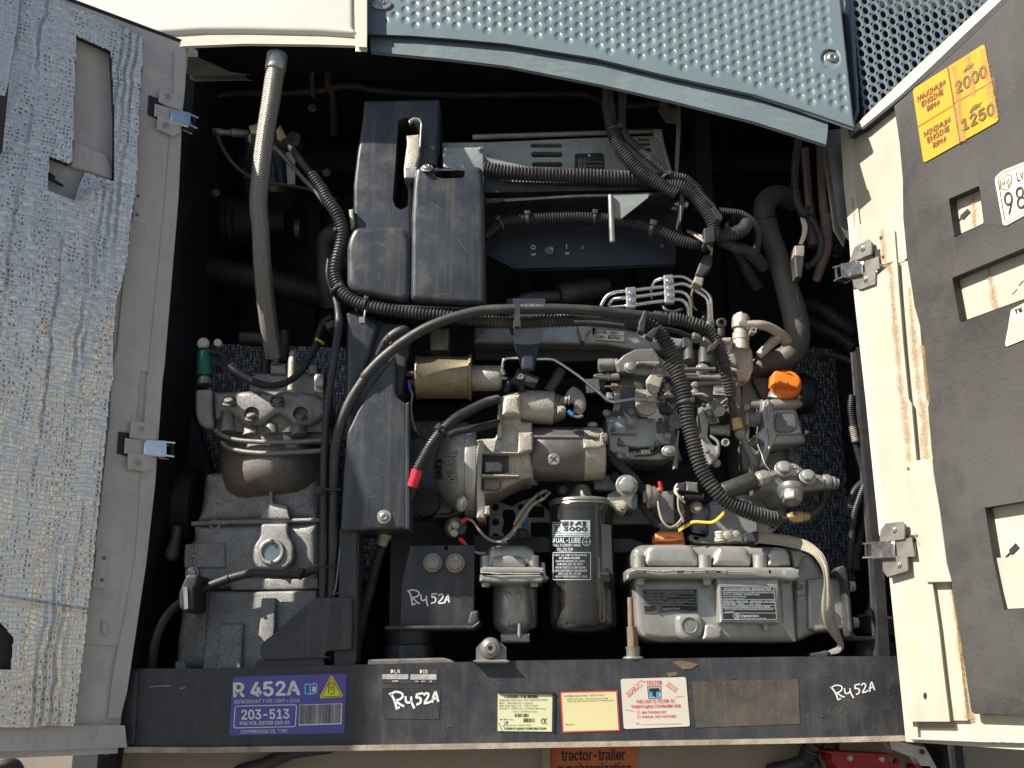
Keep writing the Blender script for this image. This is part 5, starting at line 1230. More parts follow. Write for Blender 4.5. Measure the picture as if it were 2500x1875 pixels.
b = NB(); prism(b, rnd([(1020, 35), (1180, 30), (1185, 130), (1020, 130)], 10), .15, .2); prism(b, rnd([(1390, 30), (1480, 40), (1490, 130), (1380, 130)], 20), .15, .2); O('valve_lug', b, 'alu', vb, bevel=.005)
b = NB(); turn(b, (1245, -90, .13), (1232, 290, .13), [(0, 20), (.08, 38), (.3, 42), (1, 40)], 18); O('valve_stem', b, 'dusty', vb)
T(600, 450, 640)
b = NB(); tube(b, [(-40, 1300, .2), (120, 1310, .2), (260, 1320, .2), (330, 1300, .2)], 62, seg=14); tube(b, [(330, 1240, .18), (330, 1340, .18), (320, 1500, .18)], 40, seg=12); tube(b, [(170, 1350, .2), (170, 1640, .2)], 44, seg=12); O('valve_pipe', b, 'rubber', vb)
wr = TH('sensor_wiring', 'thin corrugated conduit looping from the green sensor over the compressor head', 'conduit', (1000, 1000, .1))
T(400, 880, 560)
k0 = [(TL[0]+x*TL[2], TL[1]+y_*TL[2], d) for x, y_, d in [(545, -60, .11), (600, 20, .10), (700, 110, .09), (850, 200, .085), (1000, 243, .08), (1150, 225, .08), (1290, 140, .08), (1380, 30, .08)]]
T(600, 450, 640)
k1 = [(TL[0]+x*TL[2], TL[1]+y_*TL[2], d) for x, y_, d in [(520, 1500, .08), (585, 1380, .08), (620, 1260, .08), (660, 1170, .08), (725, 1120, .08)]]
T(0, 0, 2500, 2500)
b = NB(); tube(b, [(492, 858, .12)]+k0+k1, 10, seg=12, corr=5); O('conduit_body', b, 'conduit_b', wr)
T(600, 450, 640)
for X, Y, a in ((630, 1330, -65),): tie(wr, X, Y, .08, a, 40, 14, mat='yellow')
b = NB(); prism(b, rnd([(660, 1170), (740, 1140), (760, 1190), (690, 1225)], 8), .05, .09); O('connector', b, 'engdd', wr, bevel=.002)
T(400, 880, 560); tie(wr, 645, 60, .098, 45, 42, 12, mat='yellow', head=0)

# ================================================================ BLACK BELT GUARD
T(0, 0, 2500, 2500)
gd = TH('belt_guard', 'tall moulded black plastic belt guard in the middle of the bay', 'guard', (1000, 700, .03))
b = NB()
prism(b, rnd([(888, 244), (1074, 240), (1073, 300), (1066, 402), (1030, 403), (1010, 430), (1006, 500), (1006, 760), (866, 760), (862, 640), (862, 450), (870, 380), (884, 290)], 8), .042, .16,
      holes=[[(972, 294), (984, 288), (1000, 288), (1018, 310), (1026, 330), (1020, 402), (1006, 430), (1004, 485), (994, 505), (979, 512), (965, 505), (958, 486)]])
O('upper_shell', b, 'black', gd, bevel=.008, seg=4)
b = NB(); prism(b, rnd([(1014, 406), (1168, 403), (1178, 410), (1182, 452), (1186, 742), (1100, 740), (1002, 732), (1004, 520), (1008, 452)], 14), .0, .12, holes=[rnd([(1058, 422), (1078, 406), (1104, 412), (1136, 418), (1132, 434), (1080, 436), (1066, 432)], 6)])
O('right_box', b, 'black', gd, bevel=.010, seg=4)
b = NB(); prism(b, rnd([(864, 552), (984, 550), (1000, 562), (1004, 590), (1003, 722), (986, 735), (940, 728), (866, 712), (846, 695), (845, 600), (850, 578)], 16), .004, .09); O('left_box', b, 'black', gd, bevel=.012, seg=4)
b = NB(); prism(b, rnd([(846, 756), (890, 762), (935, 785), (998, 790), (998, 860), (985, 960), (844, 1060), (840, 960)], 10), .040, .12); O('neck', b, 'black', gd, bevel=.007, seg=3)
b = NB(); prism(b, rnd([(844, 762), (880, 760), (925, 790), (905, 860), (862, 960), (845, 1010)], 8), .024, .09); O('neck_rib', b, 'black', gd, bevel=.008, seg=4)
b = NB(); prism(b, rnd([(846, 1056), (870, 1004), (910, 935), (946, 885), (964, 866), (966, 955), (974, 973), (994, 985), (998, 1100), (996, 1292), (830, 1296), (836, 1180)], 7), -.004, .09); O('lower_shell', b, 'black', gd, bevel=.006, seg=4)
b = NB(); prism(b, rnd([(990, 985), (999, 980), (1001, 1292), (990, 1292)], 2), -.008, .03); O('lower_edge', b, 'black', gd, bevel=.002)
T(400, 880, 560); bolt(gd, 2125, 1510, -.005, 68, 'pan', 'steel', name='guard_screw')
T(600, 0, 640); bolt(gd, 1528, 1420, -.001, 52, 'pan', 'steel', name='guard_screw', tilt=-30)
T(400, 1260, 560)
b = NB(); prism(b, [(1712, 150), (1840, 152), (1830, 1420), (1662, 1420), (1662, 1310), (1700, 1290)], .012, .05); prism(b, [(1838, 152), (1882, 156), (1860, 1400), (1828, 1422)], .022, .07); O('leg', b, 'blackpaint', gd, bevel=.003)
b = NB(); prism(b, rnd([(1470, 785), (1812, 780), (1812, 1288), (1560, 1305), (1545, 1345), (1620, 1368), (1400, 1375), (955, 1392), (925, 1330), (928, 1250), (990, 1190), (1400, 830)], 20), -.002, .02); O('foot_gusset', b, 'blackpaint', gd, bevel=.003, seg=3)
b = NB(); prism(b, [(910, 1395), (1530, 1375), (1540, 1440), (1600, 1460), (880, 1475)], .006, .06); O('foot_pad', b, 'blackpaint', gd, bevel=.003)
b = NB(); tube(b, [(1712, 170, .015), (1690, 400, .012), (1655, 700, .012), (1625, 745, .012), (1660, 750, .014), (1700, 730, .016)], 7, seg=8); O('wire_clip', b, 'steeld', gd)
T(0, 0, 2500, 2500)
scuffs(gd, 1015, 440, 1175, 730, 10, -.0003, 11, 40, 1.3); scuffs(gd, 862, 570, 990, 715, 10, .0037, 12, 34, 1.6); scuffs(gd, 850, 1070, 990, 1285, 10, -.0043, 13, 44, 1.6)
# bracket seen in the guard slot
T(600, 0, 640)
sb = TH('slot_bracket', 'light grey cast bracket with a bent wire seen through the slot of the black guard', 'bracket', (1400, 1300, .06))
b = NB(); prism(b, rnd([(1352, 1140), (1475, 1128), (1470, 1300), (1440, 1410), (1450, 1500), (1335, 1502), (1332, 1420), (1360, 1200)], 14), .028, .09); O('bracket_body', b, 'dusty', sb, bevel=.004, seg=3)
b = NB(); prism(b, rnd([(1338, 1412), (1448, 1405), (1450, 1500), (1335, 1502)], 8), .020, .06); O('bracket_foot', b, 'steel', sb, bevel=.003)
b = NB(); prism(b, rnd([(1372, 1012), (1420, 985), (1470, 992), (1492, 1030), (1478, 1240), (1462, 1240), (1474, 1040), (1455, 1012), (1420, 1008), (1378, 1040)], 6), .010, .02); O('bent_rod', b, 'steel', sb, bevel=.002)
# small upright bracket left of the guard
T(600, 450, 640)
b = NB(); prism(b, rnd([(868, 210), (910, 205), (915, 345), (885, 380)], 8), .03, .06); o = O('guard_bracket', b, 'dusty', None, bevel=.003); tag(o, 'small dusty tab bracket at the left edge of the black guard', 'bracket')
b = NB(); tube(b, [(1120, 1440, .03), (1180, 1340, .012), (1250, 1270, .006), (1340, 1230, .006), (1390, 1290, .02)], [30, 40, 44, 40, 30], seg=14); o = O('hose_end', b, 'rubber'); tag(o, 'bulging cable boot behind the arching cable on the guard neck', 'boot')

# ================================================================ GENERATOR
T(1200, 0, 640)
gn = TH('generator', 'grey generator with cooling slots above the engine', 'generator', (600, 1300, .1))
slots = [rrect(328, 1211, 596, 1246, 16), rrect(333, 1280, 600, 1326, 20), rrect(338, 1368, 600, 1408, 18), rrect(340, 1612, 610, 1655, 18)]
slots += [[(1230, 1172), (1330, 1170), (1332, 1188), (1235, 1190)], [(1240, 1208), (1335, 1206), (1338, 1228), (1248, 1230)], [(1265, 1250), (1345, 1248), (1348, 1278), (1285, 1280)]]
b = NB(); prism(b, rnd([(-420, 1200), (0, 1195), (700, 1165), (1360, 1140), (1400, 1150), (1480, 1340), (1515, 1480), (1500, 1659), (1200, 1670), (0, 1690), (-420, 1700)], 16), .085, .10, holes=[s[::-1] for s in slots]); O('casing', b, 'genpaint', gn, bevel=.003)
b = NB(); prism(b, [(-400, 1215), (1380, 1165), (1480, 1500), (1480, 1650), (-400, 1690)], .118, .25); O('winding_core', b, 'deep', gn)
b = NB(); turn(b, (-160, 1158, .088), (1380, 1108, .088), [(0, 24), (1, 22)], 16); O('tie_rod', b, 'steeld', gn)
b = NB(); prism(b, rnd([(1368, 1082), (1440, 1085), (1460, 1200), (1520, 1420), (1530, 1659), (1495, 1659), (1480, 1440), (1430, 1230), (1400, 1160), (1370, 1150)], 8), .078, .2); O('end_bell', b, 'genpaint', gn, bevel=.004)
pl = plate('rating_plate', [(705, 1298), (930, 1290), (948, 1310), (958, 1610), (718, 1612), (700, 1560)], 'black_ink', gn, .084, .001, 'small black rating plate with white lines', 10)
b = NB(); stroke(b, [[(735, 1330), (735, 1420)], [(790, 1330), (790, 1420)], [(800, 1365), (935, 1362)], [(800, 1402), (935, 1400)], [(760, 1340), (760, 1415)]], 3, .0824)
txt(b, 'TK 50 24', (752, 1420), (752, 1345), 16, .0824, up=(-1, 0)); txt(b, '1AC 6 08', (785, 1420), (785, 1345), 14, .0824, up=(-1, 0)); txt(b, '107', (820, 1360), (820, 1340), 14, .0824, up=(-1, 0)); O('lettering', b, 'grey_ink', pl)
bolt(pl, 824, 1312, .083, 10, 'pan', 'white_ink', name='rivet')
T(600, 0, 640)
jb = TH('junction_box', 'pale metal junction box with two screws between guard and generator', 'junction box', (1830, 1400, .06))
b = NB(); prism(b, rnd([(1665, 1245), (2008, 1238), (2012, 1500), (1980, 1700), (1668, 1700)], 8), .048, .085); O('box', b, 'genpaint', jb, bevel=.003)
bolt(jb, 1698, 1266, .047, 26, 'pan', 'steel', name='screw'); bolt(jb, 1980, 1260, .047, 26, 'pan', 'steeld', name='screw')
T(0, 0, 2500, 2500)
gc = TH('generator_conduit', 'pale dusty corrugated conduit running level across the generator front', 'conduit', (1350, 430, .05))
b = NB(); tube(b, [(1183, 416, .055), (1260, 424, .05), (1400, 431, .05), (1520, 436, .052), (1560, 438, .056), (1640, 446, .07)], 21, seg=20, corr=8.3, deep=.74); O('conduit_body', b, 'conduit', gc)
b = NB(); prism(b, [(1183, 442), (1640, 452), (1640, 462), (1183, 470)], .06, .09); o = O('dark_bar', b, 'rubber', gc)

# shelf, bracket and switch panel
T(1200, 450, 640)
sp = TH('switch_panel', 'dark blue black steel panel with an on-off toggle switch', 'panel', (500, 500, .12))
b = NB(); prism(b, [(-60, 145), (100, 130), (700, 92), (1590, 66), (1630, 72), (1600, 84), (700, 104), (100, 142), (-60, 160)], .05, .14); prism(b, [(-60, 145), (700, 92), (1590, 66), (1590, 320), (1610, 420), (-60, 420)], .136, .14); O('shelf', b, 'blackpaint', sp, bevel=.001)
b = NB(); prism(b, rnd([(-150, 540), (150, 380), (1200, 330), (1552, 420), (1552, 665), (900, 692), (188, 708)], 8), .115, .13); O('panel_face', b, 'panelblue', sp, bevel=.001)
b = NB(); stroke(b, [circ(352, 532, 16, 20)+[circ(352, 532, 16, 20)[0]], [(633, 506), (634, 542)]], 6, .1144); txt(b, 'OFF', (333, 600), (377, 600), 16, .1144, bold=.03); txt(b, 'ON', (621, 590), (654, 590), 15, .1144, bold=.03); O('lettering', b, 'white_ink', sp)
b = NB(); lathe(b, 487, 560, .115, [(0, 42), (16, 42), (18, 30)], 6); lathe(b, 487, 560, .112, [(0, 24), (30, 22), (32, 1)], 18); O('switch_nut', b, 'steeld', sp, bevel=.0006)
b = NB(); turn(b, (490, 556, .108), (512, 542, .092), [(0, 9), (.7, 14), (.9, 15), (1, 8)], 14); O('toggle', b, 'steel', sp)
bolt(sp, 768, 532, .114, 17, 'pan', 'steeld', name='screw'); bolt(sp, 1438, 520, .114, 17, 'pan', 'steeld', name='screw')
hb = TH('hanging_bracket', 'grey welded bracket with a rod hanging over the switch panel', 'bracket', (1100, 200, .05))
b = NB(); prism(b, [(1028, 98), (1320, 86), (1318, 106), (1098, 280), (1036, 276)], .045, .05); O('gusset', b, 'genpaint', hb, bevel=.001)
b = NB(); turn(b, (1005, 96, .042), (1020, 488, .042), [(0, 23), (.97, 24), (1, 20)], 18); O('rod', b, 'steel', hb)
bk = TH('end_bracket', 'black oval bracket with a through bolt at the right end of the shelf', 'bracket', (1605, 200, .06))
b = NB(); prism(b, rnd([(1585, 70), (1625, 72), (1632, 180), (1600, 320), (1588, 310), (1590, 180)], 8), .03, .09); O('bracket_plate', b, 'rubber', bk, bevel=.002)
b = NB(); turn(b, (1545, 165, .045), (1660, 170, .045), [(0, 14), (.15, 14), (.16, 32), (.36, 32), (.37, 14), (.7, 14), (.71, 34), (.95, 34), (1, 12)], 6); O('through_bolt', b, 'steel', bk)
b = NB(); turn(b, (1520, 200, .06), (1585, 210, .06), [(0, 18), (1, 18)], 8); O('lower_nut', b, 'steeld', bk)
T(1200, 0, 640)
b = NB(); prism(b, [(1428, 835), (1560, 850), (1590, 950), (1500, 940)], .05, .09); prism(b, [(1560, 850), (1592, 900), (1592, 1100), (1570, 1480), (1555, 1480), (1570, 1100)], .05, .06); o = O('roof_hanger', b, 'steeld', None, bevel=.001); tag(o, 'thin steel hanger strap coming down from the roof right of the generator', 'bracket')
b = NB(); prism(b, [(1735, 850), (1830, 880), (1845, 1450), (1860, 1700), (1740, 1700)], .22, .26); o = O('bay_post', b, 'panelblue', None, bevel=.003); tag(o, 'dark upright post in the shade right of the generator', 'post')

# black conduit under the shelf
T(1200, 450, 640)
uc = TH('shelf_conduit', 'black corrugated conduit arching over the switch panel', 'conduit', (700, 300, .08))
b = NB(); tube(b, [(-60, 440, .07), (20, 370, .07), (120, 320, .07), (300, 300, .07), (550, 285, .07), (850, 288, .07), (1150, 325, .07), (1400, 395, .07), (1600, 480, .065), (1720, 500, .06), (1800, 470, .05)], [52, 52, 52, 54, 54, 54, 54, 55, 55, 55, 52], seg=18, corr=23); O('conduit_body', b, 'conduit_b', uc)
tie(uc, 305, 300, .068, -3, 55, 24); tie(uc, 870, 290, .068, 3, 55, 24); tie(uc, 1350, 385, .068, 15, 56, 30); tie(uc, 75, 340, .068, -30, 56, 24, mat='rubber')

# big looms top right
T(1200, 0, 640)
tl = TH('roof_loom', 'thick dusty corrugated loom dropping from the roof across the generator', 'loom', (1100, 1200, .03))
b = NB(); tube(b, [(985, 700, .09), (985, 820, .06), (990, 930, .035), (1010, 1050, .03), (1060, 1200, .03), (1150, 1340, .03), (1290, 1470, .03), (1450, 1570, .03), (1560, 1640, .03)], [48, 50, 54, 56, 58, 60, 60, 58, 56], seg=20, corr=21); O('loom_sleeve', b, 'conduit', tl)
tie(tl, 1035, 1095, .028, 80, 62, 26, side=1)
tl2 = TH('roof_loom', 'thinner corrugated loom beside the thick one dropping from the roof', 'loom', (1200, 1200, .03))
b = NB(); tube(b, [(1110, 720, .09), (1100, 850, .05), (1095, 960, .035), (1105, 1080, .03), (1150, 1170, .03), (1260, 1270, .028), (1400, 1390, .028), (1520, 1480, .028), (1640, 1510, .028), (1740, 1600, .03), (1780, 1659, .035)], 38, seg=16, corr=20); O('loom_sleeve', b, 'conduit', tl2)
tie(tl2, 1470, 1490, .03, 60, 46, 22)
T(1200, 450, 640)
tl3 = TH('engine_loom', 'corrugated loom turning down beside the end bracket to the cable junction', 'loom', (1700, 150, .04))
b = NB(); tube(b, [(1440, 10, .035), (1580, 20, .03), (1700, 80, .03), (1800, 190, .03), (1860, 300, .03), (1880, 400, .035), (1860, 440, .04)], [56, 60, 64, 62, 58, 54, 48], seg=20, corr=21); O('loom_sleeve', b, 'conduit', tl3)
b = NB(); tube(b, [(1740, 40, .02), (1800, 110, .018), (1880, 190, .018)], 22, seg=12, corr=15); O('thin_sleeve', b, 'conduit_b', tl3)
tl4 = TH('loop_conduit', 'fat corrugated conduit looping in a tight bend beside the coolant pipe', 'conduit', (2050, 400, .04))
b = NB(); tube(b, [(1840, 425, .05), (1930, 430, .045), (2050, 415, .04), (2120, 380, .04), (2150, 330, .05), (2120, 300, .07), (2050, 300, .085)], [50, 62, 64, 58, 56, 50, 44], seg=20, corr=22); tube(b, [(1930, 470, .06), (2050, 530, .055), (2150, 560, .06), (2230, 620, .08), (2300, 700, .1)], 52, seg=18, corr=22); O('conduit_body', b, 'conduit', tl4)
b = NB(); prism(b, rnd([(1790, 370), (1880, 350), (1890, 480), (1800, 500)], 16), .02, .06); prism(b, rnd([(1850, 200), (1890, 180), (1955, 270), (1940, 310), (1900, 290)], 8), -.0, .04); prism(b, rnd([(1960, 340), (2000, 300), (2010, 380), (1980, 390)], 8), .03, .06); O('tape_and_ties', b, 'blkhose', tl4, bevel=.002)
b = NB(); tube(b, [(1660, 400, .06), (1730, 440, .04), (1800, 490, .03), (1860, 560, .04)], 11, seg=8); tube(b, [(1650, 390, .07), (1740, 425, .05), (1820, 470, .03)], 11, seg=8); tube(b, [(1840, 500, .05), (1860, 540, .05), (1850, 600, .055)], 10, seg=8); o = O('grey_wires', b, 'wire', tl4)
tl5 = TH('outer_conduit', 'thin corrugated conduit arching right from the junction and down', 'conduit', (2200, 300, .05))
b = NB(); tube(b, [(1920, 225, .05), (2020, 235, .045), (2120, 255, .045), (2210, 320, .05), (2250, 420, .06), (2240, 520, .07), (2200, 600, .08)], 33, seg=14, corr=19); O('conduit_body', b, 'conduit', tl5)
tl6 = TH('falling_conduit', 'black corrugated conduit disappearing down behind the coolant pipe', 'conduit', (2170, 700, .12))
b = NB(); tube(b, [(2070, 560, .09), (2120, 640, .10), (2180, 760, .12), (2250, 860, .14)], 52, seg=16, corr=24); O('conduit_body', b, 'conduit_b', tl6)
tie(tl6, 2200, 600, .08, 50, 50, 26)
cn = TH('wire_connector', 'dark plastic plug with a pale end hanging under the cable junction', 'connector', (1800, 650, .08))
b = NB(); prism(b, rnd([(1790, 590), (1868, 570), (1860, 700), (1780, 780), (1722, 760), (1750, 680)], 10), .07, .10); O('plug', b, 'rubber', cn, bevel=.003)
b = NB(); prism(b, rnd([(1722, 770), (1795, 790), (1780, 860), (1700, 830)], 12), .07, .10); O('socket', b, 'wire', cn, bevel=.003)
b = NB(); tube(b, [(1730, 840, .09), (1690, 920, .10), (1695, 1020, .11), (1730, 1060, .12)], 9, seg=8); O('tail_wire', b, 'wire', cn)
# ================================================================ ENGINE
frame()
def gp_(tile, P): return px(*tile, P)
C2 = (940, 850, 560, 2212); C3 = (1460, 820, 600, 2212); D2 = (940, 1230, 600, 2212); D3 = (1500, 1230, 620, 2212); B2 = (1200, 450, 640, 2212)
D1 = (400, 1260, 560, 2212)
def use(t): T(*t)
# ---- engine block behind everything
eb = TH('engine_block', 'oily dark grey engine block and front plate behind the starter', 'engine', (1300, 1200, .2)) if False else None
use(C2); eb = TH('engine_block', 'grey engine block with an inspection plate behind the starter motor', 'engine', (1300, 1000, .2))
b = NB(); prism(b, rnd([(220, 690), (1100, 690), (1900, 900), (2212, 1100), (3300, 1100), (3300, 2300), (60, 2300), (60, 900)], 20), .27, .5); O('block', b, 'gapblack', eb, bevel=.006)  # block coloured near black for the shaded gaps between components
b = NB(); prism(b, rnd([(250, 700), (620, 690), (700, 820), (720, 900), (680, 1300), (760, 1600), (600, 1640), (230, 1630), (225, 900)], 12), .165, .22); O('side_plate', b, 'engd', eb, bevel=.004)
b = NB(); stroke(b, [[(345, 735), (345, 860)], [(345, 735), (420, 735), (420, 790), (445, 790), (445, 860)], [(330, 718), (452, 718)]], 5, .164); O('cast_mark', b, 'engdd', eb)
b = NB(); prism(b, rnd([(240, 1480), (560, 1400), (680, 1500), (650, 1600), (240, 1625)], 40), .158, .2); O('lower_boss', b, 'engd', eb, bevel=.006)
b = NB(); disc(b, 385, 1480, .135, .2, 140); ball(b, 385, 1480, .150, 134, (1, .35, 1)); O('core_plug', b, 'rubber', eb)
for X, Y, r in ((330, 1000, 90), (350, 1180, 80)):
    b = NB(); ball(b, X, Y, .175, r, (1.1, .4, 1)); O('cast_bulge', b, 'engdd', eb)
# front plate with holes (below the starter)
use(D2)
b = NB(); prism(b, rnd([(820, -30), (940, -60), (1140, 20), (1240, -40), (1330, -60), (1480, 60), (1560, 60), (1560, 400), (1480, 425), (815, 430), (815, 340), (935, 300), (930, 60)], 12), .150, .17,
      holes=[circ(993, 32, 33, 14)[::-1], circ(993, 165, 33, 14)[::-1], circ(995, 297, 33, 14)[::-1], circ(1225, 30, 30, 14)[::-1], rnd([(1050, 90), (1075, 50), (1150, 50), (1178, 90), (1170, 160), (1175, 250), (1140, 300), (1075, 300), (1050, 240), (1072, 160)], 24), rrect(1290, 20, 1435, 125, 10), rrect(1310, 165, 1480, 310, 20)])
O('holed_plate', b, 'engd', eb, bevel=.0025)
b = NB(); prism(b, [(820, 300), (1500, 315), (1500, 420), (820, 425)], .143, .16); prism(b, [(1400, 330), (2212, 330), (2300, 360), (2300, 420), (1400, 420)], .13, .16); O('lower_ledge', b, 'engdd', eb, bevel=.003)
use(C3)
b = NB(); prism(b, rnd([(-320, 1240), (80, 1240), (260, 1270), (300, 1300), (350, 1530), (1000, 1560), (1000, 1700), (-320, 1700)], 10), .165, .2); O('tappet_cover', b, 'engd', eb, bevel=.004)
b = NB(); prism(b, rnd([(990, 1500), (1100, 1440), (1650, 1400), (1700, 1640), (1560, 1800), (960, 1800)], 20), .150, .25); O('rear_housing', b, 'eng', eb, bevel=.006)
use(D3)
b = NB(); prism(b, rnd([(650, 260), (800, 290), (830, 0), (1000, 0), (1240, 60), (1260, 350), (700, 352), (640, 320)], 20), .135, .2, holes=[circ(716, 288, 28, 14)[::-1]]); O('front_flange', b, 'eng', eb, bevel=.003)
b = NB(); prism(b, [(650, 20), (810, 20), (810, 260), (680, 240), (640, 120)], .128, .15); O('blue_black_bracket', b, 'panelblue', eb, bevel=.002)

# ---- intake manifold with model plate
use(B2)
im = TH('intake_manifold', 'grey engine top cover carrying a small engine model plate', 'manifold', (800, 1280, .15))
b = NB(); prism(b, rnd([(-150, 1200), (730, 1170), (1130, 1215), (1420, 1270), (1640, 1300), (1640, 1400), (1240, 1400), (960, 1350), (0, 1345), (-150, 1340)], 16), .155, .3); O('cover', b, 'eng', im, bevel=.008, seg=3)
b = NB(); prism(b, rnd([(720, 1190), (780, 1172), (842, 1190), (842, 1230), (800, 1260), (790, 1320), (760, 1325), (735, 1250)], 14), .135, .17); O('cast_lug', b, 'eng', im, bevel=.004)
b = NB(); prism(b, rnd([(-520, 1230), (-360, 1210), (-370, 1400), (-520, 1400)], 8), .14, .2); 
turn(b, (-480, 1260, .16), (-420, 1265, .16), [(0, 90), (1, 90)], 26); O('throttle_end', b, 'eng', im, bevel=.003)
ep = plate('model_plate', [(883, 1222), (1125, 1236), (1125, 1330), (883, 1313)], 'whiteplate', im, .1535, .001, 'small white engine model plate', 6)
b = NB(); y = .1519; txt(b, 'ENG.MODEL   -TK486V-', (886, 1258), (1068, 1266), 24, y, bold=.01); txt(b, 'E/NO    K54744', (894, 1298), (1080, 1308), 24, y, bold=.02); stroke(b, [[(985, 1274), (1110, 1280)], [(883, 1222), (1125, 1236), (1125, 1330), (883, 1313), (883, 1222)]], 3.5, y); O('lettering', b, 'black_ink', ep)
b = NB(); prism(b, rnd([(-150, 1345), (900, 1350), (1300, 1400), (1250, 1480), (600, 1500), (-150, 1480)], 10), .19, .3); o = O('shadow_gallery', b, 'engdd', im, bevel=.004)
# hose and strap above
wh = TH('intake_hose', 'dusty black intake hose with a flared cuff behind the arching cable', 'hose', (500, 930, .2))
b = NB(); tube(b, [(180, 1000, .16), (300, 960, .16), (450, 950, .17), (620, 940, .18)], [40, 50, 52, 52], seg=16); O('pipe', b, 'rubber', wh)
b = NB(); turn(b, (560, 930, .17), (950, 850, .22), [(0, 70), (.1, 90), (.3, 92), (.6, 100), (1, 100)], 24); O('cuff', b, 'rubber', wh)
cb = TH('cable_bracket', 'dark blue steel bracket tapering down to a clip on the fuel pipe', 'bracket', (300, 1250, .02))
b = NB(); prism(b, [(136, 970), (448, 970), (448, 1040), (440, 1200), (405, 1320), (372, 1480), (355, 1560), (258, 1560), (240, 1480), (192, 1320), (150, 1190), (136, 1040)], .028, .035); O('bracket_plate', b, 'panelblue', cb, bevel=.0015)
b = NB(); prism(b, rnd([(258, 1440), (285, 1415), (335, 1415), (358, 1440), (362, 1530), (348, 1560), (265, 1562), (250, 1535)], 6), .005, .02); O('clip', b, 'panelblue', cb, bevel=.003)
b = NB(); prism(b, [(190, 1150), (240, 1153), (238, 1195), (190, 1195)], -.048, -.036); prism(b, [(203, 1012), (238, 1012), (232, 1175), (198, 1175)], -.044, -.040); O('cable_tie', b, 'rubber', cb, bevel=.001)
# fuel pipe
b = NB(); use(C2)
tube(b, [(1138, 280, .06), (1133, 215, .055), (1135, 150, .052), (1150, 110, .05), (1200, 98, .05), (1330, 100, .045), (1480, 104, .045), (1600, 106, .045), (1660, 130, .05), (1760, 195, .055), (1880, 280, .06), (2000, 380, .06), (2100, 460, .06), (2170, 510, .06), (2215, 518, .06)], 16, seg=12)
fp = O('fuel_pipe', b, 'chrome'); tag(fp, 'bright bent steel fuel pipe from the yellow solenoid across to the injection pump', 'pipe')
use(C3)
b = NB(); tube(b, [(-10, 480, .06), (60, 560, .06), (120, 590, .06), (200, 585, .06), (330, 565, .06)], 15, seg=12); turn(b, (325, 568, .06), (525, 570, .06), [(0, 40), (.08, 40), (.1, 22), (.55, 22), (.6, 34), (.95, 34), (1, 10)], 12); O('pipe_end', b, 'steel', fp)
# ---- injector pipes
use(B2)
ip = TH('injector_pipes', 'four bright injector pipes held by two screwed clamps on top of the engine', 'pipes', (1500, 950, .1))
for pts in ([(920, 1030, .12), (970, 950, .115), (1040, 912, .11), (1180, 895, .105), (1470, 862, .10), (1580, 842, .10), (1650, 850, .10), (1730, 900, .10), (1800, 950, .10), (1830, 1010, .10), (1832, 1160, .11)],
            [(985, 1020, .125), (1020, 975, .118), (1100, 960, .11), (1250, 945, .105), (1450, 918, .10), (1560, 905, .10), (1620, 915, .10), (1665, 960, .10), (1680, 1040, .11), (1682, 1120, .12)],
            [(1000, 1035, .13), (1100, 1028, .12), (1250, 1010, .105), (1450, 985, .10), (1560, 970, .10), (1620, 985, .10), (1652, 1030, .105), (1660, 1110, .12)],
            [(1350, 960, .14), (1350, 880, .12), (1380, 820, .11), (1450, 795, .10), (1560, 778, .10), (1640, 790, .10), (1740, 860, .10), (1830, 930, .10), (1852, 1000, .10), (1856, 1150, .11)]):
    b = NB(); tube(b, pts, 15.5, seg=12); O('pipe', b, 'chrome', ip)
b = NB(); tube(b, [(1440, 1010, .14), (1470, 1060, .13), (1540, 1080, .13), (1620, 1050, .13)], 17, seg=10); O('return_pipe', b, 'rubber', ip)
def clamp(P, scr):
    b = NB(); prism(b, rnd(P, 8), .083, .092); c_ = O('pipe_clamp', b, 'steel', ip, bevel=.0015)
    for X, Y in scr: bolt(c_, X, Y, .082, 24, 'pan', 'chrome', name='clamp_screw')
clamp([(1132, 870), (1216, 862), (1222, 950), (1218, 1040), (1138, 1038), (1140, 950)], ((1174, 918), (1178, 980)))
clamp([(1452, 766), (1532, 758), (1540, 830), (1548, 920), (1545, 1000), (1464, 998), (1460, 900)], ((1490, 814), (1496, 876), (1500, 938)))
b = NB(); turn(b, (1834, 1150, .11), (1838, 1230, .12), [(0, 20), (.2, 28), (1, 44)], 12); turn(b, (1855, 1140, .12), (1850, 1240, .12), [(0, 26), (1, 34)], 8); O('pipe_nut', b, 'steel', ip)
b = NB(); tube(b, [(1810, 1190, .14), (1800, 1140, .14), (1795, 1090, .15)], 28, seg=12); O('pipe_boot', b, 'rubber', ip)

# ---- big looms in front of the engine
ml = TH('engine_loom', 'long dusty corrugated loom sweeping down in front of the injection pump', 'loom', (1560, 1400, .0))
q = [(TL[0]+x*TL[2], TL[1]+y_*TL[2], d) for x, y_, d in [(1120, 1155, .0), (1200, 1162, .0), (1290, 1175, .0), (1370, 1215, .0), (1440, 1290, .0), (1500, 1390, .0), (1570, 1560, .0)]]
use(C3); q += [(TL[0]+x*TL[2], TL[1]+y_*TL[2], d) for x, y_, d in [(640, 210, .0), (710, 330, .0), (755, 450, .0), (790, 600, .0), (800, 720, .0), (830, 850, .0), (865, 980, .0), (900, 1110, .0), (955, 1240, .0), (1050, 1380, .0), (1180, 1500, .005), (1350, 1580, .01), (1490, 1625, .015), (1600, 1650, .02)]]
use((0, 0, 2500, 2500)); b = NB(); tube(b, q, [19]*5+[19.5]*(len(q)-5), seg=20, corr=8.2, deep=.76); O('loom_sleeve', b, 'conduit', ml)
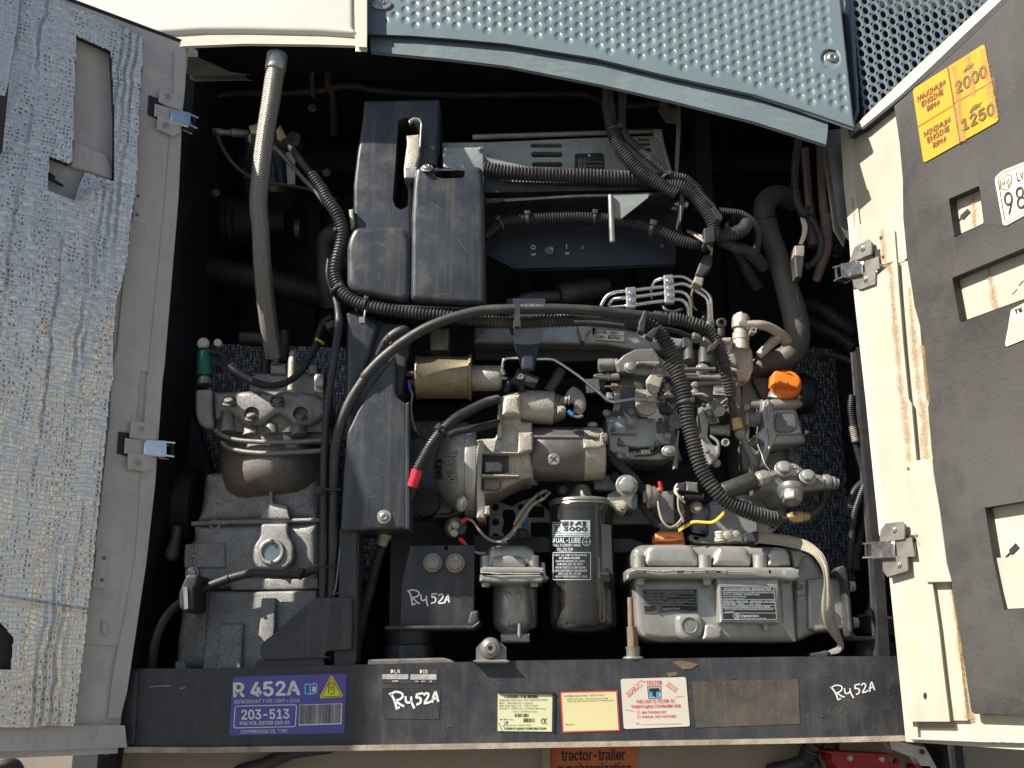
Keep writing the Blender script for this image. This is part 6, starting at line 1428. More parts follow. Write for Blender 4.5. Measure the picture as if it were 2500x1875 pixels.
use(C3); tie(ml, 785, 600, .0, 84, 74, 26, side=1); use(B2); tie(ml, 1270, 1170, .0, -8, 70, 26, head=0)
b = NB(); prism(b, rnd([(1240, 1175), (1290, 1060), (1330, 1068), (1310, 1120), (1290, 1250), (1240, 1235)], 8), -.036, -.015); prism(b, rnd([(1300, 1270), (1370, 1210), (1440, 1190), (1400, 1240), (1360, 1310), (1320, 1290)], 8), -.034, -.018); O('cable_tie', b, 'blkhose', ml, bevel=.002)
b = NB(); tube(b, [(560, 1120, .02), (680, 1110, .01), (820, 1112, .005), (980, 1125, .0), (1140, 1148, .0)], 32, seg=14); O('rubber_cable', b, 'rubber', ml)
b = NB(); tube(b, [(640, 1170, .03), (900, 1175, .03), (1140, 1200, .03)], 26, seg=10); O('lower_cable', b, 'blkhose', ml)
use(C3); b = NB(); tube(b, [(1560, 1645, .02), (1700, 1650, .03), (1770, 1640, .035)], 26, seg=12); O('exit_cable', b, 'blkhose', ml)
rl = TH('pump_loom', 'second corrugated loom falling to a brass union right of the long loom', 'loom', (1100, 300, .03))
use(B2); q = [(TL[0]+x*TL[2], TL[1]+y_*TL[2], d) for x, y_, d in [(1500, 1130, .0), (1600, 1145, .0), (1720, 1180, .0), (1820, 1230, .005), (1900, 1320, .01), (1945, 1430, .015), (1975, 1540, .02)]]
use(C3); q += [(TL[0]+x*TL[2], TL[1]+y_*TL[2], d) for x, y_, d in [(1090, 150, .025), (1120, 230, .03), (1150, 340, .03), (1180, 450, .035), (1200, 545, .04)]]
use((0, 0, 2500, 2500)); b = NB(); tube(b, q, 16, seg=18, corr=7.8, deep=.76); O('loom_sleeve', b, 'conduit', rl)
use(B2); b = NB(); prism(b, rnd([(1830, 1370), (1880, 1330), (1900, 1300), (1930, 1330), (1880, 1400), (1830, 1410)], 8), -.012, .01); O('cable_tie', b, 'blkhose', rl, bevel=.002)
use(C3)
b = NB(); tube(b, [(1195, 530, .05), (1210, 640, .055), (1238, 750, .06)], 34, seg=14); O('hose_tail', b, 'blkhose', rl)
b = NB(); turn(b, (1236, 735, .06), (1262, 850, .06), [(0, 36), (.1, 56), (.9, 56), (1, 44)], 6); un = O('union_nut', b, 'brass', rl, bevel=.001)
b = NB(); turn(b, (1262, 850, .06), (1300, 925, .06), [(0, 40), (.3, 56), (.7, 50), (1, 34)], 6); O('lower_nut', b, 'steeld', rl, bevel=.001)
b = NB(); tube(b, [(1298, 910, .06), (1345, 1020, .065), (1390, 1110, .07), (1400, 1180, .08), (1392, 1280, .1)], [32, 34, 36, 38, 40], seg=14); O('steel_pipe', b, 'engd', rl)
# sensor in the loom
use(B2)
tsn = TH('loom_sensor', 'small hexagonal sensor with a cable poking from under the looms', 'sensor', (1740, 1310, .05))
b = NB(); tube(b, [(1430, 1215, .03), (1560, 1240, .04), (1690, 1290, .05)], 20, seg=10); O('lead', b, 'blkhose', tsn)
b = NB(); turn(b, (1690, 1280, .05), (1850, 1360, .06), [(0, 40), (.35, 44), (.36, 30), (.5, 30), (.51, 44), (.8, 40), (1, 30)], 6); O('sensor_body', b, 'steeld', tsn, bevel=.001)
b = NB(); prism(b, rrect(1615, 1290, 1700, 1380, 8), .12, .15); o = O('black_plug', b, 'black', None, bevel=.002); tag(o, 'square black plug on the engine top right of the model plate', 'plug')

# ---- injection pump
use(C3)
pu_ = TH('injection_pump', 'grey fuel injection pump with levers and bolts behind the long loom', 'pump', (400, 700, .1))
def part(name, pts, y0, y1, mat='eng', bv=.004, r=12, seg=2, holes=()):
    b = NB(); prism(b, rnd(pts, r) if r else pts, y0, y1, holes=holes); return O(name, b, mat, pu_, bevel=bv, seg=seg)
part('top_casting', [(160, 260), (200, 200), (340, 130), (560, 190), (620, 240), (640, 340), (1040, 350), (1290, 330), (1300, 400), (200, 345), (165, 340)], .10, .2)
part('pump_head', [(150, 250), (230, 170), (340, 115), (500, 108), (560, 200), (560, 260), (360, 230), (330, 330), (180, 330)], .085, .14, 'engd')
part('upper_rail', [(350, 225), (560, 225), (560, 265), (450, 262), (430, 255), (350, 255)], .075, .1)
part('governor_box', [(190, 345), (640, 345), (700, 480), (720, 640), (700, 900), (760, 1120), (90, 1115), (75, 980), (60, 720), (110, 665), (190, 660)], .115, .22, 'engd')
part('governor_cover', [(70, 735), (340, 700), (360, 740), (520, 740), (540, 900), (560, 1000), (360, 1010), (180, 985), (180, 930), (75, 985)], .095, .14)
b = NB(); turn(b, (450, 690, .15), (445, 1000, .15), [(0, 85), (.1, 95), (.85, 95), (1, 80)], 24); O('round_body', b, 'eng', pu_)
part('cover_web', [(120, 865), (360, 860), (345, 885), (125, 880)], .085, .1)
part('lower_step', [(95, 900), (185, 905), (185, 985), (280, 985), (280, 1100), (230, 1110), (225, 1060), (95, 1050)], .088, .13)
part('base_rail', [(160, 1040), (540, 1040), (640, 1060), (660, 1095), (560, 1115), (160, 1110)], .09, .15)
part('right_cover', [(540, 440), (660, 380), (710, 520), (720, 620), (660, 700), (560, 690), (530, 600)], .105, .15, 'engdd')
part('side_block', [(520, 870), (660, 870), (660, 980), (520, 980)], .095, .14)
part('rear_head', [(720, 330), (1280, 330), (1300, 690), (1240, 800), (1190, 700), (900, 560), (820, 540), (820, 380)], .125, .25, 'engd')
part('head_rib', [(840, 400), (1290, 395), (1290, 430), (840, 440)], .11, .14)
for X, Y, Y1, r in ((820, 110, 230, 50), (960, 110, 260, 60)):
    b = NB(); turn(b, (X, Y, .13), (X, Y1, .12), [(0, r*.8), (.3, r), (1, r)], 18); O('delivery_valve', b, 'engdd', pu_)
part('rear_shelf', [(700, 130), (800, 120), (1050, 130), (1080, 330), (760, 330), (740, 240)], .13, .2, 'engdd')
part('foil_tag', [(1045, 445), (1140, 445), (1165, 530), (1040, 525)], .108, .11, 'silver', .0005, 6)
b = NB(); txt(b, 'YANMAR', (1050, 512), (1150, 518), 18, .1072, bold=.03); txt(b, '119007770', (1052, 470), (1140, 470), 14, .1072); txt(b, 'HOME 487', (1052, 490), (1145, 492), 14, .1072); O('lettering', b, 'black_ink', pu_)
b = NB(); turn(b, (0, 268, .10), (175, 262, .10), [(0, 50), (.04, 62), (.76, 62), (.78, 56), (1, 60)], 24); O('stop_solenoid', b, 'alu', pu_)
b = NB(); turn(b, (-40, 372, .10), (190, 370, .10), [(0, 20), (.12, 32), (.5, 34), (.51, 44), (.6, 44), (.62, 34), (1, 40)], 12); O('banjo_fitting', b, 'steel', pu_, bevel=.0008)
b = NB(); turn(b, (-60, 455, .11), (60, 460, .11), [(0, 80), (.4, 84), (.42, 70), (1, 66)], 24); O('fuel_solenoid', b, 'rubber', pu_)
part('solenoid_label', [(-115, 385), (10, 385), (20, 500), (-105, 510)], .086, .09, 'whiteplate', .002, 4)
b = NB(); txt(b, '40 010', (12, 400), (12, 452), 20, .0855, up=(-1, 0)); txt(b, '52 0016', (-30, 400), (-30, 490), 14, .0855, up=(-1, 0)); txt(b, 'VDC', (-70, 470), (-70, 510), 14, .0855, up=(-1, 0)); O('lettering', b, 'black_ink', pu_)
lv = part('throttle_lever', [(500, 290), (540, 255), (590, 262), (610, 310), (600, 350), (560, 470), (520, 530), (450, 480), (430, 400), (460, 360)], .065, .078, 'dusty', .003, 20)
b = NB(); lathe(b, 552, 318, .070, [(0, 62), (26, 62), (30, 54), (30, 26), (0, 24), (0, 1)], 24); O('lever_boss', b, 'steeld', lv, bevel=.001)
part('link_plate', [(330, 402), (398, 425), (402, 470), (430, 480), (500, 460), (540, 520), (525, 680), (470, 715), (380, 700), (340, 640)], .078, .088, 'dusty', .003, 10)
b = NB(); turn(b, (62, 458, .07), (335, 455, .07), [(0, 11), (.2, 11)]+[(.2+.8*i/24, 13 if i % 2 else 17) for i in range(25)], 12); turn(b, (120, 458, .07), (175, 458, .07), [(0, 32), (1, 32)], 6); O('adjuster_screw', b, 'rust', pu_)
part('adjuster_bracket', [(148, 425), (205, 425), (205, 640), (180, 680), (150, 660)], .07, .09, 'steeld', .002, 6)
part('arrow_lug', [(75, 508), (135, 500), (140, 570), (80, 570)], .075, .1, 'eng', .003, 10)
part('timing_arm', [(210, 660), (250, 690), (330, 740), (345, 800), (300, 825), (262, 790), (258, 740)], .082, .095, 'eng', .003, 12)
part('eye_lug', [(565, 1030), (600, 985), (690, 985), (705, 1040), (690, 1080), (600, 1085)], .075, .085, 'steel', .002, 24)
part('cable_stay', [(720, 840), (735, 850), (722, 1000), (718, 1190), (676, 1200), (690, 1000)], .085, .095, 'steeld', .002, 6)
part('white_arm', [(905, 700), (960, 650), (1000, 740), (1002, 800), (990, 900), (1040, 980), (1110, 990), (1100, 1080), (1010, 1170), (960, 1060), (920, 950), (930, 850)], .072, .10, 'eng', .006, 24, 3)
part('arm_bracket', [(900, 650), (1000, 600), (1080, 700), (1100, 780), (1010, 800), (920, 720)], .085, .11, 'eng', .004)
b = NB(); turn(b, (1000, 848, .09), (1180, 852, .09), [(0, 46), (.85, 48), (.86, 56), (1, 56)], 18); O('cross_tube', b, 'eng', pu_)
b = NB(); tube(b, [(880, 530, .09), (950, 530, .08), (1010, 570, .075), (1060, 620, .07)], 20, seg=10); O('rubber_link', b, 'copper', pu_)
b = NB(); turn(b, (1040, 600, .08), (1098, 680, .05), [(0, 40), (.3, 50), (1, 50)], 8); O('banjo_head', b, 'eng', pu_)
b = NB(); lathe(b, 700, 775, .10, [(0, 66), (10, 66), (12, 40), (-20, 38), (-20, 1)], 24); O('open_port', b, 'engd', pu_)
for X, Y, r, y_, k_, m_ in ((290, 285, 55, .082, 'hex', 'steel'), (940, 305, 62, .115, 'hex', 'eng'), (872, 440, 34, .105, 'hex', 'eng'), (872, 510, 34, .105, 'hex', 'eng'), (640, 1040, 44, .073, 'hex', 'steel'), (298, 780, 40, .08, 'hex', 'eng'), (300, 688, 38, .082, 'hex', 'engd'),
                            (1000, 695, 40, .08, 'hex', 'eng'), (1145, 965, 40, .075, 'cap', 'eng'), (1065, 1145, 40, .09, 'hex', 'eng'), (1145, 658, 36, .10, 'cap', 'engd'), (570, 590, 34, .10, 'hex', 'engd'), (625, 905, 34, .09, 'hex', 'eng'), (75, 695, 34, .10, 'hex', 'eng'), (535, 970, 30, .09, 'hex', 'engd'), (655, 540, 22, .10, 'hex', 'steel'), (1265, 440, 22, .10, 'hex', 'engd')):
    bolt(pu_, X, Y, y_, r, k_, m_, rot=(X*7) % 60, name='bolt')
bolt(pu_, 40, 955, .095, 34, 'hex', 'eng', name='bolt')
for X, Y, r, y_ in ((585, 405, 22, .10), (590, 485, 20, .10), (655, 470, 20, .10), (155, 560, 22, .105), (205, 960, 24, .085), (252, 1075, 22, .083), (335, 1060, 20, .086), (480, 1010, 24, .09), (665, 850, 24, .095), (740, 420, 24, .118), (765, 352, 22, .115), (1110, 378, 20, .115), (1225, 380, 22, .115), (1250, 640, 22, .12), (955, 625, 22, .08), (1045, 760, 22, .08), (985, 1040, 24, .068), (930, 905, 20, .07), (1215, 520, 20, .118), (835, 600, 26, .115), (560, 760, 24, .11), (140, 840, 20, .09), (470, 760, 20, .085)):
    bolt(pu_, X, Y, y_, r, 'hex' if X % 2 else 'cap', 'engd' if X % 3 else 'steeld', rot=(X*11) % 60, name='bolt')
for pts, r, m_ in (([(545, 560, .09), (600, 545, .08), (680, 545, .085)], 16, 'steeld'), ([(120, 720, .10), (95, 800, .09), (110, 900, .09), (200, 915, .09)], 13, 'eng'), ([(840, 620, .11), (900, 640, .10), (905, 700, .10)], 16, 'rubber'), ([(560, 1000, .09), (500, 1060, .085), (330, 1075, .08)], 12, 'rubber'),
                   ([(1180, 560, .10), (1120, 600, .1), (1090, 640, .1)], 12, 'steeld'), ([(1010, 900, .07), (1080, 960, .065), (1080, 1060, .07)], 14, 'eng'), ([(700, 250, .10), (760, 300, .095), (900, 300, .1), (1060, 300, .1)], 18, 'engd'), ([(1180, 300, .09), (1250, 320, .09), (1270, 400, .1)], 20, 'dusty')):
    b = NB(); tube(b, pts, r, seg=10); O('fuel_line', b, m_, pu_)
for pts, y_ in (([(590, 420), (640, 420), (660, 520), (600, 560)], .098), ([(380, 1020), (470, 1015), (480, 1060), (390, 1065)], .082), ([(80, 760), (130, 755), (135, 850), (85, 860)], .09), ([(860, 420), (905, 418), (915, 540), (850, 540)], .108), ([(1040, 640), (1110, 700), (1060, 740), (1010, 690)], .078), ([(640, 700), (720, 690), (740, 830), (650, 840)], .108), ([(1120, 420), (1180, 418), (1182, 500), (1130, 500)], .118), ([(960, 350), (1080, 350), (1060, 390), (980, 390)], .108)):
    part('cast_lug', pts, y_, y_+.03, 'eng' if y_ < .1 else 'engd', .003, 10)
# fuel lift / thermostat housing column at right of the pump
use(B2)
ft = TH('filler_neck', 'grey valve column with a square cap and side outlet above the coolant pump', 'valve', (2090, 1200, .08))
b = NB(); turn(b, (2105, 1110, .10), (2105, 1400, .10), [(0, 66), (.08, 76), (.36, 78), (.38, 60), (.5, 60), (.52, 72), (.7, 72), (.72, 66), (1, 70)], 24); O('neck', b, 'dusty', ft)
b = NB(); turn(b, (2100, 1085, .10), (2102, 1112, .10), [(0, 38), (.9, 44), (1, 46)], 4); O('square_cap', b, 'dusty', ft, bevel=.001)
b = NB(); tube(b, [(2100, 1160, .05), (2130, 1190, .05), (2210, 1190, .055)], 20, seg=10); O('side_outlet', b, 'steel', ft)
b = NB(); prism(b, rnd([(2010, 1345), (2170, 1350), (2205, 1400), (2215, 1560), (2170, 1660), (2060, 1660), (1960, 1600), (1940, 1380)], 16), .10, .2); O('housing', b, 'dusty', ft, bevel=.006, seg=3)
b = NB(); lathe(b, 2000, 1545, .10, [(0, 82), (14, 82), (20, 66), (22, 1)], 26); O('round_cover', b, 'engd', ft)
b = NB(); prism(b, rnd([(1925, 1290), (2030, 1290), (2035, 1370), (2000, 1450), (1940, 1440)], 20), .085, .14); prism(b, rnd([(1930, 1292), (2025, 1290), (2022, 1330), (1934, 1332)], 8), .075, .1); O('side_boss', b, 'dusty', ft, bevel=.004)
b = NB(); prism(b, rnd([(1980, 1430), (2050, 1420), (2080, 1480), (2070, 1530), (2000, 1500)], 20), .08, .12); O('cast_arm', b, 'eng', ft, bevel=.005)
b = NB(); lathe(b, 1936, 1175, .10, [(0, 44), (26, 44), (32, 36), (32, 24), (-6, 22), (-6, 1)], 24); turn(b, (1935, 1215, .12), (1935, 1290, .12), [(0, 40), (.3, 44), (1, 38)], 18); o = O('lifting_eye', b, 'rubber', None); tag(o, 'dark grey lifting eye standing beside the looms on the engine top', 'eye')
use((1800, 450, 700, 2212))
b = NB(); tube(b, [(80, 1085, .06), (180, 1085, .06), (260, 1110, .07), (330, 1160, .08), (385, 1215, .09), (395, 1235, .09)], [34, 36, 38, 44, 48, 46], seg=16); vh = O('breather_hose', b, 'dusty'); tag(vh, 'cracked dusty breather hose curling right from the filler column', 'hose')
b = NB(); tube(b, [(320, 1180, .08), (250, 1240, .08), (165, 1320, .08)], [40, 36, 30], seg=16); O('hose_branch', b, 'dusty', vh)
b = NB(); prism(b, rnd([(108, 1100), (150, 1105), (145, 1145), (105, 1140)], 4), .03, .05, holes=[rect(118, 1112, 138, 1132)[::-1]]); O('hose_clip', b, 'steel', vh, bevel=.0008)

# ---- coolant pump with orange cap
use(C3)
wp_ = TH('coolant_pump', 'grey painted coolant pump housing under an orange filler cap', 'pump', (1700, 800, .1))
def part2(name, pts, y0, y1, mat='eng', bv=.004, r=12, seg=2, par=None, holes=()):
    b = NB(); prism(b, rnd(pts, r) if r else pts, y0, y1, holes=holes); return O(name, b, mat, par or wp_, bevel=bv, seg=seg)
b = NB(); turn(b, (1790, 520, .25), (1940, 540, .25), [(0, 190), (.3, 195), (.35, 180), (.8, 170), (1, 120)], 36); O('pulley', b, 'blkhose', wp_)
part2('rear_casting', [(1300, 370), (1400, 360), (1560, 380), (1560, 600), (1380, 700), (1360, 980), (1560, 1050), (1700, 1000), (1820, 1060), (1820, 1400), (1300, 1200), (1260, 700)], .135, .25, 'engd')
part2('dark_wedge', [(1390, 370), (1560, 370), (1550, 560), (1480, 580), (1400, 420)], .12, .14, 'rubber')
b = NB(); turn(b, (1693, 425, .115), (1630, 600, .115), [(0, 152), (.10, 154), (.2, 150), (.26, 128), (.5, 110), (1, 118)], 36); O('filler_neck_cone', b, 'eng', wp_)
part2('housing', [(1500, 580), (1560, 562), (1620, 590), (1740, 570), (1800, 660), (1850, 860), (1850, 930), (1800, 980), (1560, 1010), (1480, 1000), (1470, 700)], .095, .2, 'eng', .010, 20, 4)
part2('gasket_flange', [(1478, 590), (1520, 562), (1560, 575), (1590, 680), (1585, 830), (1620, 900), (1570, 1000), (1500, 1180), (1440, 1190), (1500, 960), (1400, 900), (1500, 820), (1480, 700)], .080, .16, 'eng', .005, 16, 3)
b = NB(); tube(b, [(1530, 590, .077), (1536, 680, .077), (1526, 780, .077), (1545, 880, .077), (1550, 960, .077), (1520, 1080, .077)], [9, 12, 9, 13, 9, 8], seg=8); O('sealant_bead', b, 'dusty', wp_)
for X0, Y0, X1, Y1, r in ((1560, 622, 1815, 610, 50), (1560, 940, 1840, 930, 56)):
    b = NB(); turn(b, (X0, Y0, .095), (X1, Y1, .095), [(0, r), (.9, r*.95), (1, r*.8)], 20); O('bolt_sleeve', b, 'eng', wp_)
for X0, Y0, X1, Y1, r in ((1370, 610, 1480, 616, 44), (1340, 750, 1450, 750, 66), (1400, 940, 1470, 940, 46)):
    b = NB(); turn(b, (X0, Y0, .105), (X1, Y1, .105), [(0, r*.9), (.1, r), (1, r)], 20); O('left_boss', b, 'engd' if r > 60 else 'eng', wp_)
for X, Y in ((1808, 550), (1820, 610), (1840, 935), (1345, 640), (1885, 880)):
    b = NB(); turn(b, (X-20, Y, .095), (X+18, Y, .095), [(0, 34), (.5, 36), (.51, 28), (1, 26)], 6); O('bolt', b, 'eng' if X < 1870 else 'panelblue', wp_, bevel=.0008)
part2('center_window', [(1600, 690), (1760, 690), (1790, 740), (1790, 840), (1740, 870), (1600, 870), (1585, 780)], .0925, .11, 'engd', .003, 30)
b = NB(); turn(b, (1735, 1010, .12), (1745, 1120, .12), [(0, 40)]+[(.2+i*.08, 34 if i % 2 else 26) for i in range(8)]+[(1, 20)], 14); O('grease_nipple', b, 'engd', wp_)
b = NB(); turn(b, (1701, 415, .080), (1683, 468, .102), [(0, 104), (.12, 130), (.25, 136), (.85, 138), (1, 130)], 40); cap_ = O('filler_cap', b, 'orange', wp_, bevel=.0015, label='bright orange filler cap with a grip fin')
b = NB(); prism(b, rnd([(1568, 440), (1578, 335), (1600, 310), (1640, 318), (1800, 375), (1822, 400), (1826, 425), (1800, 470), (1740, 452), (1640, 425)], 16), .056, .085); O('grip_fin', b, 'orange', cap_, bevel=.003, seg=4)
b = NB(); stroke(b, [[(1625, 405), (1650, 412), (1640, 422)], [(1665, 420), (1690, 432), (1715, 432), (1725, 440)], [(1700, 418), (1712, 425)]], 6, .0552); O('cap_mark', b, 'black_ink', cap_)
# ---- fuel valve block
vb = TH('fuel_valve_block', 'grey four-way fuel valve block with banjo bolts at the lower right', 'valve', (1720, 1290, .03))
def part3(name, pts, y0, y1, mat='eng', bv=.004, r=12, seg=3): return part2(name, pts, y0, y1, mat, bv, r, seg, vb)
part3('block', [(1560, 1260), (1640, 1200), (1760, 1130), (1840, 1180), (1960, 1270), (2060, 1280), (2060, 1380), (1960, 1390), (1860, 1400), (1820, 1490), (1660, 1480), (1600, 1400), (1450, 1390), (1450, 1300)], .03, .12, 'engd', .008, 30)
for X, Y, r, l in ((1665, 1190, 78, 'upper left banjo bolt'), (1880, 1262, 72, 'right banjo bolt')):
    b = NB(); lathe(b, X, Y+20, .03, [(0, r*1.05), (50, r*1.0), (60, r*.9), (60, 1)], 28); O('banjo_ring', b, 'eng', vb, bevel=.001)
    bolt(vb, X, Y+8, .018, r*.98, 'hex', 'eng', rot=14, tilt=-18, name='banjo_bolt')
b = NB(); turn(b, (1740, 1360, .02), (1745, 1470, .012), [(0, 118), (.4, 114), (.55, 100), (1, 96)], 30); O('lower_plug', b, 'engd', vb, bevel=.001)
b = NB(); turn(b, (1744, 1425, .01), (1746, 1500, .005), [(0, 90), (.8, 90), (1, 80)], 6); O('plug_hex', b, 'engd', vb, bevel=.001)
b = NB(); turn(b, (1950, 1310, .06), (2160, 1330, .06), [(0, 66), (.25, 60), (.3, 52), (.36, 70), (.52, 76), (.66, 66), (.7, 48), (.74, 60), (.82, 60), (.84, 46), (1, 44)], 22); O('outlet_union', b, 'eng', vb)
b = NB(); turn(b, (1355, 1320, .03), (1580, 1262, .04), [(0, 40), (.0, 48), (.32, 52), (.36, 62), (.38, 78), (.72, 78), (.76, 60), (1, 60)], 8); O('inlet_union', b, 'eng', vb, bevel=.001)
b = NB(); turn(b, (1112, 1410, .0), (1400, 1300, .02), [(0, 70), (.04, 80), (.94, 82), (1, 70)], 28); O('rubber_cap', b, 'rubber', vb)
b = NB(); prism(b, circ(1760, 1205, 52, 22, 48), .026, .031); dk = O('round_label', b, 'whiteplate', vb)
b = NB(); prism(b, circ(1758, 1180, 40, 16, 18), .0245, .026); stroke(b, [[(1725, 1235), (1795, 1235)]], 4, .0252); O('label_band', b, 'black_ink', dk)
b = NB(); txt(b, 'ZEXEL', (1726, 1190), (1790, 1187), 18, .0240, bold=.03); O('lettering', b, 'white_ink', dk)
b = NB(); txt(b, '105 8u17', (1722, 1222), (1798, 1220), 13, .0250); O('lettering', b, 'black_ink', dk)
b = NB(); tube(b, [(1425, 930, .06), (1440, 990, .055), (1470, 1060, .05), (1500, 1150, .04), (1545, 1210, .02)], 4.5, seg=6); o = O('seal_wire', b, 'steeld', None); tag(o, 'thin twisted seal wire hanging down to the fuel valve block', 'wire')
b = NB(); tube(b, [(2035, 1380, .06), (2030, 1470, .06), (1990, 1560, .05), (1900, 1620, .04), (1850, 1630, .035)], 36, seg=16); rh = O('return_hose', b, 'rubber', None); tag(rh, 'black hose curving down from the valve block outlet to a brass union', 'hose')
b = NB(); turn(b, (1900, 1628, .035), (1700, 1632, .03), [(0, 40), (.2, 46), (.3, 40), (.32, 56), (.75, 56), (1, 30)], 6); O('union_nut', b, 'brass', rh, bevel=.001)

# ---- low clutter between starter and valve cover
sv = TH('oil_gallery', 'dark grey oil gallery with a large hexagonal plug right of the oil filter', 'gallery', (250, 1400, .1))
def part4(name, pts, y0, y1, mat='engd', bv=.004, r=12, par=sv): return part2(name, pts, y0, y1, mat, bv, r, 2, par)
part4('gallery_block', [(90, 1420), (180, 1380), (360, 1420), (360, 1530), (340, 1560), (120, 1540), (70, 1500)], .07, .15)
part4('upper_rail', [(-40, 1245), (160, 1250), (200, 1330), (160, 1400), (-40, 1390)], .11, .16)
bolt(sv, 258, 1350, .055, 100, 'hex', 'eng', rot=20, name='hex_plug')
bolt(sv, 155, 1270, .10, 46, 'hex', 'engdd', name='bolt'); bolt(sv, 215, 1530, .055, 52, 'hex', 'dusty', rot=10, name='bolt')
part4('filter_lug', [(110, 1490), (230, 1470), (270, 1530), (240, 1600), (180, 1570)], .06, .1, 'dusty')
b = NB(); turn(b, (400, 1450, .075), (540, 1450, .075), [(0, 60), (.2, 62), (.22, 110), (.42, 112), (.44, 100), (.75, 98), (1, 80)], 30); O('pressure_switch', b, 'steeld', sv)
b = NB(); turn(b, (430, 1450, .075), (470, 1450, .075), [(0, 108), (.5, 113), (1, 108)], 30); O('rusty_rim', b, 'rust', sv)
b = NB(); turn(b, (555, 1400, .06), (572, 1350, .06), [(0, 22), (.3, 30), (1, 12)], 10); O('terminal', b, 'brass', sv)
b = NB(); turn(b, (570, 1380, .058), (552, 1310, .055), [(0, 18), (.8, 19), (1, 14)], 12); O('red_terminal_boot', b, 'red', sv)
part4('bracket_plate', [(540, 1400), (690, 1390), (690, 1700), (540, 1680)], .11, .13, 'eng')
bolt(sv, 885, 1545, .07, 60, 'hex', 'dusty', rot=25, name='bolt')
cc = TH('sensor_connector', 'two part grey sensor connector with pale wires above the valve cover', 'connector', (800, 1360, .06))
b = NB(); prism(b, rnd([(715, 1320), (790, 1318), (790, 1400), (715, 1395)], 6), .05, .09); O('plug', b, 'blkhose', cc, bevel=.003)
b = NB(); prism(b, rnd([(790, 1308), (900, 1318), (905, 1410), (795, 1395)], 6), .05, .09); O('receptacle', b, 'engd', cc, bevel=.003)
for i, pts in enumerate(([(715, 1335, .055), (695, 1370, .05), (700, 1420, .05), (770, 1460, .05)], [(720, 1380, .05), (700, 1400, .045), (730, 1450, .045), (780, 1500, .05)])):
    b = NB(); tube(b, pts, 11, seg=8); O('wire', b, 'label98', cc)
b = NB(); tube(b, [(720, 1440, .05), (725, 1550, .045), (760, 1640, .045), (770, 1680, .045)], 10, seg=8); O('wire', b, 'wire', cc)
use(D3)
k = [(380, -20, .06), (390, 60, .055), (420, 150, .05), (480, 205, .05), (545, 180, .05), (590, 120, .05), (600, 60, .05)]
b = NB(); tube(b, k, 11, seg=8); O('looped_wire', b, 'wire', cc)
b = NB(); tube(b, [(770-0, -60, .06), (610, -60, .06), (600, 0, .06), (615, 80, .06), (600, 160, .06), (540, 215, .065), (430, 200, .07), (330, 120, .08), (280, 30, .09)], 34, seg=14, corr=14); sw = O('small_conduit', b, 'conduit_b'); tag(sw, 'small black corrugated conduit looping above the left orange cap', 'conduit')
yw = TH('yellow_wires', 'pair of yellow wires running to the long loom above the valve cover', 'wires', (800, 130, .04))
for o_ in (0, 16):
    b = NB(); tube(b, [(560, 225+o_, .06), (640, 175+o_, .055), (700, 152+o_*.6, .05), (840, 158+o_*.6, .04), (905, 120+o_, .03), (955, 70+o_, .02)], 8.5, seg=8); O('wire', b, 'yellow', yw)
use(C3)
b = NB(); tube(b, [(-20, 1010, .08), (70, 1050, .07), (180, 1150, .065), (280, 1240, .065), (360, 1330, .07), (400, 1400, .08), (410, 1460, .09)], 44, seg=16, corr=17); o = O('small_conduit', b, 'conduit_b'); tag(o, 'black corrugated conduit passing from under the starter to the hexagonal plug', 'conduit')
b = NB(); tube(b, [(400, 1520, .08), (460, 1600, .08), (540, 1700, .08)], 50, seg=14, corr=17); o = O('small_conduit', b, 'conduit_b'); tag(o, 'short black conduit below the rusty pressure switch', 'conduit')
# ---- yellow zinc solenoid
frame((0, -.04, 0)); use(C2)
def pt(par, name, pts, y0, y1, mat='eng', bv=.004, r=12, seg=2, holes=()):
    b = NB(); prism(b, rnd(pts, r) if r else pts, y0, y1, holes=holes); return O(name, b, mat, par, bevel=bv, seg=seg)
ss = TH('stop_solenoid', 'yellow zinc plated cylindrical solenoid with a dusty boot at its right end', 'solenoid', (570, 300, .06))
b = NB(); turn(b, (302, 285, .095), (838, 285, .095), [(0, 195), (.0, 208), (.03, 214), (.05, 208), (.06, 205), (.94, 205), (.95, 222), (.985, 226), (1, 222), (1, 200)], 44); O('solenoid_can', b, 'gold', ss, bevel=.001)
for X in (385, 745): b = NB(); lathe(b, X, 215, .060, [(0, 25), (5, 25), (8, 20), (8, 1)], 18); O('rivet', b, 'gold', ss)
b = NB(); turn(b, (836, 290, .095), (1130, 290, .095), [(0, 125), (.27, 125), (.28, 122), (.33, 126), (.88, 124), (.96, 112), (1, 90)], 32); O('rubber_boot', b, 'dusty', ss)
b = NB(); turn(b, (1128, 200, .07), (1150, 260, .07), [(0, 20), (1, 24)], 8); turn(b, (1120, 290, .07), (1178, 290, .07), [(0, 14), (1, 12)], 8); O('hose_tail_fitting', b, 'steel', ss)
b = NB(); turn(b, (190, 248, .085), (304, 250, .095), [(0, 12), (.15, 12), (.16, 30), (.42, 32), (.43, 20), (.5, 34), (.7, 34), (.71, 22), (1, 44)], 6); O('terminal_stud', b, 'rust', ss, bevel=.0008)
for nm, m_, a_, c_ in (('blue_terminal', 'blue', (228, 310, .07), (240, 392, .07)), ('red_terminal', 'red', (250, 305, .08), (292, 362, .08))):
    b = NB(); turn(b, a_, c_, [(0, 11), (.1, 17), (.9, 18), (1, 12)], 14); O(nm, b, m_, ss)
b = NB(); tube(b, [(238, 385, .07), (262, 450, .07), (250, 560, .07), (262, 680, .07), (290, 780, .075), (310, 830, .08)], 11, seg=8); O('wire', b, 'wire', ss)
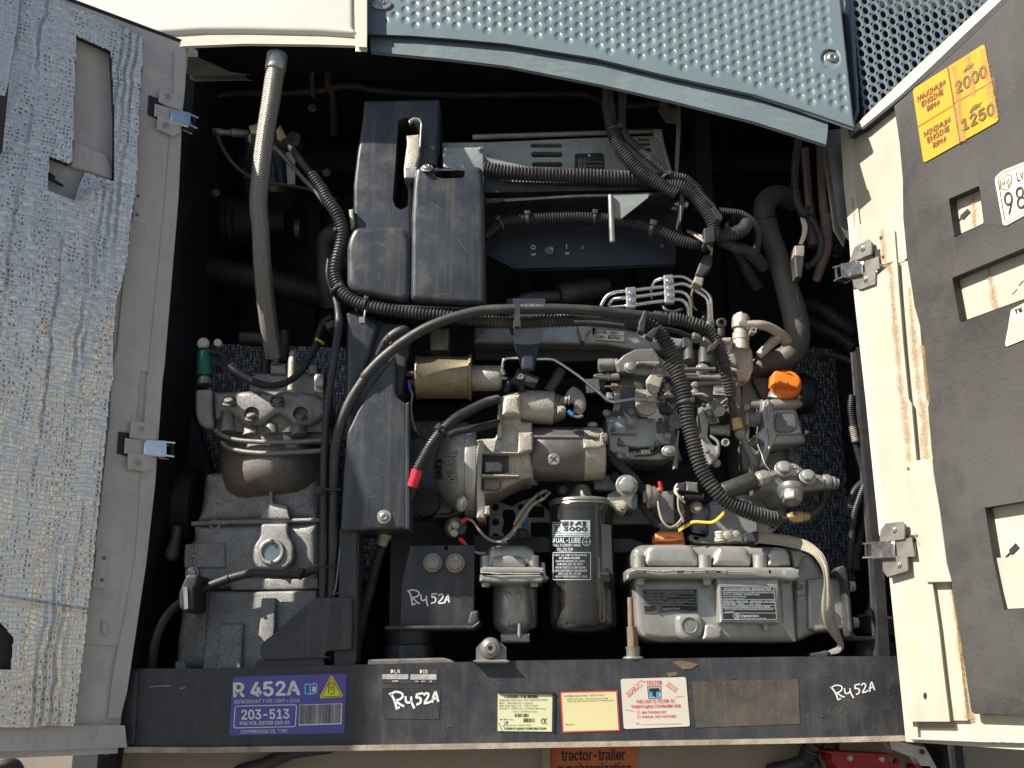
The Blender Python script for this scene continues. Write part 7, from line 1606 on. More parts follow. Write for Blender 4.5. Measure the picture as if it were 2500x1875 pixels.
b = NB(); tube(b, [(250, 560, .075), (248, 640, .075), (268, 740, .075), (292, 830, .08)], 9, seg=8); O('wire', b, 'wire', ss)
# ---- loom with the red tape
rt = TH('starter_loom', 'black corrugated loom wrapped with red tape at its lower end beside the dome housing', 'loom', (600, 700, .03))
q = [(1090, 490, .07), (960, 530, .055), (820, 600, .045), (700, 665, .035), (600, 750, .03), (520, 830, .028), (440, 940, .026), (370, 1060, .028), (310, 1170, .03), (290, 1230, .034)]
b = NB(); tube(b, q, [46, 48, 50, 52, 54, 55, 54, 52, 50, 50], seg=20, corr=25); O('loom_sleeve', b, 'conduit_b', rt)
b = NB(); tube(b, [(308, 1175, .028), (290, 1250, .03), (262, 1340, .035)], [54, 52, 48], seg=18); O('red_tape', b, 'redtape', rt)
b = NB(); tube(b, [(272, 1315, .038), (250, 1400, .045), (240, 1450, .05)], 42, seg=16, corr=22); O('loom_end', b, 'conduit_b', rt)
tie(rt, 555, 800, .028, 128, 60, 34, side=-1)
b = NB(); tube(b, [(600, 850, .05), (700, 805, .055), (830, 780, .06), (980, 745, .07), (1100, 715, .08)], 36, seg=16, corr=22); o = O('branch_conduit', b, 'conduit_b', None); tag(o, 'thinner black corrugated branch running right behind the red taped loom', 'conduit')
b = NB(); tube(b, [(1170, 420, .09), (1190, 350, .085), (1240, 320, .08), (1300, 350, .08), (1320, 420, .085)], 36, seg=14, corr=18); o = O('branch_conduit', b, 'conduit_b', None); tag(o, 'tight black conduit loop between the solenoid and the starter top', 'conduit')
b = NB(); tube(b, [(250, 850, .08), (310, 820, .07), (340, 850, .07), (420, 885, .06)], 16, seg=8); turn(b, (240, 840, .09), (340, 830, .08), [(0, 44), (1, 36)], 12); o = O('wire_boot', b, 'black', None); tag(o, 'black rubber boot where the grey wires enter beside the loom', 'boot')
# small plate and tube behind
b = NB(); prism(b, [(1285, 208), (1475, 290), (1430, 375), (1240, 310)], .10, .12); tb = O('tab_plate', b, 'engdd', None, bevel=.002); tag(tb, 'small dark tilted plate with an eyelet above the starter', 'plate')
b = NB(); lathe(b, 1310, 275, .10, [(0, 30), (8, 30), (8, 16), (2, 15), (2, 1)], 16); O('eyelet', b, 'steel', tb)
b = NB(); turn(b, (1700, 205, .10), (1575, 420, .10), [(0, 46), (.03, 52), (1, 52)], 20); o = O('grey_tube', b, 'rubber', None); tag(o, 'short grey tube leaning behind the starter solenoid', 'tube')

# ---- starter motor
sm = TH('starter_motor', 'dusty starter motor with a solenoid on top and a dark cylindrical body', 'starter', (1500, 900, .08))
b = NB(); turn(b, (1300, 560, .105), (1625, 578, .105), [(0, 150), (.02, 156), (.97, 164), (1, 160)], 40); O('solenoid_can', b, 'dusty', sm)
b = NB(); turn(b, (1618, 578, .105), (1740, 580, .105), [(0, 142), (.12, 146), (.5, 128), (.9, 108), (1, 90)], 32); O('solenoid_cap', b, 'brownalu', sm)
b = NB(); turn(b, (1730, 500, .07), (1835, 505, .07), [(0, 22), (.1, 40), (.3, 42), (.31, 26), (.4, 52), (.5, 52), (.52, 30), (.75, 32), (.76, 18), (1, 16)], 6); turn(b, (1690, 520, .1), (1740, 500, .08), [(0, 60), (1, 40)], 12); O('terminal_nuts', b, 'steeld', sm, bevel=.0006)
pt(sm, 'terminal_tab', [(1665, 555), (1725, 555), (1745, 580), (1745, 618), (1668, 618)], .055, .075, 'dusty', .002, 4)
bolt(sm, 1710, 588, .052, 28, 'pan', 'dusty', name='screw')
b = NB(); turn(b, (1765, 605, .055), (1815, 650, .055), [(0, 12), (.1, 20), (.9, 22), (1, 16)], 14); O('blue_terminal', b, 'blue', sm)
b = NB(); tube(b, [(1812, 648, .055), (1850, 665, .055), (1905, 655, .06)], 13, seg=8); O('wire', b, 'wire', sm)
pt(sm, 'nose_housing', [(1090, 470), (1200, 425), (1312, 412), (1312, 700), (1420, 710), (1420, 800), (1435, 870), (1430, 1250), (1330, 1262), (1130, 1360), (1110, 1380), (965, 1400), (965, 1630), (885, 1630), (880, 880), (940, 868), (1060, 862), (1088, 800)], .085, .19, 'dusty', .007, 16, 3)
pt(sm, 'mount_flange', [(905, 885), (945, 885), (960, 990), (1280, 1000), (1290, 810), (1420, 808), (1428, 870), (1425, 980), (1300, 1020), (1140, 1020), (940, 1015), (925, 1360), (960, 1385), (960, 1640), (882, 1640), (878, 900)], .062, .10, 'dusty', .004, 8, 2)
pt(sm, 'web_pocket', [(935, 1010), (1130, 1010), (1190, 1030), (1190, 1190), (1145, 1195), (940, 1215)], .078, .09, 'engdd', .002, 10)
pt(sm, 'web_block', [(960, 1090), (1110, 1090), (1140, 1130), (1115, 1195), (965, 1195)], .068, .09, 'alu', .004, 10, 3)
pt(sm, 'web_rib', [(925, 1212), (1290, 1222), (1300, 1240), (925, 1238)], .06, .09, 'dusty', .002, 4)
pt(sm, 'lower_pocket', [(940, 1245), (1115, 1245), (1120, 1350), (1080, 1370), (945, 1365)], .076, .1, 'engd', .006, 10, 3)
pt(sm, 'solenoid_yoke', [(1128, 540), (1145, 470), (1200, 440), (1310, 440), (1310, 640), (1120, 650)], .060, .10, 'dusty', .009, 20, 4)
b = NB(); turn(b, (1125, 592, .075), (1312, 592, .075), [(0, 48), (.02, 54), (1, 54)], 20); O('yoke_boss', b, 'dusty', sm)
pt(sm, 'yoke_step', [(1090, 545), (1128, 545), (1126, 860), (1080, 870)], .075, .1, 'dusty', .003, 6)
b = NB(); turn(b, (1195, 1085, .135), (1440, 1065, .125), [(0, 160), (.1, 190), (.6, 232), (1, 262)], 36); O('drive_cone', b, 'dusty', sm)
b = NB(); turn(b, (1420, 1022, .125), (1910, 1022, .125), [(0, 258), (.01, 262), (.99, 262), (1, 258)], 56); O('motor_body', b, 'bodygrey', sm)
b = NB(); turn(b, (1900, 1022, .125), (2112, 1018, .125), [(0, 252), (.02, 258), (.88, 254), (.96, 240), (1, 215)], 56); O('end_cap', b, 'dusty', sm)
b = NB(); lathe(b, 1628, 1072, .077, [(0, 60), (-4, 60), (4, 54), (8, 50), (8, 1)], 24); pk = O('pole_screw', b, 'steel', sm)
b = NB(); stroke(b, [[(1600, 1050), (1655, 1095)], [(1655, 1045), (1605, 1100)]], 14, .0755); O('screw_cross', b, 'black_ink', pk)
b = NB(); turn(b, (1420, 856, .080), (2130, 858, .080), [(0, 17), (.93, 17), (.93, 34), (1, 34)], 14); O('through_bolt', b, 'steeld', sm)
b = NB(); turn(b, (2085, 858, .080), (2140, 858, .080), [(0, 46), (1, 44)], 6); O('through_bolt_head', b, 'steel', sm, bevel=.001)
pt(sm, 'cap_ear', [(1910, 870), (2060, 878), (2070, 820), (2110, 810), (2120, 940), (2060, 965), (1915, 968)], .072, .1, 'dusty', .004, 10, 3)
b = NB(); ball(b, 2000, 740, .11, 50, (1, .8, .6)); O('cap_grommet', b, 'dusty', sm)
pt(sm, 'flange_nut', [(960, 1520), (1012, 1520), (1012, 1600), (960, 1605)], .058, .08, 'dusty', .004, 6)
b = NB(); tube(b, [(1780, 410, .09), (1850, 470, .085), (1880, 560, .085), (1850, 630, .085)], [60, 70, 60, 40], seg=14, flat=.4); o = O('rubber_flap', b, 'wire', None); tag(o, 'pale rubber flap behind the starter terminal', 'flap')

# ---- dome housing with raised letters
dm = TH('bell_housing', 'rounded grey bell housing cast with raised THERMO lettering', 'housing', (650, 1150, .1))
b = NB(); turn(b, (470, 1150, .15), (790, 1150, .15), [(0, 30), (.03, 120), (.12, 220), (.3, 320), (.55, 395), (.8, 435), (1, 450)], 56)
for v in b.verts: v.co.y = .11+(v.co.y-.11)*.62
O('dome', b, 'eng', dm, sharp=60)
b = NB(); turn(b, (775, 1180, .14), (885, 1180, .14), [(0, 380), (.03, 452), (.1, 458), (.9, 458), (1, 450)], 56)
for v in b.verts: v.co.y = .10+(v.co.y-.10)*.62
O('flange', b, 'eng', dm, bevel=.002)
b = NB(); ball(b, 735, 1500, .085, 72, (.85, .8, 1.15)); O('foot_boss', b, 'eng', dm)
def domey(X, Y):
    t_ = max(0.0, min(1.0, (X-470)/320.0)); P = [(0, 30), (.03, 120), (.12, 220), (.3, 320), (.55, 395), (.8, 435), (1, 450)]
    for (a, c), (d, e) in zip(P, P[1:]):
        if t_ <= d: rr_ = c+(e-c)*(t_-a)/(d-a); break
    else: rr_ = 450
    s = sc(X, Y, .15); dz = (Y-1150)*s; R_ = rr_*s
    return .15-.62*math.sqrt(max(1e-6, R_*R_-dz*dz))-.0055
def arc_text(b, s, x, y0, y1, h, bend, thick=.003):
    n_ = len(s)
    for i, ch in enumerate(s):
        f = (i+.5)/n_; yy = y0+(y1-y0)*f; xx = x+bend*(abs(f-.5)*2)**2
        txt(b, ch, (xx, yy-(y1-y0)/n_*.38), (xx, yy+(y1-y0)/n_*.38), h, domey, up=(1, -0.0), bold=.035)
b = NB(); arc_text(b, 'THERMO', 600, 975, 1290, 72, 22)
r0 = bmesh.ops.extrude_face_region(b, geom=list(b.faces)); bmesh.ops.translate(b, vec=Vector((0, .006, 0)), verts=[v for v in r0['geom'] if isinstance(v, bmesh.types.BMVert)])
O('raised_lettering', b, 'dusty', dm)
b = NB(); arc_text(b, 'KING', 490, 1070, 1265, 56, 10); r0 = bmesh.ops.extrude_face_region(b, geom=list(b.faces)); bmesh.ops.translate(b, vec=Vector((0, .006, 0)), verts=[v for v in r0['geom'] if isinstance(v, bmesh.types.BMVert)])
O('raised_lettering', b, 'engdd', dm)

frame()
# ---- bundled wires
b_ = TH('wire_bundle', 'loop of grey wires rising beside the oil filter head', 'wires', (1500, 1450, .06))
for pts in ([(1560, 1375, .07), (1480, 1410, .06), (1400, 1480, .055), (1320, 1570, .055), (1270, 1650, .055), (1250, 1700, .055)], [(1590, 1390, .07), (1530, 1450, .06), (1440, 1500, .055), (1380, 1570, .055), (1340, 1640, .055), (1280, 1720, .055)], [(1540, 1372, .075), (1450, 1440, .065), (1350, 1560, .06), (1290, 1640, .055), (1240, 1710, .055)]):
    b = NB(); tube(b, pts, 14, seg=8); O('wire', b, 'wire', b_)
tie(b_, 1490, 1415, .06, -38, 34, 18, head=0)
b = NB(); lathe(b, 1718, 1370, .10, [(0, 60), (14, 58), (26, 46), (30, 44), (20, 36), (24, 1)], 26); o = O('plug', b, 'black', None); tag(o, 'round black plug with a star slot left of the oil filter head', 'plug')

# ---- sender with red boots
use(D2)
sd_ = TH('temperature_sender', 'brass hexagonal sender with two red wire ends above the marked bracket', 'sensor', (640, 230, .08))
b = NB(); lathe(b, 640, 220, .10, [(0, 105), (30, 100), (30, 1)], 28); O('rubber_base', b, 'black', sd_)
b = NB(); lathe(b, 640, 220, .09, [(0, 96), (40, 92), (52, 70), (52, 1)], 6); O('hex_body', b, 'brass', sd_, bevel=.001)
b = NB(); lathe(b, 665, 220, .08, [(0, 70), (40, 66), (46, 1)], 22); O('insulator', b, 'black', sd_)
for X, Y in ((638, 195), (626, 265)):
    b = NB(); lathe(b, X, Y, .066, [(0, 34), (12, 34), (14, 20), (34, 18), (36, 1)], 8); O('terminal_nut', b, 'steel', sd_)
for a_, c_ in (((680, 168, .045), (738, 132, .05)), ((670, 312, .05), (715, 355, .055))):
    b = NB(); turn(b, a_, c_, [(0, 13), (.15, 20), (.9, 20), (1, 12)], 14); O('red_wire_end', b, 'red', sd_)
b = NB(); tube(b, [(735, 134, .05), (790, 160, .05), (850, 240, .05), (920, 310, .05), (1000, 340, .045), (1070, 335, .04), (1130, 290, .045), (1200, 190, .05), (1260, 90, .055), (1310, 0, .06)], 12, seg=10); O('wire', b, 'wire', sd_)
b = NB(); tube(b, [(714, 352, .055), (760, 400, .055), (830, 440, .055), (910, 445, .06)], 12, seg=10); O('wire', b, 'wire', sd_)
b = NB(); tube(b, [(1070, 320, .05), (1150, 240, .055), (1220, 120, .06), (1280, 30, .06)], 11, seg=8); O('wire', b, 'wire', sd_)
pt(sd_, 'wire_clip', [(1040, 322), (1095, 312), (1102, 355), (1045, 358)], .03, .05, 'black', .002, 6)
wt = TH('earth_terminal', 'small bolt with yellow and blue wire ends on the holed plate', 'terminal', (1235, 220, .1))
for m_, a_, c_ in (('yellow', (1215, 160, .11), (1205, 220, .11)), ('blue', (1262, 140, .11), (1258, 210, .11))):
    b = NB(); turn(b, a_, c_, [(0, 12), (.15, 18), (.9, 18), (1, 12)], 12); O('wire_end', b, m_, wt)
bolt(wt, 1240, 278, .12, 60, 'hex', 'engdd', rot=10)

# ---- R452A engine bracket
eb2 = TH('engine_mount_bracket', 'black steel engine bracket with two bolts and handwritten R452A', 'bracket', (480, 740, .04))
b = NB(); prism(b, rnd([(228, 372), (805, 370), (802, 960), (838, 962), (840, 1060), (800, 1120), (132, 1100), (140, 900), (150, 700)], 10), .050, .066, holes=[circ(550, 398, 20, 14)[::-1]]); O('bracket_plate', b, 'blackpaint', eb2, bevel=.002)
b = NB(); prism(b, rnd([(20, 1095), (790, 1095), (850, 1050), (858, 1075), (800, 1132), (0, 1134), (-10, 1110)], 8), .030, .12); prism(b, rnd([(770, 970), (838, 962), (842, 1060), (790, 1110), (740, 1080)], 20), .036, .06); O('bracket_foot', b, 'blackpaint', eb2, bevel=.004, seg=3)
bolt(eb2, 430, 530, .046, 86, 'hex', 'dusty', rot=15); bolt(eb2, 632, 534, .046, 86, 'hex', 'dusty', rot=42)
for X in (424, 628):
    b = NB(); txt(b, '8.8', (X-28, 500), (X+22, 505), 20, .0292, up=(-3, -20), bold=.02); O('grade_mark', b, 'steeld', eb2)
b = NB(); r452(b, 205, 775, 1.06, .0493, 13, -.10, 21); 
O('handwriting', b, 'paintpen', eb2)
em = TH('engine_mount', 'black rubber engine mount on the rail under the marked bracket', 'mount', (210, 1250, .06))
b = NB(); turn(b, (215, 1130, .12), (215, 1400, .12), [(0, 215), (.06, 212), (.5, 190), (.55, 215), (1, 215)], 40); O('rubber_block', b, 'black', em)
b = NB(); use(D2); prism(b, rnd([(-150, 1400), (520, 1385), (580, 1400), (622, 1425), (560, 1450), (-160, 1460)], 10), .0, .10); O('base_sheet', b, 'greysheet', em, bevel=.003)
# dark panel region left of the bracket
b = NB(); prism(b, [(-60, 230), (135, 230), (230, 360), (150, 700), (130, 1090), (60, 1090), (70, 230)], .15, .2); o = O('side_rib', b, 'engdd', None, bevel=.004); tag(o, 'narrow dark rib between the belt guard and the marked bracket', 'rib')
D1 = (400, 1260, 560, 2212); use(D1)
lcd = TH('lower_conduit', 'black corrugated conduit running down right of the guard leg', 'conduit', (2050, 600, .08))
b = NB(); tube(b, [(2120, 250, .07), (2090, 330, .07), (2040, 480, .07), (1990, 680, .075), (1930, 900, .08), (1880, 1150, .09), (1850, 1300, .1)], [50, 52, 58, 62, 62, 58, 54], seg=18, corr=29); O('conduit_body', b, 'conduit_b', lcd)
b = NB(); turn(b, (2140, 165, .06), (2100, 280, .065), [(0, 66), (.35, 66), (.37, 54), (1, 54)], 22); O('end_collar', b, 'dusty', lcd, bevel=.002)

# ---- separator bowl
use(D2)
bw = TH('oil_separator_bowl', 'grey cast bowl with a square flange left of the black oil filter', 'housing', (1150, 800, .05))
pt(bw, 'dome_cap', [(915, 480), (925, 410), (970, 372), (1080, 366), (1260, 368), (1320, 395), (1350, 440), (1352, 560), (915, 580)], .055, .15, 'eng', .016, 30, 4)
pt(bw, 'front_pad', [(955, 480), (1100, 450), (1250, 480), (1270, 570), (960, 570)], .049, .1, 'eng', .008, 20, 3)
for X in (910, 1330):
    b = NB(); turn(b, (X, 468, .065), (X, 590, .065), [(0, 50), (.04, 56), (1, 58)], 22); O('bolt_boss', b, 'eng', bw)
pt(bw, 'upper_flange', [(858, 575), (900, 565), (1370, 568), (1430, 575), (1432, 625), (858, 628)], .035, .16, 'eng', .004, 8, 3)
pt(bw, 'lower_flange', [(852, 636), (1400, 634), (1425, 660), (1420, 700), (1380, 712), (1310, 700), (1260, 712), (990, 712), (900, 704), (850, 700)], .036, .16, 'eng', .005, 10, 3)
b = NB(); tube(b, [(862, 618, .034), (950, 622, .033), (1010, 630, .032), (1100, 628, .033), (1240, 632, .033), (1400, 628, .034)], [5, 7, 9, 6, 8, 5], seg=8); O('sealant_bead', b, 'dusty', bw)
for X in (905, 1342):
    b = NB(); turn(b, (X, 700, .055), (X, 752, .055), [(0, 48), (.2, 48), (.22, 40), (.9, 40), (1, 34)], 6); O('bolt', b, 'eng', bw, bevel=.001)
b = NB(); turn(b, (1150, 705, .12), (1160, 1180, .12), [(0, 170), (.1, 178), (.3, 186), (.75, 188), (.88, 160), (.96, 120), (1, 110)], 40); 
O('bowl', b, 'eng', bw)
pt(bw, 'bowl_facet', [(1078, 775), (1240, 780), (1245, 1000), (1220, 1110), (1110, 1110), (1075, 1000)], .0835, .12, 'eng', .012, 20, 4)
pt(bw, 'bowl_rib', [(1200, 1050), (1225, 1060), (1225, 1190), (1210, 1215), (1190, 1180)], .078, .12, 'eng', .004, 8)
b = NB(); turn(b, (1310, 760, .11), (1310, 1130, .12), [(0, 60), (.8, 64), (.95, 50), (1, 20)], 20); O('side_gusset', b, 'engd', bw)
pt(bw, 'foot_block', [(1035, 1170), (1305, 1165), (1302, 1245), (1250, 1250), (1045, 1248)], .085, .16, 'eng', .004, 8, 3)
pt(bw, 'side_ear', [(1400, 520), (1440, 525), (1450, 640), (1480, 660), (1460, 690), (1400, 690)], .07, .12, 'eng', .005, 10)

# ---- oil filter
of = TH('oil_filter', 'tall glossy black oil filter canister with white printing', 'filter', (1770, 600, .03))
b = NB(); turn(b, (1765, 18, .105), (1782, 1170, .105), [(0, 278), (.012, 290), (.03, 292), (.06, 286), (.08, 285), (.89, 296), (.93, 292), (.96, 276), (.985, 240), (1, 200)], 72); O('canister', b, 'filterblk', of, sharp=50)
b = NB(); turn(b, (1764, -25, .105), (1765, 30, .105), [(0, 270), (.2, 290), (.5, 294), (.7, 284), (1, 288)], 64); O('rim', b, 'steeld', of)
use(C2)
b = NB(); turn(b, (1905, 1325, .105), (1890, 1540, .105), [(0, 60), (.1, 72), (.35, 90), (.55, 130), (.68, 220), (.78, 295), (.86, 308), (1, 300)], 48); O('filter_head', b, 'eng', of)
b = NB(); turn(b, (1895, 1375, .058), (1912, 1450, .055), [(0, 10), (.2, 16), (1, 18)], 10); lathe(b, 1905, 1432, .055, [(0, 24), (12, 24), (12, 1)], 14); O('head_plug', b, 'dusty', of)
use(D2)
cyf = lambda X, Y: .105-math.sqrt(max(1e-6, (288.*sc(1770, 400, .105))**2-((X-1772)*sc(1770, 400, .06)*.96)**2))-.0026-max(0, (Y-100))/1000*.0015
b = NB(); poly_ = lambda pts: None
def strip(b, x0, x1, y0, y1, n=14, off=0.0):
    for i in range(n):
        a, c = x0+(x1-x0)*i/n, x0+(x1-x0)*(i+1)/n
        b.faces.new([b.verts.new(W(X, Y, cyf(X, Y)-off)) for X, Y in ((a, y0), (c, y0), (c, y1), (a, y1))])
strip(b, 1578, 1846, 148, 262); strip(b, 1505, 1846, 268, 298); strip(b, 1506, 1572, 180, 262, 6)
O('label_bars', b, 'palegrey', of)
b = NB()
c1_ = lambda X, Y: cyf(X, Y)-.0006
txt(b, 'EMI', (1600, 196), (1812, 196), 34, c1_, bold=.06); txt(b, '3000', (1606, 243), (1815, 243), 34, c1_, bold=.05); txt(b, 'EXTENDED MAINTENANCE INTERVAL', (1508, 292), (1842, 288), 13, c1_, bold=.01)
stroke(b, [[(1517, 195), (1560, 195)], [(1527, 195), (1527, 250)], [(1540, 195), (1540, 252)], [(1540, 225), (1560, 205)], [(1540, 225), (1562, 252)], [(1515, 252), (1562, 252)]], 7, c1_)
O('dark_lettering', b, 'black_ink', of)
b = NB()
for s_, x0, x1, Y, h, bd in (('DUAL-LUBE', 1508, 1762, 350, 44, .03), ('FULL FLOW/BY-PASS', 1512, 1760, 384, 24, .02), ('OIL FILTER', 1548, 1692, 420, 22, .02), ('MADE IN USA', 1568, 1680, 434, 9, .01),
                       ('FIRST OIL AND FILTER CHANGE', 1524, 1816, 470, 18, .005), ('AT 3000 HOURS', 1566, 1755, 497, 18, .03), ('CHANGE ENGINE OIL (HOT)', 1536, 1798, 526, 18, .005), ('AND REPLACE OIL WITH', 1548, 1780, 553, 18, .005),
                       ('API RATING CI-4 OR HIGHER', 1532, 1806, 582, 18, .005), ('(ACEA RATING E7 OR HIGHER)', 1526, 1818, 611, 18, .005), ('REPLACE OIL FILTER', 1562, 1762, 637, 17, .005), ('WITH THERMO KING 11-9182', 1530, 1818, 662, 16, .005)):
    txt(b, s_, (x0, Y), (x1, Y), h, c1_, bold=bd)
txt(b, 'DATE/HOURS', (1935, 656), (1932, 482), 15, c1_, up=(-1, 0))
q = rrect(1512, 438, 1850, 682, 6)
def dense(l):
    out = []
    for a, c in zip(l, l[1:]+l[:1]):
        n_ = max(1, int(math.hypot(c[0]-a[0], c[1]-a[1])/20))
        out += [(a[0]+(c[0]-a[0])*i/n_, a[1]+(c[1]-a[1])*i/n_) for i in range(n_)]
    return out+[l[0]]
stroke(b, [dense(q)], 5, c1_); q = circ(1812, 340, 36, 24); stroke(b, [q+[q[0]], [(1776, 342), (1848, 342)], [(1812, 315), (1812, 370)], [(1795, 300), (1795, 292), (1828, 292), (1828, 300)]], 4, c1_)
stroke(b, [[(1508, 178)]+[(1508+i*8, 165+(8 if i % 2 else 0)) for i in range(9)]+[(1574, 178)]], 4, c1_)
O('white_lettering', b, 'palegrey', of)
b = NB(); 
for i in range(6):
    a, c = 1945+i*15, 1960+i*15
    b.faces.new([b.verts.new(W(X, Y, cyf(X, Y))) for X, Y in ((a, 180+i*2), (c, 182+i*2), (c+14, 678), (a+12, 668+i))])
O('write_on_patch', b, 'greyblue', of)
# ---- eyelet mount and stud on the rail
ey = TH('eyelet_mount', 'small welded lug with a round eyelet standing on the rail', 'lug', (950, 1330, .0))
b = NB(); prism(b, [(825, 1300), (870, 1250), (1040, 1255), (1086, 1300), (1088, 1410), (825, 1405)], -.004, .02); O('lug_plate', b, 'steeld', ey, bevel=.001)
b = NB(); lathe(b, 950, 1300, -.004, [(0, 96), (30, 94), (50, 84), (62, 50), (66, 46), (66, 22), (20, 20), (20, 1)], 32); O('eyelet', b, 'steeld', ey)
b = NB(); prism(b, rnd([(785, 1415), (830, 1400), (1090, 1400), (1130, 1420), (1100, 1436), (830, 1436)], 6), -.012, .03); O('weld_foot', b, 'steeld', ey, bevel=.003)
use(D3)
st_ = TH('threaded_stud', 'rusty threaded stud with a long nut welded to the rail', 'stud', (150, 1100, .02))
b = NB(); turn(b, (136, 815, .01), (146, 1075, .01), [(0, 20), (.02, 24), (1, 26)], 16); O('stud_rod', b, 'rust', st_)
b = NB(); turn(b, (150, 1070, .01), (162, 1250, .01), [(0, 40), (.02, 48), (.98, 52), (1, 48)], 6); O('coupling_nut', b, 'rust', st_, bevel=.001)
b = NB(); turn(b, (161, 1245, .01), (165, 1340, .01), [(0, 66), (.1, 64), (.3, 60), (.9, 58), (1, 56)], 20); O('weld_boss', b, 'steeld', st_)
b = NB(); ball(b, 165, 1345, .01, 84, (1.1, .8, .32)); O('weld_bead', b, 'steeld', st_)

# ---- valve cover
vc = TH('rocker_cover', 'grey cast rocker cover with two black information plates at the lower right', 'cover', (900, 700, .04))
pt(vc, 'upper_cover', [(150, 440), (170, 385), (230, 350), (600, 345), (640, 350), (1180, 362), (1460, 368), (1520, 395), (1540, 470), (1545, 560), (150, 560)], .060, .22, 'eng', .016, 40, 5)
for pts in ([(255, 500), (280, 380), (340, 350), (640, 352), (700, 380), (735, 470), (735, 545), (280, 540)], [(850, 540), (870, 440), (910, 368), (1120, 368), (1175, 400), (1195, 470), (1195, 545)], [(1330, 545), (1350, 440), (1390, 375), (1500, 380), (1535, 440), (1545, 545)]):
    pt(vc, 'cover_bulge', pts, .045, .12, 'eng', .011, 30, 5)
for X, r in ((215, 56), (785, 62), (1265, 64)):
    b = NB(); turn(b, (X, 448, .055), (X, 570, .055), [(0, r*.9), (.05, r), (1, r*1.03)], 24); O('bolt_boss', b, 'eng', vc)
pt(vc, 'cover_flange', [(100, 575), (165, 548), (1560, 552), (1620, 575), (1625, 650), (1560, 672), (1430, 655), (890, 650), (780, 645), (170, 645), (105, 665)], .030, .22, 'eng', .006, 14, 3)
b = NB(); tube(b, [(110, 605, .028), (200, 575, .027), (330, 585, .026), (450, 588, .026), (560, 580, .026), (700, 585, .027), (850, 578, .027), (1000, 590, .027), (1180, 598, .027), (1250, 620, .028)], [5, 8, 6, 9, 7, 6, 9, 6, 7, 4], seg=8); O('sealant_bead', b, 'dusty', vc)
pt(vc, 'main_body', [(160, 640), (900, 640), (1550, 650), (1560, 1160), (1595, 1205), (1400, 1205), (700, 1200), (400, 1200), (250, 1170), (190, 1080), (170, 900)], .060, .24, 'eng', .012, 40, 4)
pt(vc, 'lower_skirt', [(530, 960), (760, 950), (780, 1080), (770, 1150), (700, 1196), (600, 1196), (540, 1140)], .050, .1, 'eng', .010, 60, 4)
b = NB(); lathe(b, 655, 1060, .050, [(0, 74), (8, 74), (8, 60), (-14, 54), (-14, 1)], 30); lathe(b, 655, 1062, .060, [(-10, 46), (-2, 46), (-2, 32), (-14, 30), (-14, 1)], 6); O('drain_plug', b, 'engd', vc, bevel=.0006)
pt(vc, 'scoop', [(790, 1050), (840, 1040), (950, 1090), (940, 1180), (860, 1195), (760, 1190)], .052, .1, 'eng', .012, 30, 4)
pt(vc, 'label_boss', [(888, 640), (1430, 640), (1445, 700), (1442, 1048), (915, 1040)], .036, .1, 'eng', .006, 12, 3)
for X, Y in ((222, 672), (808, 672)):
    b = NB(); turn(b, (X, Y-20, .045), (X-2, Y+40, .045), [(0, 50), (.25, 50), (.27, 40), (.9, 40), (1, 34)], 6); O('bolt', b, 'eng', vc, bevel=.001)
b = NB(); turn(b, (1325, 1050, .05), (1325, 1105, .05), [(0, 40), (.25, 40), (.27, 32), (1, 32)], 6); O('bolt', b, 'eng', vc, bevel=.001)
pt(vc, 'right_rib', [(1430, 655), (1560, 665), (1590, 1205), (1560, 1205), (1450, 1050), (1435, 800)], .058, .1, 'eng', .008, 14, 3)
pt(vc, 'timing_case', [(1540, 420), (1620, 400), (1700, 430), (1750, 480), (1840, 620), (1980, 650), (2010, 800), (2030, 1100), (1980, 1115), (1780, 1120), (1600, 1205), (1560, 1150), (1560, 640)], .080, .26, 'eng', .012, 30, 4)
pt(vc, 'timing_step', [(1680, 655), (1780, 640), (1995, 645), (2020, 1090), (1760, 1115), (1690, 1090)], .068, .15, 'eng', .006, 14, 3)
pt(vc, 'case_shoulder', [(1530, 400), (1620, 400), (1690, 450), (1640, 480), (1620, 560), (1560, 560)], .066, .12, 'eng', .012, 20, 4)
b = NB(); turn(b, (1610, 700, .06), (1608, 740, .06), [(0, 36), (1, 32)], 6); O('bolt', b, 'engd', vc, bevel=.001)
def info(par, q4, lab):
    p_ = plate('information_plate', q4, 'black_ink', par[0], par[1], .0012, lab, 6); return p_
i1 = info((vc, .060), [(244, 746), (722, 742), (728, 945), (258, 950)], 'black engine information plate on the left')
y = .0580; b = NB(); q = [(250, 752), (716, 748), (722, 940), (263, 944)]; stroke(b, [q+[q[0]], [(252, 788), (718, 784)], [(254, 814), (718, 810)], [(254, 838), (719, 834)], [(256, 862), (720, 858)], [(258, 888), (720, 884)]], 2.5, y)
for s_, A, B, h in (('IMPORTANT ENGINE INFORMATION', (278, 780), (690, 776), 19), ('THIS ENGINE CONFORMS TO EU/NRMM DIRECTIVE', (258, 807), (560, 804), 12), ('ENGINE FAMILY : YDZXL2.1V4FA', (258, 832), (460, 829), 12), ('ENGINE TYPE : TK486V       ENGINE MODEL : TK486V', (259, 857), (652, 853), 12),
                   ('APPROVAL NUMBER : e13*97/68HA*2004/26*0295*01', (260, 882), (602, 878), 12), ('MANUFACTURED BY YANMAR CO., LTD. IN JAPAN', (415, 937), (635, 934), 9)): txt(b, s_, A, B, h, y, bold=.006)
txt(b, 'Ingersoll Rand.', (418, 922), (574, 920), 18, y, bold=.03); q = circ(380, 915, 30, 20, 22); stroke(b, [q+[q[0]]], 4, y); txt(b, 'IR', (366, 926), (396, 925), 22, y, bold=.03); O('lettering', b, 'silver', i1)
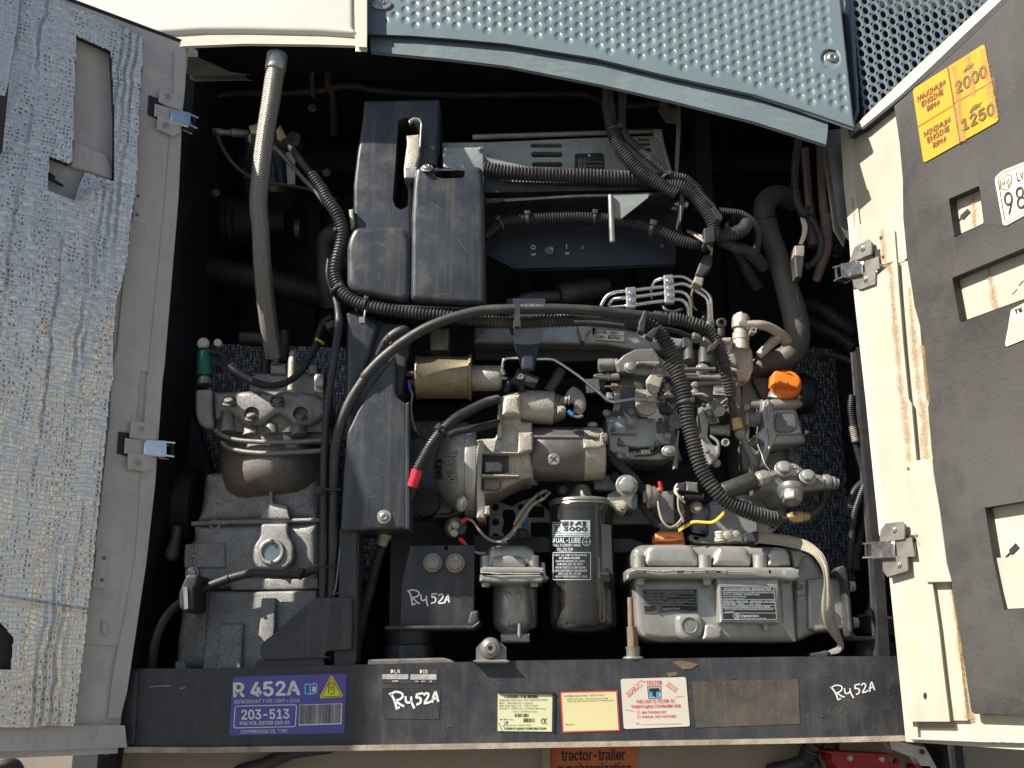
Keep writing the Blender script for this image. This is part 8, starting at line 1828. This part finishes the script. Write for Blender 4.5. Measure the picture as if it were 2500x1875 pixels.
i2 = info((vc, .036), [(920, 716), (1390, 720), (1420, 1012), (940, 1014)], 'black emission control plate with red tinted text')
y = .0340; b = NB(); q = [(926, 722), (1385, 726), (1414, 1006), (946, 1008)]; stroke(b, [q+[q[0]]]+[[(928+k*.06, 722+k), (1388+k*.1, 724+k)] for k in (34, 110, 136, 160, 184, 228)], 3, y)
for s_, A, B, h in (('EMISSION CONTROL INFORMATION', (955, 752), (1362, 753), 20), ('THIS ENGINE COMPLIES WITH U.S. EPA AND CALIFORNIA REGULATIONS', (944, 778), (1385, 780), 13), ('FOR 2011 M.Y. NONROAD/OFF-ROAD DIESEL ENGINES.', (946, 795), (1268, 797), 13), ('USE IN TRU APPLICATIONS ONLY.', (946, 814), (1152, 815), 12), ('ULTRA LOW SULFUR FUEL ONLY', (948, 833), (1135, 834), 12),
                   ('ENGINE FAMILY : BYDXL2.09N4N      DISPLACEMENT : 2.091 LITERS', (944, 854), (1392, 856), 13), ('ENGINE MODEL : TK486V            E.C.S. : DI EM', (948, 878), (1275, 880), 13), ('FUEL RATE : 23.5 MM3/STROKE @ 26.7 HP / 2200RPM STANDARD', (944, 902), (1355, 903), 13), ('REFER TO OWNER\'S MANUAL FOR MAINTENANCE SPECIFICATIONS AND', (960, 925), (1380, 927), 13), ('ADJUSTMENTS.', (962, 948), (1045, 948), 12),
                   ('MANUFACTURED BY YANMAR CO., LTD. IN JAPAN', (1104, 1001), (1322, 1002), 9)): txt(b, s_, A, B, h, y, bold=.012)
txt(b, 'Ingersoll Rand.', (1108, 984), (1260, 985), 18, y, bold=.03); q = circ(1068, 980, 30, 20, 24); stroke(b, [q+[q[0]]], 4, y); txt(b, 'IR', (1054, 992), (1084, 992), 24, y, bold=.03); O('lettering', b, 'palegrey', i2)
b = NB(); stroke(b, [[(1570, 803), (1620, 796), (1700, 806)]], 4, .0795); O('pencil_mark', b, 'black_ink', vc)
b = NB(); turn(b, (478, 312, .105), (480, 352, .12), [(0, 118), (.2, 132), (1, 134)], 32); oc = O('filler_cap', b, 'orange_old', vc, label='faded orange oil filler cap on top')
b = NB(); prism(b, rnd([(358, 255), (380, 240), (575, 232), (600, 240), (606, 300), (600, 318), (360, 330), (352, 310)], 10), .085, .13); O('grip_fin', b, 'orange_old', oc, bevel=.004, seg=4)
b = NB(); stroke(b, [[(432, 300), (448, 298)], [(462, 302), (480, 292), (494, 300)], [(508, 298), (520, 292)], [(560, 250), (575, 262)]], 6, .0842); O('cap_mark', b, 'black_ink', oc)
# engine side bracket right and damper
eb3 = TH('right_mount_bracket', 'dark steel strap bracket bolted to the right end of the engine', 'bracket', (2040, 800, .06))
pt(eb3, 'strap', [(1920, 590), (1960, 545), (2000, 535), (2028, 570), (2035, 640), (2050, 700), (2085, 1130), (2120, 1150), (2300, 1150), (2300, 1185), (2110, 1185), (2060, 1150), (2040, 1100), (2010, 720), (1990, 650)], .04, .10, 'engdd', .003, 10)
for Y, X in ((720, 2065), (1035, 2095)):
    b = NB(); turn(b, (X-25, Y, .06), (X+30, Y+2, .06), [(0, 56), (.3, 56), (.32, 50), (.85, 50), (1, 40)], 6); O('bolt', b, 'steel', eb3, bevel=.001)
use((1860, 1350, 640, 2022))
rm = TH('right_engine_mount', 'round black rubber mount with a rusty nut at the right end of the rail', 'mount', (880, 560, .1))
b = NB(); turn(b, (885, 505, .12), (885, 632, .12), [(0, 140), (.05, 152), (.9, 155), (1, 150)], 36); O('rubber_ring', b, 'black', rm)
b = NB(); turn(b, (885, 485, .12), (885, 505, .12), [(0, 90), (.2, 138), (1, 142)], 36); O('washer', b, 'dusty', rm)
b = NB(); turn(b, (850, 440, .09), (852, 490, .09), [(0, 54), (.2, 58), (1, 60)], 8); O('rusty_nut', b, 'rust', rm, bevel=.001)
b = NB(); turn(b, (880, 270, .08), (850, 440, .09), [(0, 30), (.15, 44), (.6, 40), (1, 34)], 16); O('bright_sleeve', b, 'chrome', rm)
b = NB(); turn(b, (880, 680, .12), (880, 805, .12), [(0, 130), (.5, 150), (1, 155)], 30); O('lower_cup', b, 'black', rm)
# ---- earth strap
use(D3)
es = TH('earth_strap', 'flat braided earth strap hanging over the right of the rocker cover', 'strap', (1850, 800, .02))
b = NB(); tube(b, [(1180, 290, .07), (1300, 300, .06), (1450, 315, .05), (1600, 345, .035), (1700, 385, .02), (1780, 450, .0), (1835, 560, -.005), (1852, 680, .0), (1860, 800, .01), (1862, 920, .02), (1875, 1020, .03), (1920, 1120, .04), (1968, 1210, .05), (1960, 1265, .055), (1900, 1290, .06), (1850, 1310, .065)], [44, 48, 50, 50, 46, 40, 30, 28, 52, 60, 56, 44, 30, 28, 24, 20], seg=14, step=6, flat=.28); O('strap_braid', b, 'strap', es)
b = NB(); prism(b, rnd([(1130, 255), (1255, 232), (1262, 290), (1250, 335), (1140, 330)], 6), .06, .09); O('tape', b, 'black', es, bevel=.003)
b = NB(); prism(b, rnd([(1715, 1300), (1800, 1290), (1860, 1275), (1890, 1300), (1850, 1345), (1760, 1340), (1720, 1330)], 10), .055, .08); O('strap_lug', b, 'rubber', es, bevel=.003)
b = NB(); turn(b, (920, 240, .08), (925, 345, .08), [(0, 50)]+[(.1+i*.1, 62 if i % 2 else 54) for i in range(8)]+[(1, 50)], 16); lathe(b, 985, 275, .07, [(0, 44), (30, 42), (30, 1)], 6); lathe(b, 1060, 265, .07, [(0, 36), (24, 34), (24, 1)], 7); O('lug_bolt', b, 'dusty', es, bevel=.001)

# ================================================================ RIGHT SIDE HOSES
use((1800, 450, 700, 2212))
ch = TH('coolant_hose', 'big dusty coolant hose with two clamps bending down behind the filler cap', 'hose', (350, 700, .1))
b = NB(); tube(b, [(430, 120, .20), (330, 90, .18), (240, 110, .16), (205, 200, .15), (225, 300, .14), (265, 430, .13), (310, 560, .125), (355, 700, .12), (400, 850, .12), (440, 1000, .12), (462, 1120, .12), (455, 1230, .13), (400, 1320, .14), (290, 1370, .15), (190, 1400, .16), (120, 1440, .17)], [84, 84, 84, 82, 80, 80, 82, 84, 90, 96, 98, 98, 94, 90, 86, 84], seg=30); O('hose_body', b, 'hosebrown', ch)
for X, Y, a in ((232, 280, 72), (285, 498, 66)):
    tie(ch, X, Y, .14, a, 84, 18, head=0)
b = NB(); stroke(b, [[(395, 715), (440, 700), (470, 920), (425, 925), (395, 715)], [(440, 960), (490, 950), (500, 1035), (455, 1040)]], 4, .078); O('printed_box', b, 'copper', ch)
cp2 = TH('copper_pipe', 'pinkish copper pipe rising along the right side behind the cable', 'pipe', (680, 300, .1))
b = NB(); use((1800, 0, 700, 2212)); q = [(TL[0]+x*TL[2], TL[1]+y_*TL[2], d) for x, y_, d in [(630, 1050, .10), (640, 1200, .10), (650, 1400, .10), (665, 1600, .10)]]
use((1800, 450, 700, 2212)); q += [(TL[0]+x*TL[2], TL[1]+y_*TL[2], d) for x, y_, d in [(680, 260, .10), (695, 400, .10), (690, 500, .10), (650, 620, .11), (610, 740, .13)]]
use((0, 0, 2500, 2500)); tube(b, q, [8, 9.5, 10, 11, 12.5, 13.5, 13, 12, 10], seg=14); O('pipe_body', b, 'coppl', cp2)
use((1800, 450, 700, 2212)); b = NB(); turn(b, (682, 230, .10), (694, 300, .10), [(0, 40), (.2, 46), (.4, 40), (.6, 46), (1, 38)], 14); O('joint', b, 'coppl', cp2)
b = NB(); use((1800, 0, 700, 2212)); q = [(TL[0]+x*TL[2], TL[1]+y_*TL[2], d) for x, y_, d in [(520, 1150, .13), (535, 1350, .13), (560, 1600, .13)]]
use((1800, 450, 700, 2212)); q += [(TL[0]+x*TL[2], TL[1]+y_*TL[2], d) for x, y_, d in [(570, 200, .13), (570, 330, .12), (585, 430, .12)]]
use((0, 0, 2500, 2500)); tube(b, q, [9, 9, 10, 10, 13, 14], seg=14); o = O('copper_pipe', b, 'coppl'); tag(o, 'second dull copper pipe just left of the pinkish one on the right side', 'pipe')
use((1800, 450, 700, 2212)); b = NB(); tube(b, [(575, 290, .115), (590, 400, .11), (590, 480, .11)], 46, seg=16); O('pipe_sleeve', b, 'copper', o)
rc = TH('side_conduit', 'corrugated conduit dropping from the roof beside the copper pipes', 'conduit', (500, 300, .07))
use((1800, 0, 700, 2212)); q = [(TL[0]+x*TL[2], TL[1]+y_*TL[2], d) for x, y_, d in [(490, 1000, .09), (460, 1150, .07), (445, 1350, .065), (455, 1520, .06), (500, 1640, .06)]]
use((1800, 450, 700, 2212)); q += [(TL[0]+x*TL[2], TL[1]+y_*TL[2], d) for x, y_, d in [(545, 240, .06), (600, 310, .06), (645, 420, .06), (640, 530, .065), (590, 600, .07), (530, 635, .08)]]
use((0, 0, 2500, 2500)); b = NB(); tube(b, q, 9.5, seg=14, corr=5.8); O('conduit_body', b, 'conduit', rc)
use((1800, 450, 700, 2212)); tie(rc, 520, 210, .055, 45, 50, 34, side=-1)
b = NB(); tube(b, [(505, 255, .06), (530, 320, .06), (520, 400, .06), (492, 465, .06)], 12, seg=8); tube(b, [(495, 260, .06), (512, 330, .06), (505, 400, .06), (482, 465, .06)], 11, seg=8); O('cream_wires', b, 'label98', rc)
pt(rc, 'connector_top', [(445, 470), (522, 470), (525, 520), (515, 560), (445, 555)], .05, .08, 'wire', .003, 6); pt(rc, 'connector_body', [(440, 540), (520, 548), (515, 610), (500, 720), (455, 715), (445, 620)], .05, .08, 'rubber', .003, 8)
use((1800, 0, 700, 2212))
b = NB(); stf = random.Random(5)
for i in range(46):
    X = 700+stf.random()*60+i*.9; Y = 1330+i*14+stf.random()*10; 
    ball(b, X+stf.random()*30, Y, .09+stf.random()*.04, 10+stf.random()*9, (1, 1, 1.2), 8)
    if i % 3 == 0: tube(b, [(X-10, Y, .10), (X+25, Y+14, .08), (X+60, Y-6, .1)], 8, seg=6)
o = O('valve_cluster', b, 'rubber', None); o['kind'] = 'stuff'; tag(o, 'cluster of small dark fittings and nuts behind the right copper pipes', 'fittings')
use((1800, 450, 700, 2212))
for lab, pts, r in (('fat black corrugated duct crossing to the right jamb behind the coolant hose', [(520, 930, .2), (640, 960, .18), (760, 1040, .17), (900, 1130, .17)], 60), ('lower black corrugated duct under the fat one at the right jamb', [(510, 1010, .22), (620, 1090, .2), (760, 1160, .19), (900, 1260, .18)], 62)):
    b = NB(); tube(b, pts, r, seg=20, corr=26); o = O('air_duct', b, 'conduit_b'); tag(o, lab, 'duct')
b = NB(); tube(b, [(700, 1310, .16), (820, 1340, .15), (920, 1390, .14)], 26, seg=14, corr=20); o = O('thin_duct', b, 'conduit_b'); tag(o, 'thin black conduit crossing the foil lining at the right jamb', 'conduit')
use((1860, 900, 640, 2212))
for lab, pts, r, cr in (('corrugated conduit with pale worn rings hanging down beside the right door', [(760, 230, .05), (750, 330, .05), (765, 450, .05), (785, 600, .05), (825, 760, .05), (860, 880, .05), (870, 960, .05), (820, 1100, .05), (770, 1280, .05), (745, 1659, .06)], 30, 17),
                    ('black conduit bowing left of the hanging one at the right side', [(880, 940, .07), (800, 1010, .07), (740, 1120, .07), (715, 1220, .07), (760, 1160, .06)], 34, 20),
                    ('black conduit closest to the right jamb at the lower right', [(900, 1050, .08), (915, 1200, .08), (935, 1400, .08), (940, 1659, .08), (935, 1750, .08)], 34, 19),
                    ('black conduit between the two others behind the lowest hinge', [(890, 1250, .09), (840, 1400, .09), (800, 1560, .09), (800, 1700, .09)], 32, 19)):
    b = NB(); tube(b, pts, r, seg=14, corr=cr); o = O('side_conduit', b, 'conduit_b'); tag(o, lab, 'conduit')
b = NB(); tube(b, [(785, -120, .05), (770, 40, .05), (800, 200, .05), (750, 290, .05)], 9, seg=8); tube(b, [(820, 220, .05), (840, 400, .05), (850, 560, .05)], 9, seg=8); o = O('black_cord', b, 'blkhose'); tag(o, 'thin black cord hanging down the dark jamb beside the right door', 'cord')
b = NB(); tube(b, [(765, 490, .045), (780, 560, .045), (790, 620, .045)], 33, seg=14, corr=17); o = O('worn_sleeve', b, 'dusty'); tag(o, 'short pale worn section of conduit beside the right door', 'conduit')

# ---- repeats share a group phrase
_by = {}
for o in list(scene.objects):
    if o.parent is None and 'category' in o.keys(): _by.setdefault(o.name.split('.')[0], []).append(o)
for k_, v_ in _by.items():
    if len(v_) > 1:
        for o in v_:
            o['group'] = k_.replace('_', ' ')+('es' if k_.endswith('ch') or k_.endswith('s') else 's')+' in the engine bay'
